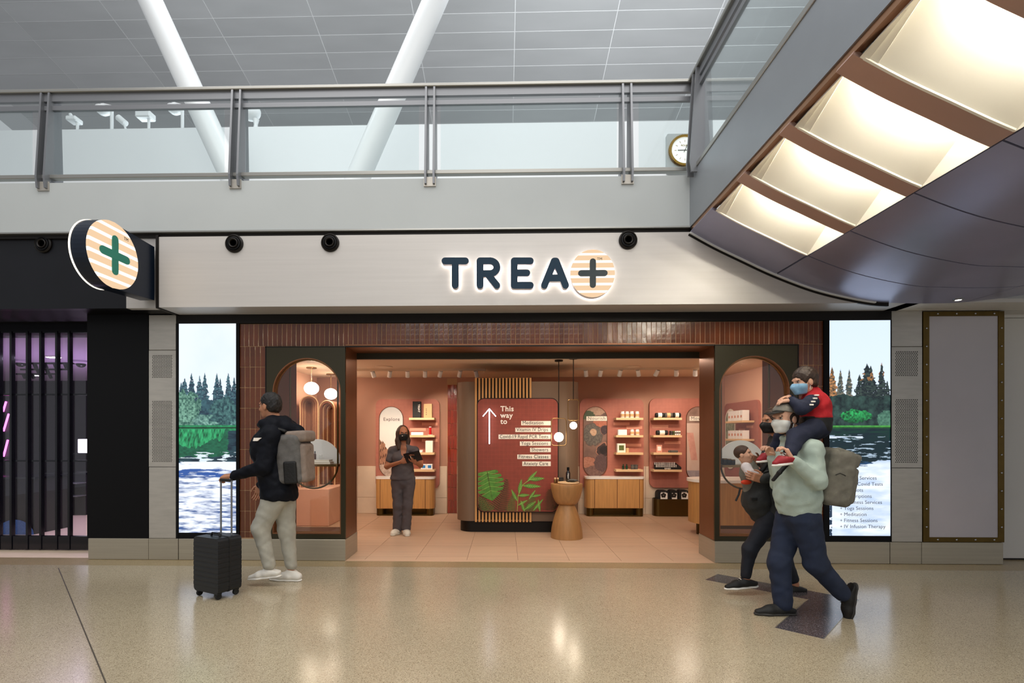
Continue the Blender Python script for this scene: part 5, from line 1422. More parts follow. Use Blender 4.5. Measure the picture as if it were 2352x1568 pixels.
# printed leaves on the sign board: flat cut leaf shapes
def leafpoly(base, tip_, wid, n=10, bend=0.0):
    d = tip_-base; L = d.length; d = d/L; s = Vector((-d.z, 0, d.x))
    lft, rgt = [], []
    for k in range(n+1):
        f = k/n; w_ = wid*math.sin(math.pi*min(1, f**.8))*(1-.15*f); c_ = base+d*L*f+s*bend*math.sin(math.pi*f)
        lft.append(c_+s*w_); rgt.append(c_-s*w_)
    return lft+rgt[::-1][1:-1] if False else lft+rgt[::-1], d, s, L
def clampz(p):
    x = min(max(p[0], gx0+.006), gx1-.006); z = min(max(p[1], gz0+.006), gz1-.006)
    # keep inside the rounded lower corners
    r = .095
    for cx_, sgn in ((gx0+r, -1), (gx1-r, 1)):
        cz_ = gz0+r
        if (x-cx_)*sgn > 0 and z < cz_:
            v_ = Vector((x-cx_, z-cz_)); 
            if v_.length > r-.006: v_ = v_.normalized()*(r-.006); x, z = cx_+v_.x, cz_+v_.y
    return (x, z)
ly = [0]
def flat(poly, mt, nm, lay):
    ly[0] += 1; y = YG_-.0004*lay-.000006*ly[0]
    out = []
    for p in poly:
        q = clampz((p.x, p.z))
        if not out or (abs(out[-1][0]-q[0])+abs(out[-1][1]-q[1])) > 1e-5: out.append(q)
    if len(out) > 2: MB().prism(out, y-.0004, y).build(nm, mt, gp)
def leaf(b_, t_, wid, mt='leaf', vein='leaf_line', lay=3, nm='leaf_print', bend=0.0):
    B, T_ = KP(*b_, YG_), KP(*t_, YG_); B.y = T_.y = 0
    pl, d, s, L = leafpoly(B, T_, wid, 10, bend); flat(pl, mt, nm, lay)
    if vein:
        flat([B+s*.003, T_+s*.0006, T_-s*.0006, B-s*.003], vein, 'vein_print', lay+1)
        for f in (.2, .32, .44, .56, .68, .8):
            for sd in (-1, 1):
                w_ = wid*math.sin(math.pi*f**.8)*(1-.15*f)*.9; p0 = B+d*L*f; p1 = B+d*L*min(1, f+.13)+s*sd*w_
                e_ = (p1-p0).normalized(); n_ = Vector((-e_.z, 0, e_.x))*.0016; flat([p0+n_, p1+n_*.5, p1-n_*.5, p0-n_], vein, 'vein_print', lay+1)
# dark fern fronds
def frond(b_, t_, wid, n, mt, lay):
    B, T_ = KP(*b_, YG_), KP(*t_, YG_); B.y = T_.y = 0; d = T_-B; L = d.length; d = d/L; s = Vector((-d.z, 0, d.x))
    m2 = MB(); y = YG_-.0004*lay
    def ad(poly):
        out = []
        for p in poly:
            q = clampz((p.x, p.z))
            if not out or (abs(out[-1][0]-q[0])+abs(out[-1][1]-q[1])) > 1e-4: out.append(q)
        ly[0] += 1
        if len(out) > 2: m2.prism(out, y-.0004-.000006*(ly[0] % 60), y)
    ad([B+s*.005, T_, B-s*.005])
    for k in range(n):
        f = k/n; w_ = wid*(1-f)**.7
        for sd in (-1, 1):
            p0 = B+d*L*f; p1 = p0+s*sd*w_+d*w_*.35; h_ = L/n*.34
            ad([p0-d*h_, p0+d*h_, (p0+p1)/2+d*h_*1.1, p1, (p0+p1)/2-d*h_*.9])
    m2.build('fern_print', mt, gp)
frond((1143, 1176), (1165, 1098), .19, 17, 'leaf_dark', 1); frond((1105, 1176), (1112, 1118), .16, 12, 'leaf_dark', 1); frond((1273, 1172), (1262, 1122), .20, 14, 'leaf_dark', 1)
frond((1125, 1178), (1098, 1140), .14, 10, 'leaf_mid', 2); frond((1215, 1178), (1225, 1130), .12, 12, 'leaf_mid', 2); frond((1172, 1178), (1180, 1130), .10, 12, 'leaf_mid', 1)
# split monstera leaf: heart outline with deep slits between the lobes
base = KP(1119, 1083, YG_); base.y = 0
tipm = KP(1131, 1149, YG_); tipm.y = 0
d = (tipm-base).normalized(); sv = Vector((-d.z, 0, d.x)); L = (tipm-base).length
out = []; ribs = []
for sd in (1, -1):
    half = []
    NL = 6
    for i in range(NL):
        f0 = -.10+i*.155; f1 = f0+.155
        def wd(f): return L*.50*max(.02, math.sin(math.pi*min(1, max(0, (f+.22)/1.22)))**.62)
        lobe = [(f0+.07, wd(f0)*(.28 if i else .02)), (f0+.078, wd(f0)*.94), (f0+.09, wd((f0+f1)/2)*1.02), (f1+.015, wd(f1)*1.0), (f1+.03, wd(f1)*.92)]
        if i == NL-1: lobe = [(f0+.05, wd(f0)*.3), (f0+.08, wd(f0)*.8), (f0+.16, wd(f0+.12)*.8), (1.0, .01)]
        half += lobe; ribs.append((max(0.02, f0-.02), f0+.11, sd*wd((f0+f1)/2)*.93))
    pts = [base+d*L*f+sv*sd*w_ for f, w_ in half]
    flat([base+d*L*.02]+pts+[tipm]+[base+d*L*(1-q/10) for q in range(1, 10)], 'leaf', 'leaf_half', 4)
for f0, f1, w_ in ribs:
    p0 = base+d*L*f0; p1 = base+d*L*f1+sv*w_; e_ = (p1-p0).normalized(); n_ = Vector((-e_.z, 0, e_.x))*.0028
    flat([p0+n_, p1+n_*.4, p1-n_*.4, p0-n_], 'leaf_line', 'vein_print', 6)
flat([base+sv*.005, tipm+sv*.001, tipm-sv*.001, base-sv*.005], 'leaf_dark', 'vein_print', 7)
# bright sapling
stem = [KP(u, v, YG_) for u, v in ((1188, 1174), (1190, 1138), (1200, 1114), (1211, 1105))]
MB().tube([Vector((p.x, YG_-.001, p.z)) for p in stem], .004, 6).build('stem_print', 'leaf_line', gp)
for b_, t_, w_ in (((1192, 1134), (1198, 1099), .030), ((1201, 1115), (1243, 1117), .034), ((1211, 1106), (1234, 1081), .026), ((1216, 1101), (1251, 1098), .034), ((1190, 1138), (1217, 1136), .026), ((1188, 1150), (1174, 1123), .026), ((1215, 1146), (1230, 1125), .020), ((1222, 1140), (1243, 1136), .022), ((1190, 1160), (1212, 1148), .022), ((1205, 1170), (1232, 1150), .03), ((1225, 1172), (1248, 1145), .024), ((1205, 1176), (1196, 1148), .024), ((1240, 1174), (1236, 1146), .022)):
    leaf(b_, t_, w_, lay=5)

# ---- pedestal table with goods
pc = ground(1301.5, 1234); 
rP = .5*72.5/F*pc.y; zP = Z_(1301, 1110, pc.y)
pt = empty('pedestal_table', (pc.x, pc.y, 0), 'turned hourglass wooden pedestal table', 'table')
zn = Z_(1301, 1158, pc.y)
lower = [(rP*1.0, .001)]+[(rP*(1.0-.52*(k/10)**1.9)*1.0, zn*k/10+.001) for k in range(1, 11)]
MB().lathe(lower, (pc.x, pc.y, 0), 48).build('foot_cone', 'wood_ped', pt)
upper = [(rP*.46, zn), (rP*.60, zn+.008), (rP*.74, zn+.045), (rP*.86, zn+.105), (rP*.94, zn+.18), (rP*.985, zP-.06), (rP, zP-.004), (rP*.99, zP)]
MB().lathe(upper, (pc.x, pc.y, 0), 48).build('bowl_top', 'wood_ped', pt)
o = MB().lathe([(.135, 0), (.148, .006), (.15, .016), (.145, .024)], (pc.x+.02, pc.y-.02, zP+.0005), 40).build('round_tray', 'wood_shelf', None, 'round pale wooden tray on the pedestal table', 'tray')
MB().lathe([(.14, .0245), (.136, .0225), (.001, .0225)], (pc.x+.02, pc.y-.02, zP+.0005), 40).build('tray_well', 'wood_shelf', o)
bx, by = X_(1306, pc.y-.04), pc.y+.02
bo = bottle('black_bottle', bx, by, zP+.0256, .031, .205, 'black_gloss', 'tall matte black bottle on the round tray', 'black', 'bottle', None, .55)
lettering('TREAT', (bx-.012, by-.0318, zP+.15), .028, 'white_print', bo, rot=(math.pi/2, math.pi/2, 0), bold=.0005)
# dark eye mask on the tray
o = MB().sphere((bx+.055, pc.y-.06, zP+.048), .075, 24, 14, (1.0, .55, .30)).build('eye_mask', 'grey_soft', None, 'dark soft eye mask lying on the round tray', 'mask')
MB().tube([(bx-.015, pc.y-.07, zP+.034), (bx+.01, pc.y-.105, zP+.05), (bx+.07, pc.y-.103, zP+.05)], .006, 6).build('strap', 'bag_black', o)
for u, lb in ((1276, 'left wooden vial on the pedestal table'), (1282.5, 'right wooden vial on the pedestal table')):
    x = X_(u, pc.y-.03); o = MB().lathe([(.017, 0), (.018, .003), (.018, .055), (.016, .06)], (x, pc.y+.03, zP+.0005), 16).build('wooden_vial', 'brass', None, lb, 'vial', 'wooden vials')
    MB().lathe([(.014, .06), (.014, .078), (.012, .08)], (x, pc.y+.03, zP+.0005), 14).build('cap', 'wood_shelf', o)
o = MB().box(X_(1286, pc.y), X_(1297, pc.y), pc.y+.135, pc.y+.18, zP+.0005, zP+.075, .004).build('black_case', 'bag_black', None, 'small black case behind the vials on the pedestal table', 'case')
MB().box(X_(1287, pc.y), X_(1296, pc.y), pc.y+.133, pc.y+.136, zP+.045, zP+.05).build('seam', 'grey_soft', o)

# ---- pendants over the pedestal
def pendant(u, vt, vb, wpx, gv, gr, Y, inside, label, canopy):
    x = X_(u, Y); z1, z0 = Z_(u, vt, Y), Z_(u, vb, Y); hw = wpx/2/F*Y; zg = Z_(u, gv, Y); r = gr/F*Y
    o = empty('pendant_lamp', (x, Y, ZC), label, 'pendant lamp')
    MB().tube([(x, Y, ZC), (x, Y, z1)], .006, 8).build('cord', 'near_black', o)
    MB().lathe([(.06, 0), (.06, -.02), (.01, -.022)], (x, Y, ZC-.0003), 24).build('canopy', 'near_black', o)
    out = rrect(x-hw, x+hw, z0, z1, hw*.38, 6)
    MB().tube([(p[0], Y, p[1]) for p in out], .0065, 8, closed=True).build('brass_loop', 'brass', o)
    MB().sphere((x, Y, zg), r, 28, 16).build('globe', 'globe', o)
    zz = sorted((zg-r*.95, z0)) if inside else sorted((z0, zg+r*.95))
    MB().tube([(x, Y, zz[0]), (x, Y, zz[1])], .008, 8).build('stem', 'brass', o)
    light('pendant_light', 'POINT', (x, Y-r-.03, zg), 3.5, (1, .82, .6), .05)
pendant(1283.5, 960.5, 1023, 34.5, 1003.5, 10.9, 7.42, True, 'larger brass loop pendant with glowing globe inside, in front of the sign', True)
pendant(1317, 917.5, 965, 24.5, 977, 8.4, 7.2, False, 'smaller brass loop pendant with the globe hanging below the loop', True)
# ---- two globe pendants seen through the left window
for (u, v, Y, r, lb) in ((715.5, 891.5, 8.13, .115, 'glowing globe pendant in the left window, nearer the middle'), (760, 904.5, 9.0, .112, 'glowing globe pendant in the left window, nearer the entrance')):
    x = X_(u, Y); z = Z_(u, v, Y)
    o = empty('globe_pendant', (x, Y, ZC), lb, 'pendant lamp', 'globe pendants')
    MB().lathe([(.08, 0), (.08, -.018), (.01, -.02)], (x, Y, ZC-.0003), 24).build('canopy', 'brass', o)
    MB().tube([(x, Y, ZC-.01), (x, Y, z+r*.8)], .006, 8).build('rod', 'brass', o)
    MB().sphere((x, Y, z), r, 28, 16, (1.0, 1.0, .88)).build('globe', 'globe', o)
    light('pendant_light', 'POINT', (x+.05, Y-r-.05, z), 5, (1, .82, .6), .06)
# ---- nested felt arches beyond the left window
def arch_seat(u0, u1, vt, Y, rot, label):
    x0_, x1_ = X_(u0, Y), X_(u1, Y); zt_ = Z_((u0+u1)/2, vt, Y); cx = (x0_+x1_)/2; hw = (x1_-x0_)/2/math.cos(rot)
    o = empty('felt_arch', (cx, Y, .60), label, 'arched booth', 'felt arches')
    R = Matrix.Translation((cx, Y, 0)) @ Matrix.Rotation(rot, 4, 'Z')
    for k in range(4):
        f = 1-.24*k; m2 = MB(); oo = arch(-hw*f, hw*f, .6005, zt_-hw*(1-f), 22); ii = arch(-hw*(f-.24)+.002, hw*(f-.24)-.002, .6005, zt_-hw*(1-f+.24), 22) if k < 3 else None
        if ii: m2.ring(oo, ii, .06*k, .06*k+.30)
        else: m2.prism(oo, .06*k, .06*k+.30)
        m2.v = [tuple(R @ Vector(p)) for p in m2.v]
        m2.build('arch_layer', 'felt', o)
        if k < 3:
            m3 = MB(); pts = [Vector((p[0], .06*k-.002, p[1])) for p in oo]; m3.tube([R @ p for p in pts], .010, 6); m3.build('edge_piping', 'wood_shelf', o)
MB().box(XL+.02, X_(812, 9.5), 8.15, 9.5, .001, .60, .01).build('plinth_bench', 'wall_pink', None, 'low pink plinth under the felt arches beyond the left window', 'bench')
arch_seat(692, 728, 909, 8.45, .35, 'taller brown felt arch booth beyond the left window')
arch_seat(731, 771, 920, 8.9, -.30, 'lower brown felt arch booth beyond the left window')

# ---- panel, poster, shelves and cabinet on the right side wall (seen through the right window)
xw = XR-.04
pz1, pz0 = onx(1700, 905, xw).z, .72
sp = empty('wall_display', (xw, 8.9, pz0), 'terracotta panel with white cartons seen through the right window', 'wall panel')
ya_, yb_ = onx(1742, 900, xw).y, onx(1664, 900, xw).y
MB().prism(rrect(ya_, yb_, .72, 2.03, .10, 8), xw, XR, axis='x').build('board', 'panel_terra', sp)
yq0, yq1 = onx(1690, 940, xw).y, onx(1667, 940, xw).y
MB().prism(capsule(yq0, yq1, .86, 1.93), xw-.012, xw, axis='x').build('poster', 'cream', sp)
MB().prism(capsule(yq0+.03, yq1-.03, .90, 1.89), xw-.014, xw-.012, axis='x').build('poster_picture', mat('poster_green', '9aa68c', .6, noise=.35, nscale=18), sp)
for k, z in enumerate((1.70, 1.40)):
    yA, yB = onx(1733, 960, xw).y, onx(1692, 960, xw).y
    MB().box(xw-.2, xw, yA, yB, z-.035, z, .004).build('shelf', 'wood_shelf', sp)
    nb = 5
    for q in range(nb):
        yy = yA+.04+(yB-yA-.08)*(q+.5)/nb; hw = (yB-yA-.08)/nb*.45
        o = MB().box(xw-.17, xw-.06, yy-hw, yy+hw, z+.0005, z+.0005+(.17 if k == 0 else .14), .003).build('white_carton', 'white_gloss', None, ('upper' if k == 0 else 'lower')+' shelf white carton number '+['one', 'two', 'three', 'four', 'five'][q]+' from the street, right window', 'box', 'white cartons in the right window')
        MB().box(xw-.1705, xw-.169, yy-hw*.6, yy+hw*.6, z+.05, z+.09).build('print', 'pink_label', o)
    for q in range(2): MB().box(xw-.004, xw, yA+.05+q*.28, yA+.27+q*.28, z-.12-.05*q, z-.08-.05*q).build('label_strip', 'pink_label', sp)
o = empty('side_cabinet', (3.5, 7.6, 0), 'curved wooden counter seen low in the right window', 'counter')
MB().prism(rrect(2.75, 3.9, 7.35, 8.0, .3, 10), .18, .78, axis='z').build('body', 'wood', o)
MB().prism(rrect(2.73, 3.92, 7.33, 8.02, .31, 10), .78, .82, axis='z').build('worktop', 'marble', o)
MB().prism(rrect(2.85, 3.8, 7.45, 7.9, .25, 10), .001, .18, axis='z').build('plinth', 'brass_dark', o)
# ================================================================== PEOPLE: smooth distance-field bodies turned into meshes
def V(*a): return np.array(a, dtype=np.float64)
def unit(a): a = np.asarray(a, float); return a/np.linalg.norm(a)
class SDF:
    def __init__(s, h): s.h = h; s.ops = []
    def cone(s, a, b, ra, rb, k=.02, flat=None):
        """tapered capsule; flat=(dir, factor) widens (factor>1) or thins the section along dir"""
        a = np.asarray(a, float); b = np.asarray(b, float); m = max(ra, rb)*(max(1, flat[1]) if flat else 1)
        s.ops.append(('c', a, b, ra, rb, k, flat, np.minimum(a, b)-m-k, np.maximum(a, b)+m+k)); return s
    def chain(s, pts, rs, k=.02, flat=None):
        for i in range(len(pts)-1): s.cone(pts[i], pts[i+1], rs[i], rs[i+1], k, flat)
        return s
    def ell(s, c, r, R=None, k=.02, sub=False):
        c = np.asarray(c, float); r = np.asarray(r, float); m = r.max()
        s.ops.append(('e', c, r, np.eye(3) if R is None else np.asarray(R, float), k, sub, c-m-k, c+m+k)); return s
    def box(s, c, hf, rd, R=None, k=.02, sub=False):
        c = np.asarray(c, float); hf = np.asarray(hf, float); m = np.linalg.norm(hf)+rd
        s.ops.append(('b', c, hf, rd, np.eye(3) if R is None else np.asarray(R, float), k, sub, c-m-k, c+m+k)); return s
    def cut(s, o, n, k=.004):
        """keep the side opposite to n"""
        s.ops.append(('p', np.asarray(o, float), unit(n), k)); return s
    def wrinkle(s, amp, vecs):
        s.ops.append(('w', amp, vecs)); return s
    def mesh(s):
        lo = np.min([o[-2] for o in s.ops if o[0] in 'ceb' and not (o[0] in 'eb' and o[-3])], 0)-.02
        hi = np.max([o[-1] for o in s.ops if o[0] in 'ceb' and not (o[0] in 'eb' and o[-3])], 0)+.02
        h = s.h; n = np.ceil((hi-lo)/h).astype(int)+1
        ax = [lo[i]+h*np.arange(n[i]) for i in range(3)]
        Fd = np.full(n, 1.0, np.float32)
        for o in s.ops:
            if o[0] == 'p':
                d = ((ax[0]-o[1][0])*o[2][0])[:, None, None]+((ax[1]-o[1][1])*o[2][1])[None, :, None]+((ax[2]-o[1][2])*o[2][2])[None, None, :]
                np.maximum(Fd, d, out=Fd); continue
            if o[0] == 'w':
                msk = np.abs(Fd) < .05; ii = np.nonzero(msk); P = np.stack([ax[i][ii[i]] for i in range(3)], 1)
                d = 0
                for (vec, ph) in o[2]: d = d+np.sin(P @ np.asarray(vec)+ph+1.3*np.sin(P @ np.asarray(vec)[[1, 2, 0]]*.7))
                Fd[ii] += (o[1]*d/len(o[2])).astype(np.float32); continue
            i0 = np.maximum(np.floor((o[-2]-lo)/h).astype(int), 0); i1 = np.minimum(np.ceil((o[-1]-lo)/h).astype(int)+1, n)
            if (i1 <= i0).any(): continue
            sl = tuple(slice(i0[i], i1[i]) for i in range(3))
            X = ax[0][sl[0]][:, None, None]; Y = ax[1][sl[1]][None, :, None]; Z = ax[2][sl[2]][None, None, :]
            if o[0] == 'c':
                _, a, b, ra, rb, k, flat, _, _ = o
                px_, py_, pz_ = X-a[0], Y-a[1], Z-a[2]; ba = b-a; L2 = max(1e-9, ba @ ba)
                t = np.clip((px_*ba[0]+py_*ba[1]+pz_*ba[2])/L2, 0, 1)
                dx, dy, dz = px_-t*ba[0], py_-t*ba[1], pz_-t*ba[2]
                if flat:
                    fd = unit(flat[0]); q = (dx*fd[0]+dy*fd[1]+dz*fd[2])*(1/flat[1]-1); dx = dx+q*fd[0]; dy = dy+q*fd[1]; dz = dz+q*fd[2]
                d = np.sqrt(dx*dx+dy*dy+dz*dz)-(ra+t*(rb-ra)); sub = False
            elif o[0] == 'e':
                _, c, r, R, k, sub, _, _ = o
                px_, py_, pz_ = X-c[0], Y-c[1], Z-c[2]
                q = [(px_*R[i][0]+py_*R[i][1]+pz_*R[i][2]) for i in range(3)]
                k0 = np.sqrt(sum((q[i]/r[i])**2 for i in range(3))); k1 = np.sqrt(sum((q[i]/r[i]**2)**2 for i in range(3)))+1e-9
                d = k0*(k0-1)/k1
            else:
                _, c, hf, rd, R, k, sub, _, _ = o
                px_, py_, pz_ = X-c[0], Y-c[1], Z-c[2]
                q = [np.abs(px_*R[i][0]+py_*R[i][1]+pz_*R[i][2])-hf[i] for i in range(3)]
                d = np.sqrt(sum(np.maximum(w_, 0)**2 for w_ in q))+np.minimum(np.maximum(np.maximum(q[0], q[1]), q[2]), 0)-rd
            A0 = Fd[sl]
            if sub:
                d = -d; hh = np.clip(.5-.5*(A0-d)/k, 0, 1); Fd[sl] = A0*(1-hh)+d*hh+k*hh*(1-hh)
            else:
                hh = np.clip(.5+.5*(A0-d)/k, 0, 1); Fd[sl] = A0*(1-hh)+d*hh-k*hh*(1-hh)
        return nets(Fd, lo, h)
def nets(Fd, lo, h):
    ins = Fd < 0
    c = [ins[i:ins.shape[0]-1+i, j:ins.shape[1]-1+j, k:ins.shape[2]-1+k] for i in (0, 1) for j in (0, 1) for k in (0, 1)]
    s_ = np.zeros(c[0].shape, np.uint8)
    for q in c: s_ += q
    act = (s_ > 0) & (s_ < 8)
    I = np.argwhere(act); idx = np.full(act.shape, -1, np.int64); idx[act] = np.arange(len(I))
    acc = np.zeros((len(I), 3)); cnt = np.zeros(len(I))
    cor = [(i, j, k) for i in (0, 1) for j in (0, 1) for k in (0, 1)]
    val = [Fd[I[:, 0]+a, I[:, 1]+b, I[:, 2]+c_] for a, b, c_ in cor]
    for p in range(8):
        for q in range(p+1, 8):
            if sum(abs(cor[p][t]-cor[q][t]) for t in range(3)) != 1: continue
            a, b = val[p], val[q]; m = (a < 0) != (b < 0)
            t = a[m]/(a[m]-b[m]); P = np.array(cor[p], float); Q = np.array(cor[q], float)
            acc[m] += P+(Q-P)*t[:, None]; cnt[m] += 1
    verts = (I+acc/cnt[:, None])*h+lo
    faces = []
    n0, n1, n2 = ins.shape
    for axis in range(3):
        sa = [slice(None)]*3; sb = [slice(None)]*3; sa[axis] = slice(0, -1); sb[axis] = slice(1, None)
        e = ins[tuple(sa)] != ins[tuple(sb)]
        E = np.argwhere(e); o1, o2 = [t for t in range(3) if t != axis]
        lim = np.array(idx.shape)
        ok = (E[:, o1] > 0) & (E[:, o2] > 0) & (E[:, o1] < lim[o1]) & (E[:, o2] < lim[o2]); E = E[ok]
        def g(d1, d2):
            q = E.copy(); q[:, o1] += d1; q[:, o2] += d2; return idx[q[:, 0], q[:, 1], q[:, 2]]
        f = np.stack([g(-1, -1), g(0, -1), g(0, 0), g(-1, 0)], 1)
        flip = ins[E[:, 0], E[:, 1], E[:, 2]]
        if axis == 1: flip = ~flip
        f[~flip] = f[~flip][:, ::-1]
        faces.append(f)
    Fc = np.concatenate(faces); Fc = Fc[(Fc >= 0).all(1)]
    return verts, Fc
def grow(name, s, mt, parent, **kw):
    v, f = s.mesh(); return raw(name, v, f, mt, parent, True, **kw)
def frame(f, up=(0, 0, 1)):
    """rows: forward, left, up"""
    f = unit(f); l = unit(np.cross(up, f)); u = np.cross(f, l); return np.stack([f, l, u])
def head_ops(s, c, R, k=1.0, grow_=0.0):
    f, l, u = R; P = lambda a, b, d: c+(f*a+l*b+u*d)*k
    s.ell(P(-.012, 0, .035), V(.100, .078, .098)*k, R, .02)
    s.ell(P(.026, 0, -.03), V(.064, .056, .082)*k, R, .03)
    s.ell(P(.052, 0, -.085), V(.030, .032, .026)*k, R, .03)            # chin
    s.cone(P(.088, 0, .012), P(.112, 0, -.026), .009*k, .014*k, .012)   # nose
    s.cone(P(.086, -.03, .028), P(.086, .03, .028), .012*k, .012*k, .014)  # brow
    s.cone(P(.088, -.016, -.055), P(.088, .016, -.055), .009*k, .009*k, .01)  # lips
    for sd in (-1, 1):
        s.ell(P(-.008, sd*.078, -.008), V(.022, .010, .034)*k, R, .008)
        s.ell(P(.090, sd*.032, .009), V(.016, .017, .011)*k, R, .008, True)
        s.ell(P(.054, sd*.036, -.028), V(.028, .022, .024)*k, R, .02)
def hand_ops(s, w, d, pal, side, k=1.0, curl=.5, thumb=.6, spread=.10):
    """w wrist, d towards the fingers, pal palm normal (fingers bend to it), side = towards the thumb"""
    d = unit(d); pal = unit(pal-np.dot(pal, d)*d); side = unit(side-np.dot(side, d)*d-np.dot(side, pal)*pal)
    c0 = w+d*.05*k
    R = np.stack([d, side, pal])
    s.cone(w-d*.01*k, w+d*.03*k, .025*k, .026*k, .012, (pal, .72))
    s.box(c0+d*.004*k, V(.036, .030, .006)*k, .009*k, R, .012)
    for i, (o, L) in enumerate(((.030, .072), (.0105, .082), (-.0095, .076), (-.029, .060))):
        p = w+(d*.090+side*o)*k; a = 0.0; dd = unit(d+side*o*spread*14)
        r = .0088*k
        for j, fr in enumerate((.44, .31, .25)):
            a += curl*(.75 if j == 0 else 1.0)
            q = p+(dd*math.cos(a)+pal*math.sin(a))*L*fr*k; s.cone(p, q, r, r*.92, .004); p = q; r *= .92
    p = w+(d*.022+side*.026)*k
    q = p+(d*.55+side*.75+pal*.25*thumb)*.038*k; s.cone(p, q, .0125*k, .0105*k, .008)
    r_ = q+unit(d*.8+side*(.45-thumb*.5)+pal*thumb*.9)*.030*k; s.cone(q, r_, .0105*k, .0092*k, .004)
    t_ = r_+unit(d*.85+side*(.1-thumb*.5)+pal*thumb)*.024*k; s.cone(r_, t_, .0092*k, .0078*k, .004)
WR = [((38, 9, 52), .3), ((-22, 31, 64), 1.7), ((14, -41, 33), 2.9), ((55, 12, -23), .8)]
WR3 = [((30, 14, 62), .3), ((-44, 16, 40), 1.7)]
WR2 = [((48, 19, 125), .3), ((-52, 31, 160), 1.7), ((70, -31, 90), 2.9)]
mat('skin_tan', 'b07a5c', .55, noise=.04, nscale=30, bump=.05, bscale=200); mat('skin_pale', 'c99a80', .55, noise=.04, nscale=30, bump=.05, bscale=200); mat('skin_brown', '9c6446', .55, noise=.04, nscale=30, bump=.05, bscale=200)
mat('hair_black', '14100e', .45, noise=.3, nscale=60, stretch=(6, 6, 1), bump=.4, bscale=90); mat('hair_brown', '3a2417', .4, noise=.25, nscale=60, stretch=(8, 8, .6), bump=.4, bscale=90); mat('hair_child', '33241a', .5, noise=.3, nscale=60, bump=.4, bscale=90)
mat('jacket_navy', '080b14', .7, spec=.2, bump=.2, bscale=40, noise=.1, nscale=20); mat('jeans_light', 'a7a498', .85, noise=.12, nscale=10, bump=.08, bscale=420); mat('jeans_dark', '1a243a', .85, noise=.2, nscale=10, bump=.08, bscale=420)
mat('hoodie_sage', 'a6b5ab', .9, noise=.05, nscale=20, bump=.15, bscale=140); mat('scrub_grey', '4f484a', .8, noise=.05, nscale=20, bump=.12, bscale=160); mat('red_knit', 'a4101c', .8, noise=.1, nscale=40, bump=.2, bscale=150)
mat('navy_cloth', '141a30', .85, noise=.1, nscale=30, bump=.15, bscale=120); mat('charcoal_cloth', '2b2c2c', .85, noise=.1, nscale=30, bump=.2, bscale=120); mat('leggings', '0f1420', .7, bump=.1, bscale=120)
mat('shoe_white', 'dcd8cf', .6, noise=.05, nscale=30, bump=.1, bscale=120); mat('shoe_black', '121212', .65, bump=.15, bscale=150); mat('sole_white', 'e4e0d8', .5); mat('sole_dark', '2c2a28', .6)
mat('pack_grey', '5f5c59', .85, noise=.12, nscale=30, bump=.2, bscale=160); mat('pack_taupe', '84756a', .85, noise=.1, nscale=30, bump=.2, bscale=160); mat('pack_olive', '6d6a60', .85, noise=.1, nscale=30, bump=.2, bscale=160)
mat('mask_white', 'd9d9d4', .7, bump=.2, bscale=60); mat('mask_blue', '7fa9c6', .7, bump=.2, bscale=60); mat('mask_black', '0c0c0d', .7); mat('cap_grey', '77736a', .8, bump=.1, bscale=90); mat('beard', '2c1e15', .8, bump=.4, bscale=150)
mat('eye_white', 'e8e4de', .25); mat('eye_dark', '1a110c', .2); mat('clog', 'd8d0c0', .5); mat('case_black', '14171b', .42, noise=.1, nscale=10)
def osphere(c, R, r, n=14, m=8):
    m2 = MB(); m2.sphere((0, 0, 0), 1.0, n, m); f, l, u = R
    m2.v = [tuple(np.asarray(c)+f*p[0]*r[0]+l*p[1]*r[1]+u*p[2]*r[2]) for p in m2.v]; return m2
def eyes(c, R, parent, k=1.0, brow='hair_black'):
    f, l, u = R
    for sd in (-1, 1):
        Rk = np.stack([unit(f+l*sd*.25), unit(l-f*sd*.25), u])
        p = c+(f*.0800+l*sd*.031+u*.009)*k
        e = osphere(p, Rk, V(.0075, .0130, .0062)*k).build('eye', 'eye_white', parent)
        osphere(p+Rk[0]*.0050*k, Rk, V(.0035, .0052, .0056)*k, 12, 6).build('iris', 'eye_dark', e)
        MB().tube([p+(Rk[0]*.004-Rk[1]*.013)*k, p+(Rk[0]*.0078+u*.0058)*k, p+(Rk[0]*.004+Rk[1]*.013)*k], .0020*k, 6).build('lash_line', 'eye_dark', e)
        MB().tube([p+(u*.017+Rk[0]*.008-Rk[1]*.016)*k, p+(u*.021+Rk[0]*.012)*k, p+(u*.017+Rk[0]*.007+Rk[1]*.017)*k], .0028*k, 6).build('eyebrow', brow, parent)
def mask_ops(s, c, R, k=1.0):
    """fabric mask following nose, cheeks and chin"""
    f, l, u = R; P = lambda a, b, d: c+(f*a+l*b+u*d)*k
    s.ell(P(.030, 0, -.034), V(.072, .066, .086)*k, R, .03); s.ell(P(.056, 0, -.085), V(.038, .040, .034)*k, R, .03)
    s.cone(P(.094, 0, .006), P(.116, 0, -.034), .013*k, .020*k, .03); s.cone(P(.112, 0, -.035), P(.092, 0, -.085), .020*k, .020*k, .03)
    for sd in (-1, 1): s.ell(P(.055, sd*.040, -.034), V(.036, .030, .036)*k, R, .02)
    s.cut(P(.02, 0, 0), -f); s.cut(P(.105, 0, .000), u-f*.20); s.cut(P(.05, 0, -.108), -u)
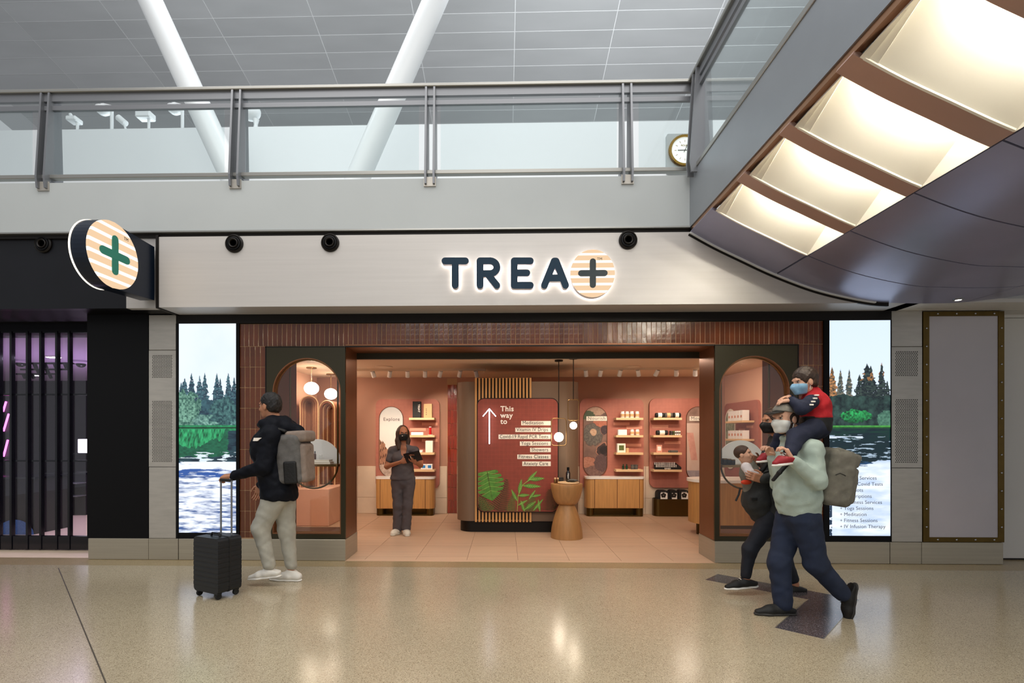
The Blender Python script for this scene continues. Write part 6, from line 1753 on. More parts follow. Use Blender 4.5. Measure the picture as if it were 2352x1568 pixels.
def shoe(name, ank, d, up, L, parent, mt_u, mt_s, hgt=.075, w_=.042, low=True):
    """ank: ankle point; d: toe direction; up: shoe's up"""
    d = unit(d); up = unit(up-np.dot(up, d)*d); sd = np.cross(up, d)
    o = ank-up*(hgt+.02); heel = o-d*L*.24; toe = o+d*L*.66
    s = SDF(.006)
    s.chain([heel+up*.040, o+up*.046+d*.02, o+d*L*.36+up*.036, toe+up*.024], [.034, .036, .033, .022], .03, (sd, 1.22))
    s.cone(heel+up*.045+d*.01, ank-up*.02-d*.005, .033, .034, .03)
    s.cone(ank-up*.03, o+d*L*.30+up*.045, .030, .026, .03)
    if low: s.cut(ank-up*.012, up+d*-.35)
    s.cut(o+up*.016, -up)
    u_ = grow(name, s, mt_u, parent)
    s2 = SDF(.006); s2.chain([heel+up*.006, o+up*.008+d*.03, o+d*L*.38+up*.008, toe+up*.010], [.040, .038, .043, .030], .03, (up, .45)); s2.cut(o, -up)
    grow('sole', s2, mt_s, u_)
    for q in range(3):
        b_ = o+d*L*(.20+.075*q)+up*(.084-.009*q); MB().tube([b_-sd*.022, b_+up*.006, b_+sd*.022], .0035, 6).build('lace', mt_s, u_)
    return u_
def surf_y(o, x, z, r=.03):
    """front-most y of a grown garment near (x, z)"""
    n = len(o.data.vertices); a = np.empty(n*3, np.float32); o.data.vertices.foreach_get('co', a); a = a.reshape(-1, 3)+np.array(OFF[o], np.float32)
    k = (np.abs(a[:, 0]-x) < r) & (np.abs(a[:, 2]-z) < r); return float(a[k, 1].min()) if k.any() else None
def person(u, v, label):
    g = ground(u, v); e = empty('person', g, label, 'person'); return e, g.y
def J(u, v, Y): return np.array(at(u, v, Y))

# ------------------------------------------------------------------ the clerk with a tablet
pr, y0 = person(922, 1226, 'clerk in grey scrubs and black mask holding a tablet in the shop')
Y = y0
hc = J(925.5, 996, Y-.02); R = frame((.42, -1, .02))
ne = J(927, 1021, Y); shR = J(901, 1034, Y+.02); shL = J(953, 1034, Y-.02)
elR = J(889, 1071, Y-.02); wrR = J(922, 1060, Y-.21); elL = J(966, 1068, Y-.06); wrL = J(953, 1062, Y-.25)
hpR = J(912, 1108, Y+.01); hpL = J(940, 1108, Y-.01); knR = J(914, 1160, Y-.01); knL = J(936, 1160, Y-.04); anR = J(913, 1212, Y+.02); anL = J(933, 1209, Y-.02)
chest = J(926, 1050, Y); waist = J(925, 1078, Y); pel = J(926, 1104, Y)
side = np.array([1, .1, 0]); dH = unit(V(1, -.1, .25))
s = SDF(.0055)
head_ops(s, hc, R, .93)
s.cone(hc-V(0, 0, .06), ne-V(0, 0, .03), .044, .050, .02)
def torso(s, g=0.0, lower=True):
    s.cone(ne-V(0, 0, .05), chest, .055+g, .080+g, .04, (side, 1.40)); s.cone(chest, waist, .084+g, .076+g, .05, (side, 1.40))
    if lower: s.cone(waist, pel, .088+g, .098+g, .05, (side, 1.55))
    for p in (shR, shL): s.cone(ne-V(0, 0, .045), p, .045+g, .045+g, .03)
torso(s)
for a, b, c_ in ((shR, elR, wrR), (shL, elL, wrL)): s.chain([a, b, c_], [.044, .036, .023], .02)
s.ell(elR, V(.037, .037, .037), None, .02)
for a, b, c_ in ((hpR, knR, anR), (hpL, knL, anL)): s.chain([a, b, c_], [.08, .052, .036], .03)
hand_ops(s, wrR, wrL+V(.02, 0, .06)-wrR, V(.3, 1, .1), V(0, -.2, 1), .95, .30, .4)
hand_ops(s, wrL, V(-.25, -.35, .9), V(-.2, -1, .1), V(-1, 0, .2), .95, .35, .4)
grow('body', s, 'skin_brown', pr); eyes(hc, R, pr, .93)
s = SDF(.007); torso(s, .014, False)
s.cone(chest+V(0, -.02, -.02), waist, .090, .092, .05, (side, 1.40)); s.cone(waist, J(925, 1097, Y), .104, .128, .05, (side, 1.42))
s.ell(chest+V(-.06, -.06, -.02), V(.07, .06, .07), None, .04); s.ell(chest+V(.08, -.06, -.02), V(.07, .06, .07), None, .04)
s.cone(shR, shR+(elR-shR)*.58, .054, .056, .03); s.cone(shL, shL+(elL-shL)*.58, .054, .054, .03)
s.cut(J(925, 1101, Y), (0, 0, -1)); s.ell(ne+V(.012, -.075, -.06), V(.045, .06, .11), None, .015, True); s.ell(ne+V(0, -.01, .05), V(.062, .07, .08), None, .015, True)
s.wrinkle(.005, WR); grow('scrub_top', s, 'scrub_grey', pr)
s = SDF(.007)
s.cone(waist, pel, .095, .108, .05, (side, 1.5))
for a, b, c_ in ((hpR, knR, anR), (hpL, knL, anL)): s.chain([a, b, c_-V(0, 0, .015)], [.092, .070, .070], .035)
s.cut(J(925, 1086, Y), (0, 0, 1)); s.cut(J(925, 1219, Y), (0, 0, -1)); s.wrinkle(.005, WR); grow('scrub_trousers', s, 'scrub_grey', pr)
s = SDF(.006); f, l, u_ = R
s.ell(hc+(-f*.026+u_*.040)*.93, V(.104, .088, .102)*.93, R, .02); s.chain([hc-f*.05, hc-f*.06-V(0, 0, .14), hc-f*.035-V(0, 0, .24)], [.080, .075, .05], .04, (l, 1.2))
for sd in (-1, 1): s.chain([hc+l*sd*.066+u_*.02-f*.01, hc+l*sd*.075-u_*.10-f*.01, hc+l*sd*.068-u_*.22+f*.02], [.028, .034, .022], .03)
s.ell(hc+f*.088-u_*.058, V(.085, .064, .094), R, .015, True); s.wrinkle(.0015, [((120, 60, 8), .2), ((-90, 110, 12), 1.0)])
grow('hair', s, 'hair_brown', pr)
s = SDF(.004); mask_ops(s, hc, R, .93); mk = grow('face_mask', s, 'mask_black', pr)
for sd in (-1, 1): MB().tube([hc+f*.015+l*sd*.066-u_*.03, hc-f*.005+l*sd*.076+u_*.0, hc+f*.012+l*sd*.068-u_*.07], .0025, 6).build('ear_loop', 'mask_black', mk)
p = hc+f*.108-u_*.032-l*.02; MB().box(p[0]-.016, p[0]+.014, p[1]-.010, p[1]+.006, p[2]-.004, p[2]+.003).build('mask_print', 'white_print', mk)
for a, dd in ((anR, (-.28, -1, 0)), (anL, (.30, -1, 0))):
    a2 = a.copy(); a2[2] = .095
    s = SDF(.005); d = unit(V(*dd)); sd = np.cross((0, 0, 1), d)
    s.chain([a2-d*.05-V(0, 0, .055), a2+d*.03-V(0, 0, .05), a2+d*.11-V(0, 0, .06), a2+d*.155-V(0, 0, .066)], [.036, .040, .040, .028], .03, (sd, 1.15)); s.cut((0, 0, .012), (0, 0, -1)); s.ell(a2-d*.02+V(0, 0, .02), V(.046, .046, .055), None, .01, True)
    c_ = grow('clog', s, 'clog', pr)
    s = SDF(.005); s.chain([a2-d*.055-V(0, 0, .083), a2+d*.05-V(0, 0, .083), a2+d*.155-V(0, 0, .083)], [.040, .042, .034], .03, (sd, 1.1)); s.cut((0, 0, .002), (0, 0, -1)); s.cut((0, 0, .022), (0, 0, 1)); grow('clog_sole', s, 'clog', c_)
    m2 = MB()
    for q in range(5): t = -1+.5*q; m2.sphere(a2+d*(.11-.02*abs(t))+sd*t*.034+V(0, 0, -.022-.012*abs(t)), .0065, 8, 5)
    for q in range(5): MB().sphere(a2+d*(.115-.02*abs(-1+.5*q))+sd*(-1+.5*q)*.036+V(0, 0, -.026-.010*abs(-1+.5*q)), .007, 8, 5).build('clog_hole', 'ink', c_)
# her tablet
tc_ = J(948.5, 1049, Y-.29)
Rt = Matrix.Rotation(math.radians(-14), 4, 'Z') @ Matrix.Rotation(math.radians(-12), 4, 'Y') @ Matrix.Rotation(math.radians(28), 4, 'X')
def slab(cx, hx, hy, hz, c=.004):
    m2 = MB(); m2.box(-hx, hx, -hy, hy, -hz, hz, c); m2.v = [tuple(Rt @ Vector(p)+Vector(tc_)+Rt.to_3x3() @ Vector(cx)) for p in m2.v]; return m2
tb = empty('tablet', tc_, 'black cased tablet held by the clerk', 'tablet')
slab((0, 0, 0), .125, .006, .078).build('case', 'black_gloss', tb); slab((0, .0065, 0), .112, .001, .066, 0).build('display', 'mask_black', tb)
slab((.02, -.008, -.02), .022, .003, .022).build('hand_strap', 'rubber', tb); slab((-.03, -.0075, 0), .004, .002, .03, .0005).build('case_mark', 'white_print', tb)

# ------------------------------------------------------------------ traveller on the left with a backpack and a suitcase
pr, y0 = person(655, 1339, 'traveller in dark jacket and pale jeans pulling a suitcase, walking left')
Y = y0
R = frame((-1, .30, -.04)); hc = J(619, 933, Y)
ne = J(633, 968, Y); chest = J(628, 1020, Y); waist = J(632, 1080, Y); pel = J(640, 1126, Y)
yn_, yf_ = -.17, .17
shN = J(622, 1000, Y+yn_); shF = J(632, 996, Y+yf_)
elN = J(606, 1072, Y+yn_-.05); wrN = J(534, 1092, Y+yn_-.02); elF = J(640, 1070, Y+yf_+.06); wrF = J(600, 1112, Y+yf_+.08)
hipN = J(634, 1136, Y-.08); hipF = J(652, 1136, Y+.08)
kneeN = J(599, 1212, Y-.09); ankN = J(618, 1303, Y-.09)       # swinging leg
kneeF = J(658, 1216, Y+.08); ankF = J(669, 1303, Y+.09)       # standing leg
side = V(0, 1, 0)
s = SDF(.0055); head_ops(s, hc, R, 1.0); s.cone(hc+V(.025, 0, -.06), ne, .056, .062, .02)
def torso2(s, g=0.0):
    s.cone(ne+V(0, 0, -.04), chest, .08+g, .105+g, .05, (side, 1.5)); s.cone(chest, waist, .108+g, .10+g, .05, (side, 1.45)); s.cone(waist, pel, .10+g, .105+g, .05, (side, 1.45))
    for p in (shN, shF): s.cone(ne+V(0, 0, -.06), p, .05+g, .058+g, .03)
torso2(s, -.005)
s.chain([shN, elN, wrN], [.05, .04, .027], .02); s.chain([shF, elF, wrF], [.05, .04, .027], .02)
s.chain([hipN, kneeN, ankN], [.085, .055, .040], .03); s.chain([hipF, kneeF, ankF], [.085, .055, .040], .03)
hand_ops(s, wrN, V(-1, .05, -.12), V(0, .3, -1), V(-.2, 1, 0), 1.05, .95, .8); hand_ops(s, wrF, V(-.3, 0, -1), V(0, -1, 0), V(-1, 0, 0), 1.05, .35, .3)
grow('body', s, 'skin_tan', pr); eyes(hc, R, pr)
s = SDF(.007); torso2(s, .03)
s.ell(chest+V(-.04, 0, -.05), V(.17, .21, .20), None, .06); s.cone(waist, pel+V(.01, 0, -.03), .150, .168, .05, (side, 1.25))
s.chain([shN, elN, wrN+V(.01, 0, 0)], [.085, .070, .046], .035); s.chain([shF, elF, wrF], [.085, .070, .046], .035)
# stand-up collar and hood lying on the back
s.chain([ne+V(-.15, -.03, -.035), ne+V(-.07, -.11, -.02), ne+V(.05, -.12, -.02), ne+V(.10, 0, .0), ne+V(.05, .11, -.02), ne+V(-.07, .10, -.02), ne+V(-.15, .03, -.035)], [.022, .035, .04, .05, .04, .035, .022], .03)
s.chain([ne+V(.02, -.09, -.035), ne+V(.12, -.06, -.055), ne+V(.215, 0, -.10), ne+V(.12, .06, -.055), ne+V(.02, .09, -.035)], [.045, .055, .06, .055, .045], .04)
s.cut(J(620, 1142, Y), (-.12, 0, -1)); s.cut(wrN-V(.006, 0, 0), (-1, 0, 0)); s.wrinkle(.007, WR); jk = grow('jacket', s, 'jacket_navy', pr)
p = J(594, 1008, Y-.22); p[1] = (surf_y(jk, p[0], p[2]) or p[1])+.010
MB().prism([(p[0]-.04, p[2]-.018), (p[0]-.03, p[2]+.012), (p[0]+.045, p[2]+.012), (p[0]+.02, p[2]-.004), (p[0]+.004, p[2]-.018)], p[1]-.012, p[1]+.02).build('sleeve_patch', 'white_print', jk)
s = SDF(.007); s.cone(waist, pel, .10, .115, .05, (side, 1.4)); s.cone(pel, pel+V(.03, 0, -.03), .115, .11, .05, (side, 1.3))
s.chain([hipN, kneeN, ankN+V(0, 0, .03)], [.122, .082, .058], .04); s.chain([hipF, kneeF, ankF+V(0, 0, .03)], [.118, .080, .058], .04)
s.cut(J(630, 1110, Y), (0, 0, 1)); s.wrinkle(.0030, WR3); grow('jeans', s, 'jeans_light', pr)
shoe('shoe', ankF+V(0, 0, -.005), V(-1, .06, 0), V(0, 0, 1), .30, pr, 'shoe_white', 'sole_white', hgt=max(.05, ankF[2]-.026))
shoe('shoe', ankN+V(0, 0, 0), V(-.98, .04, -.13), V(-.13, 0, 1), .30, pr, 'shoe_white', 'sole_white', hgt=.078)
f, l, u_ = R
s = SDF(.006); s.ell(hc-f*.022+u_*.045, V(.104, .086, .096), R, .02); s.ell(hc-f*.06-u_*.01, V(.06, .078, .07), R, .03); s.ell(hc+f*.10-u_*.045, V(.09, .075, .085), R, .012, True); s.ell(hc-u_*.105, V(.12, .12, .055), R, .01, True)
for sd in (-1, 1): s.ell(hc-f*.006+l*sd*.085-u_*.012, V(.026, .03, .036), R, .008, True)
s.wrinkle(.004, [((150, 90, 60), .3), ((-120, 140, 80), 1.4)]); grow('hair', s, 'hair_black', pr)
# backpack
bp = empty('backpack', J(680, 1125, Y), 'grey and taupe backpack worn by the traveller with the suitcase', 'backpack')
s = SDF(.007); c0 = J(676, 1052, Y); Rb = frame((1, 0, .06))
s.box(c0, V(.07, .12, .19), .05, Rb, .03); s.wrinkle(.005, WR); grow('main_compartment', s, 'pack_grey', bp)
s = SDF(.007); c1 = J(697, 1062, Y); s.box(c1, V(.035, .10, .155), .035, Rb, .03); s.wrinkle(.004, WR); grow('front_pocket', s, 'pack_taupe', bp)
s = SDF(.007); s.box(J(690, 1002, Y), V(.07, .115, .02), .035, Rb, .03); grow('top_flap', s, 'pack_taupe', bp)
s = SDF(.006); s.box(J(668, 1085, Y-.16), V(.045, .012, .09), .018, Rb, .02); grow('side_pocket', s, 'bag_black', bp)
def zipline(obj_, pts, nm='zip_line', mt='bag_black', r=.0035):
    out = []
    for (uu, vv_) in pts:
        p = J(uu, vv_, Y-.16); ys_ = surf_y(obj_, p[0], p[2], .02)
        if ys_ is not None: out.append((p[0], ys_+.001, p[2]))
    if len(out) > 1: MB().tube(out, r, 6).build(nm, mt, obj_)
zipline(bp.children[0], [(650, 1072), (649, 1030), (652, 1004), (660, 995), (668, 998)]); zipline(bp.children[1], [(690, 1040), (697, 1036), (705, 1040)])
for q, vv in enumerate((1030, 1048)):
    p = J(708, vv, Y); MB().box(p[0]-.02, p[0]+.014, p[1]-.03, p[1]+.03, p[2]-.018, p[2]+.018, .005).build('buckle', 'bag_black', bp)
s = SDF(.006); s.chain([J(655, 990, Y-.13), J(630, 982, Y-.15), J(608, 1000, Y-.20), J(602, 1040, Y-.15)], [.016, .016, .016, .012], .01, (V(0, 1, 0), 1.8)); grow('shoulder_strap', s, 'bag_black', bp)
# suitcase
sc_ = ground(500, 1366); 
sc = empty('suitcase', (sc_.x, sc_.y, 0), 'black ribbed cabin suitcase with raised handle', 'suitcase')
yaw = math.radians(-26); Rm = Matrix.Translation((sc_.x, sc_.y, 0)) @ Matrix.Rotation(yaw, 4, 'Z')
def RM(m2): m2.v = [tuple(Rm @ Vector(p)) for p in m2.v]; return m2
zs0_, zs1_ = .055, Z_(497, 1229, sc_.y)
hw_, hd_ = .172, .115
m2 = MB(); m2.prism(rrect(-hw_, hw_, zs0_, zs1_, .035, 6), -hd_, hd_); RM(m2).build('shell', 'case_black', sc)
for q in range(9):
    z = zs0_+.07+(zs1_-zs0_-.14)*q/8
    m2 = MB(); m2.box(-hw_-.002, hw_+.002, -hd_-.003, hd_+.003, z-.017, z+.017, .003); RM(m2).build('shell_rib', 'case_black', sc)
m2 = MB(); m2.ring(rrect(-hw_-.004, hw_+.004, zs0_-.003, zs1_+.003, .036, 6), rrect(-hw_+.01, hw_-.01, zs0_+.012, zs1_-.012, .03, 6), -.008, .008); RM(m2).build('zip_band', 'rubber', sc)
for sx in (-1, 1):
    for sy in (-1, 1):
        m2 = MB(); m2.lathe([(.001, -.011), (.026, -.011), (.028, -.006), (.028, .006), (.026, .011), (.001, .011)], (sx*(hw_-.04), sy*(hd_-.03), .029), 18, 'x'); wl = RM(m2).build('wheel', 'rubber', sc)
        m2 = MB(); m2.box(sx*(hw_-.04)-.022, sx*(hw_-.04)+.022, sy*(hd_-.03)-.022, sy*(hd_-.03)+.022, .045, zs0_+.006, .004); RM(m2).build('wheel_fork', 'case_black', wl)
hz_ = wrN[2]-.03
hx_ = wrN[0]-sc_.x-.085
th = empty_part('trolley_handle', sc, (sc_.x, sc_.y, zs1_))
for sx in (-1, 1):
    m2 = MB(); m2.tube([(sx*.075+.035, .06, zs1_-.05), (sx*.075+.035, .06, hz_)], .008, 8); RM(m2).build('handle_tube', 'rail_metal', th)
m2 = MB(); m2.tube([(-.075+.035, .06, hz_), (.075+.035, .06, hz_)], .014, 10); RM(m2).build('handle_grip', 'rubber', th)
m2 = MB(); m2.tube([(-.06, -.02, zs1_), (-.05, -.02, zs1_+.022), (.05, -.02, zs1_+.022), (.06, -.02, zs1_)], .009, 8); RM(m2).build('top_handle', 'rubber', sc)

# ------------------------------------------------------------------ father with a child on his shoulders
pr, y0 = person(1800, 1413, 'bearded man in sage hoodie and cap carrying a child on his shoulders')
Y = y0
R = frame((-1, -.42, -.06)); hc = J(1803, 962, Y)
ne = J(1828, 1003, Y); chest = J(1830, 1060, Y); waist = J(1832, 1120, Y); pel = J(1836, 1180, Y)
yn_, yf_ = -.18, .18
shN = J(1866, 1032, Y+yn_); shF = J(1812, 1030, Y+yf_)
elN = J(1878, 1104, Y+yn_-.06); wrN = J(1822, 1058, Y+yn_-.08); elF = J(1790, 1110, Y+yf_+.06); wrF = J(1775, 1052, Y+yf_-.06)
hipN = J(1850, 1192, Y-.09); hipF = J(1814, 1192, Y+.09)
# planted leg is the far one in front, trailing leg is near and behind
kneeP = J(1790, 1292, Y+.05); ankP = J(1797, 1384, Y+.02); kneeT = J(1874, 1294, Y-.08); ankT = J(1938, 1366, Y-.04)
side = V(0, 1, 0)
s = SDF(.0055); head_ops(s, hc, R, 1.0); s.cone(hc+V(.03, .01, -.06), ne+V(.02, 0, -.02), .058, .066, .02)
def torso3(s, g=0.0):
    s.cone(ne+V(.01, 0, -.06), chest, .085+g, .115+g, .05, (side, 1.5)); s.cone(chest, waist, .118+g, .118+g, .05, (side, 1.4)); s.cone(waist, pel, .118+g, .115+g, .05, (side, 1.4))
    for p in (shN, shF): s.cone(ne+V(0, 0, -.07), p, .05+g, .06+g, .03)
torso3(s, -.006)
s.chain([shN, elN, wrN], [.052, .043, .028], .02); s.chain([shF, elF, wrF], [.052, .043, .028], .02)
s.chain([hipF, kneeP, ankP], [.09, .06, .043], .03); s.chain([hipN, kneeT, ankT], [.09, .06, .043], .03)
hand_ops(s, wrN, V(-.45, .15, .9), V(-1, .5, -.2), V(.1, 1, .2), 1.05, .80, .8); hand_ops(s, wrF, V(-.45, -.2, .85), V(-1, -.3, -.2), V(.1, -1, .2), 1.05, .80, .8)
grow('body', s, 'skin_pale', pr); eyes(hc, R, pr)
s = SDF(.007); torso3(s, .018)
s.ell(chest+V(-.02, 0, -.06), V(.14, .195, .2), None, .06); s.ell(J(1830, 1140, Y), V(.155, .19, .14), None, .06)
s.chain([shN, elN, wrN], [.072, .062, .042], .035); s.chain([shF, elF, wrF], [.072, .062, .042], .035)
s.chain([ne+V(-.085, -.04, -.01), ne+V(0, -.085, .0), ne+V(.07, 0, .02), ne+V(0, .085, 0), ne+V(-.085, .04, -.01)], [.022, .026, .03, .026, .022], .03)
s.cone(J(1832, 1168, Y), J(1833, 1176, Y), .135, .128, .02, (side, 1.3))
s.cut(J(1832, 1181, Y), (0, 0, -1)); s.wrinkle(.006, WR); hd2 = grow('hoodie', s, 'hoodie_sage', pr)
p = ne+V(-.105, -.035, -.06); MB().tube([p, p+V(-.02, -.01, -.12)], .004, 6).build('drawstring', 'hoodie_sage', hd2)
s = SDF(.007); s.cone(J(1834, 1165, Y), pel+V(0, 0, -.03), .118, .125, .05, (side, 1.35))
s.chain([hipF, kneeP, ankP+V(.005, 0, .0)], [.112, .084, .072], .04); s.chain([hipN, kneeT, ankT+(kneeT-ankT)*.08], [.112, .084, .066], .04)
s.cut(J(1834, 1166, Y), (0, 0, 1)); s.cut(ankP-V(0, 0, .012), (0, 0, -1)) if False else None
s.wrinkle(.0030, WR3); grow('jeans', s, 'jeans_dark', pr)
shoe('shoe', ankP+V(0, 0, 0), V(-1, -.05, 0), V(0, 0, 1), .31, pr, 'shoe_black', 'sole_dark', hgt=max(.05, ankP[2]-.022))
shoe('shoe', ankT, V(-.16, 0, -1), V(-1, 0, .2), .31, pr, 'shoe_black', 'sole_dark', hgt=.062)
f, l, u_ = R
s = SDF(.004); mask_ops(s, hc, R, 1.0); mk = grow('face_mask', s, 'mask_white', pr)
for sd in (-1, 1): MB().tube([hc+f*.012+l*sd*.070-u_*.03, hc-f*.012+l*sd*.082+u_*.005, hc+f*.008+l*sd*.072-u_*.075], .0028, 6).build('ear_loop', 'mask_white', mk)
s = SDF(.005); s.ell(hc+f*.020-u_*.066, V(.080, .072, .060), R, .02); s.cut(hc+f*.030, f); s.cut(hc-f*.03, -f); s.cut(hc-u_*.016, u_); grow('beard', s, 'beard', pr)
s = SDF(.006); s.ell(hc-f*.022+u_*.02, V(.096, .084, .09), R, .02); s.ell(hc+f*.10-u_*.03, V(.10, .075, .12), R, .012, True); s.ell(hc-u_*.10, V(.13, .13, .06), R, .01, True); s.cut(hc+u_*.06, u_); grow('hair', s, 'beard', pr)
s = SDF(.006); s.ell(hc-f*.012+u_*.050, V(.110, .090, .092), R, .02); s.cut(hc+u_*.048, -u_+f*.22); cp = grow('cap', s, 'cap_grey', pr)
s = SDF(.005); s.cone(hc+f*.085+u_*.058, hc+f*.165+u_*.050, .060, .050, .01, (u_, .14)); s.cut(hc+f*.07, -f); grow('cap_brim', s, 'bag_black', cp)
bp = empty('backpack', J(1915, 1150, Y), 'olive grey backpack on the back of the man in the sage hoodie', 'backpack')
Rb = frame((1, 0, -.16)); s = SDF(.007); s.box(J(1905, 1095, Y), V(.055, .13, .17), .05, Rb, .03); s.wrinkle(.006, WR); grow('main_compartment', s, 'pack_olive', bp)
s = SDF(.007); s.box(J(1926, 1112, Y), V(.03, .11, .11), .035, Rb, .03); s.wrinkle(.004, WR); grow('front_pocket', s, 'pack_olive', bp)
s = SDF(.007); s.box(J(1920, 1050, Y), V(.075, .13, .028), .03, frame((1, 0, -.35)), .03); s.wrinkle(.004, WR); grow('top_flap', s, 'pack_olive', bp)
s = SDF(.006); s.chain([J(1885, 1035, Y-.13), J(1862, 1020, Y-.14), J(1822, 1050, Y-.12), J(1790, 1085, Y-.16), J(1776, 1102, Y-.13)], [.015, .015, .015, .014, .012], .01, (V(0, 1, 0), 1.8)); grow('shoulder_strap', s, 'bag_black', bp)
zipline(bp.children[0], [(1890, 1075), (1900, 1068), (1912, 1072)]); zipline(bp.children[1], [(1915, 1090), (1925, 1086), (1938, 1092)])
p = J(1894, 1110, Y-.19); MB().box(p[0]-.02, p[0]+.02, p[1], p[1]+.05, p[2]-.01, p[2]+.01, .003).build('tag', 'white_print', bp)

# ------------------------------------------------------------------ the child
e = empty('person', J(1860, 985, Y), 'small child in red and navy jacket riding on the man\'s shoulders', 'person')
k = .86; R = frame((-1, -.12, -.18)); hc = J(1847, 877, Y)
ne = J(1868, 905, Y); ch = J(1872, 930, Y); pl = J(1874, 976, Y+.0)
sN = J(1866, 920, Y-.11); sF = J(1866, 916, Y+.11); eN = J(1842, 938, Y-.16); wN = J(1819, 918, Y-.07); eF = J(1838, 934, Y+.15); wF = J(1812, 912, Y+.05)
kN = J(1830, 1002, Y-.15); aN = J(1812, 1046, Y-.25); kF = J(1800, 1002, Y+.16); aF = J(1772, 1040, Y+.20)
hN = J(1868, 984, Y-.09); hF = J(1866, 984, Y+.09)
s = SDF(.0055); head_ops(s, hc, R, k); s.cone(hc+V(.02, 0, -.05), ne, .038, .042, .02)
s.cone(ne+V(0, 0, -.03), ch, .055, .075, .03, (side, 1.3)); s.cone(ch, pl, .078, .085, .03, (side, 1.3))
s.chain([sN, eN, wN], [.034, .028, .02], .02); s.chain([sF, eF, wF], [.034, .028, .02], .02); s.chain([hN, kN, aN], [.055, .042, .028], .02); s.chain([hF, kF, aF], [.055, .042, .028], .02)
hand_ops(s, wN, V(-1, .3, -.15), V(0, .3, -1), V(-.3, 1, 0), .72, .35, .3); hand_ops(s, wF, V(-1, -.3, -.15), V(0, -.3, -1), V(-.3, -1, 0), .72, .35, .3)
grow('body', s, 'skin_pale', e); eyes(hc, R, e, k)
s = SDF(.007); s.cone(ne+V(0, 0, -.03), ch, .075, .098, .03, (side, 1.3)); s.cone(ch, J(1874, 957, Y), .10, .104, .03, (side, 1.3)); s.cone(ne+V(0, 0, -.03), sN, .05, .055, .03); s.cone(ne+V(0, 0, -.03), sF, .05, .055, .03); s.cone(ne+V(0, 0, -.02), ne+V(0, 0, .02), .055, .05, .02)
s.cut(J(1874, 960, Y), (0, 0, -1)); s.wrinkle(.005, WR); jk = grow('red_jacket', s, 'red_knit', e)
for nm, a, b, c_ in (('sleeve', sN, eN, wN), ('sleeve', sF, eF, wF)):
    s = SDF(.006); s.chain([a+(b-a)*.1, b, c_+(b-c_)*.1], [.058, .050, .034], .02); s.wrinkle(.004, WR); sl_ = grow(nm, s, 'navy_cloth', jk)
for q in range(4):
    p = J(1871-6.5*q, 908+7.5*q, Y-.13); p[1] = min(surf_y(w2, p[0], p[2], .02) or 99 for w2 in [jk]+[c_ for c_ in jk.children if c_.name.startswith('sleeve')])
    MB().box(p[0]-.015, p[0]+.015, p[1]-.001, p[1]+.02, p[2]-.006, p[2]+.006, .002).build('shoulder_stripe', 'white_print', jk)
s = SDF(.007); s.cone(J(1874, 958, Y), pl, .106, .108, .03, (side, 1.25)); s.wrinkle(.004, WR); s.cut(J(1874, 955, Y), (0, 0, 1)); grow('waist_band', s, 'bag_black', e)
s = SDF(.007); s.cone(pl, pl+V(0, 0, -.02), .10, .10, .03, (side, 1.25)); s.chain([hN, kN, aN+(kN-aN)*.15], [.078, .066, .048], .03); s.chain([hF, kF, aF+(kF-aF)*.15], [.078, .066, .048], .03); s.wrinkle(.005, WR); s.cut(J(1874, 958, Y), (.0, 0, 1)); grow('trousers', s, 'navy_cloth', e)
mat('shoe_red', '8e1420', .6, noise=.1, nscale=40)
shoe('shoe', aN, V(-1, -.05, -.16), V(-.16, 0, 1), .17, e, 'shoe_red', 'sole_white', hgt=.045); shoe('shoe', aF, V(-1, -.05, -.16), V(-.16, 0, 1), .17, e, 'shoe_red', 'sole_white', hgt=.045)
f, l, u_ = R
s = SDF(.006); s.ell(hc+(-f*.020+u_*.045)*k, V(.112, .094, .102)*k, R, .02); s.ell(hc+(-f*.06-u_*.02)*k, V(.055, .076, .06)*k, R, .03); s.ell(hc+(f*.105-u_*.04)*k, V(.09, .08, .085)*k, R, .012, True); s.ell(hc-u_*.105*k, V(.12, .12, .05)*k, R, .01, True)
for sd in (-1, 1): s.ell(hc+(-f*.006+l*sd*.088-u_*.012)*k, V(.026, .03, .036)*k, R, .008, True)
s.wrinkle(.004, [((150, 90, 60), .3), ((-120, 140, 80), 1.4)]); grow('hair', s, 'hair_child', e)
s = SDF(.004); mask_ops(s, hc, R, k); mk = grow('face_mask', s, 'mask_blue', e)
for sd in (-1, 1): MB().tube([hc+f*.012+l*sd*.060-u_*.03, hc-f*.010+l*sd*.070+u_*.002, hc+f*.008+l*sd*.062-u_*.062], .0025, 6).build('ear_loop', 'mask_white', mk)

# ------------------------------------------------------------------ mother with a baby carrier, partly hidden by the man
pr, y0 = person(1790, 1370, 'woman in dark clothes and black mask carrying a baby, behind the man in the hoodie')
Y = y0+.12
R = frame((-1, -.15, -.05)); hc = J(1776, 968, Y); ne = J(1789, 1003, Y); chest = J(1782, 1055, Y); waist = J(1780, 1115, Y); pel = J(1774, 1180, Y)
shN = J(1796, 1028, Y-.15); shF = J(1788, 1028, Y+.15); elN = J(1800, 1092, Y-.19); wrN = J(1752, 1100, Y-.24); elF = J(1790, 1092, Y+.19); wrF = J(1745, 1060, Y+.2)
hipN = J(1772, 1186, Y-.08); hipF = J(1780, 1186, Y+.08); kF_ = J(1722, 1262, Y-.06); aF_ = J(1713, 1326, Y-.06); kB_ = J(1800, 1272, Y+.06); aB_ = J(1826, 1342, Y+.06)
s = SDF(.0055); head_ops(s, hc, R, .95); s.cone(hc+V(.02, 0, -.06), ne, .046, .052, .02)
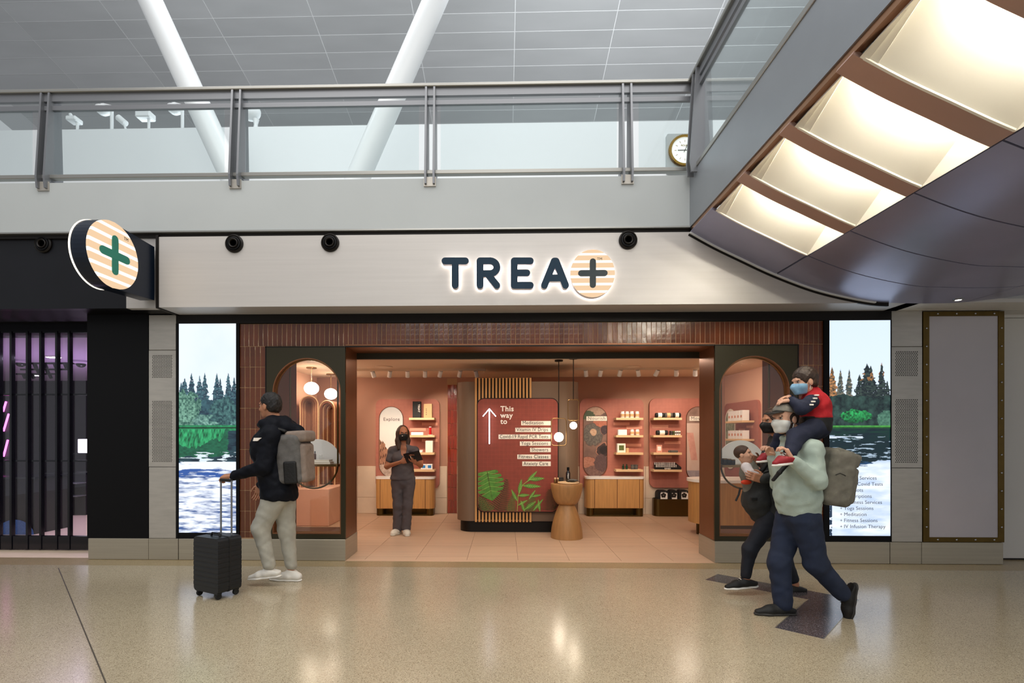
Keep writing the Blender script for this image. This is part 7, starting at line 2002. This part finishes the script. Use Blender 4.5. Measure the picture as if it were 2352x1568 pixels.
def torso4(s, g=0.0):
    s.cone(ne+V(0, 0, -.05), chest, .065+g, .088+g, .05, (side, 1.5)); s.cone(chest, waist, .09+g, .088+g, .05, (side, 1.4)); s.cone(waist, pel, .09+g, .105+g, .05, (side, 1.45))
    for p in (shN, shF): s.cone(ne+V(0, 0, -.05), p, .045+g, .05+g, .03)
torso4(s)
s.chain([shN, elN, wrN], [.045, .036, .024], .02); s.chain([shF, elF, wrF], [.045, .036, .024], .02); s.chain([hipN, kF_, aF_], [.088, .055, .036], .03); s.chain([hipF, kB_, aB_], [.088, .055, .036], .03)
hand_ops(s, wrN, V(-1, -.1, .25), V(0, 1, .2), V(0, .2, 1), .95, .45, .4); hand_ops(s, wrF, V(-1, -.2, .4), V(0, -1, .1), V(0, -.1, 1), .95, .35, .4)
grow('body', s, 'skin_tan', pr); eyes(hc, R, pr, .95)
s = SDF(.007); torso4(s, .02); s.cone(waist, pel+V(0, 0, -.01), .118, .14, .05, (side, 1.35)); s.chain([shN, elN, wrN], [.072, .062, .042], .03); s.chain([shF, elF, wrF], [.072, .062, .042], .03); s.cut(J(1770, 1192, Y), (0, 0, -1)); s.wrinkle(.006, WR); grow('sweater', s, 'charcoal_cloth', pr)
s = SDF(.007); s.cone(waist, pel, .10, .112, .05, (side, 1.4)); s.chain([hipN, kF_, aF_+V(0, 0, .025)], [.098, .062, .046], .04); s.chain([hipF, kB_, aB_+(kB_-aB_)*.18], [.098, .062, .05], .04); s.cut(J(1774, 1150, Y), (0, 0, 1)); s.wrinkle(.003, WR); grow('leggings', s, 'leggings', pr)
shoe('shoe', aF_, V(-1, -.02, -.10), V(-.10, 0, 1), .27, pr, 'shoe_black', 'sole_white', hgt=.072); shoe('shoe', aB_, V(-1, 0, -.10), V(-.10, 0, 1), .27, pr, 'shoe_black', 'sole_white', hgt=.072)
f, l, u_ = R
s = SDF(.006); s.ell(hc-f*.024+u_*.040, V(.104, .088, .100), R, .02); s.ell(hc-f*.11+u_*.0, V(.06, .05, .06), R, .03); s.ell(hc+f*.10-u_*.03, V(.09, .07, .10), R, .012, True); s.ell(hc-u_*.11, V(.12, .12, .055), R, .01, True); s.wrinkle(.003, [((150, 90, 60), .3)]); grow('hair', s, 'hair_brown', pr)
s = SDF(.004); mask_ops(s, hc, R, .95); grow('face_mask', s, 'mask_black', pr)
# carrier worn in front
cr = empty('baby_carrier', J(1735, 1180, Y), 'dark baby carrier strapped to the woman\'s chest', 'carrier')
s = SDF(.007); s.cone(J(1738, 1088, Y), J(1738, 1150, Y), .105, .115, .04, (side, 1.2)); s.cone(J(1738, 1150, Y), J(1750, 1178, Y), .115, .10, .05, (side, 1.3)); s.wrinkle(.006, WR); s.cut(J(1738, 1084, Y), (-.35, 0, 1)); pn = grow('carrier_panel', s, 'charcoal_cloth', cr)
p = J(1733, 1146, Y-.145); MB().box(p[0]-.028, p[0]+.028, p[1], p[1]+.03, p[2]-.012, p[2]+.012, .003).build('brand_tag', 'rubber', pn)
for sd in (-1, 1):
    s = SDF(.006); s.chain([J(1750, 1080, Y+sd*.13), J(1778, 1040, Y+sd*.17), J(1796, 1016, Y+sd*.12), J(1812, 1050, Y+sd*.12)], [.018, .018, .018, .016], .01, (V(0, 1, 0), 1.5)); grow('shoulder_strap', s, 'bag_black', cr)
MB().tube([J(1700, 1120, Y-.06), J(1697, 1135, Y-.07), J(1690, 1150, Y-.08)], .009, 6).build('loose_strap', 'bag_black', cr)
# the baby
e = empty('person', J(1720, 1100, Y), 'baby in pale sleeves sitting in the dark carrier', 'person')
k = .66; R = frame((.75, -.62, .20)); hc = J(1708, 1044, Y-.04)
s = SDF(.005); head_ops(s, hc, R, k); nb = J(1719, 1066, Y-.03); cb = J(1722, 1085, Y-.02); pb = J(1730, 1125, Y)
s.cone(hc-V(0, 0, .04), nb, .034, .036, .02); s.cone(nb, cb, .05, .065, .03); s.cone(cb, pb, .066, .07, .03)
eb = J(1722, 1085, Y-.13); wb_ = J(1742, 1090, Y-.15); eb2 = J(1728, 1085, Y+.09); wb2 = J(1748, 1086, Y+.06)
s.chain([J(1714, 1072, Y-.09), eb, wb_], [.026, .022, .016], .02); s.chain([J(1722, 1072, Y+.05), eb2, wb2], [.026, .022, .016], .02)
hand_ops(s, wb_, V(1, .1, .1), V(0, .4, -1), V(0, 1, .3), .5, .6, .4); hand_ops(s, wb2, V(1, 0, .1), V(0, 0, -1), V(0, -1, .3), .5, .6, .4)
grow('body', s, 'skin_pale', e); eyes(hc, R, e, k)
f, l, u_ = R
s = SDF(.005); s.ell(hc+(-f*.018+u_*.040)*k, V(.107, .086, .098)*k, R, .02); s.ell(hc+(f*.11-u_*.04)*k, V(.095, .085, .115)*k, R, .012, True); s.ell(hc-u_*.10*k, V(.12, .12, .06)*k, R, .01, True); grow('hair', s, 'hair_brown', e)
s = SDF(.006); s.cone(nb+V(0, 0, -.01), cb, .062, .082, .03); s.cone(cb, pb, .084, .085, .03); s.wrinkle(.004, WR); vb_ = grow('vest', s, 'pack_olive', e)
mat('baby_sleeve', 'c9c0c0', .8, noise=.05, nscale=30)
for a, b, c_ in ((J(1714, 1072, Y-.085), eb, wb_), (J(1722, 1072, Y+.05), eb2, wb2)):
    s = SDF(.005); s.chain([a, b, c_], [.044, .036, .026], .02); s.wrinkle(.003, WR); grow('sleeve', s, 'baby_sleeve', vb_)
s = SDF(.005); s.ell(J(1714, 1107, Y-.09), V(.05, .02, .022), None, .01); grow('orange_toggle', s, mat('orange_cloth', 'd8401c', .6), cr)
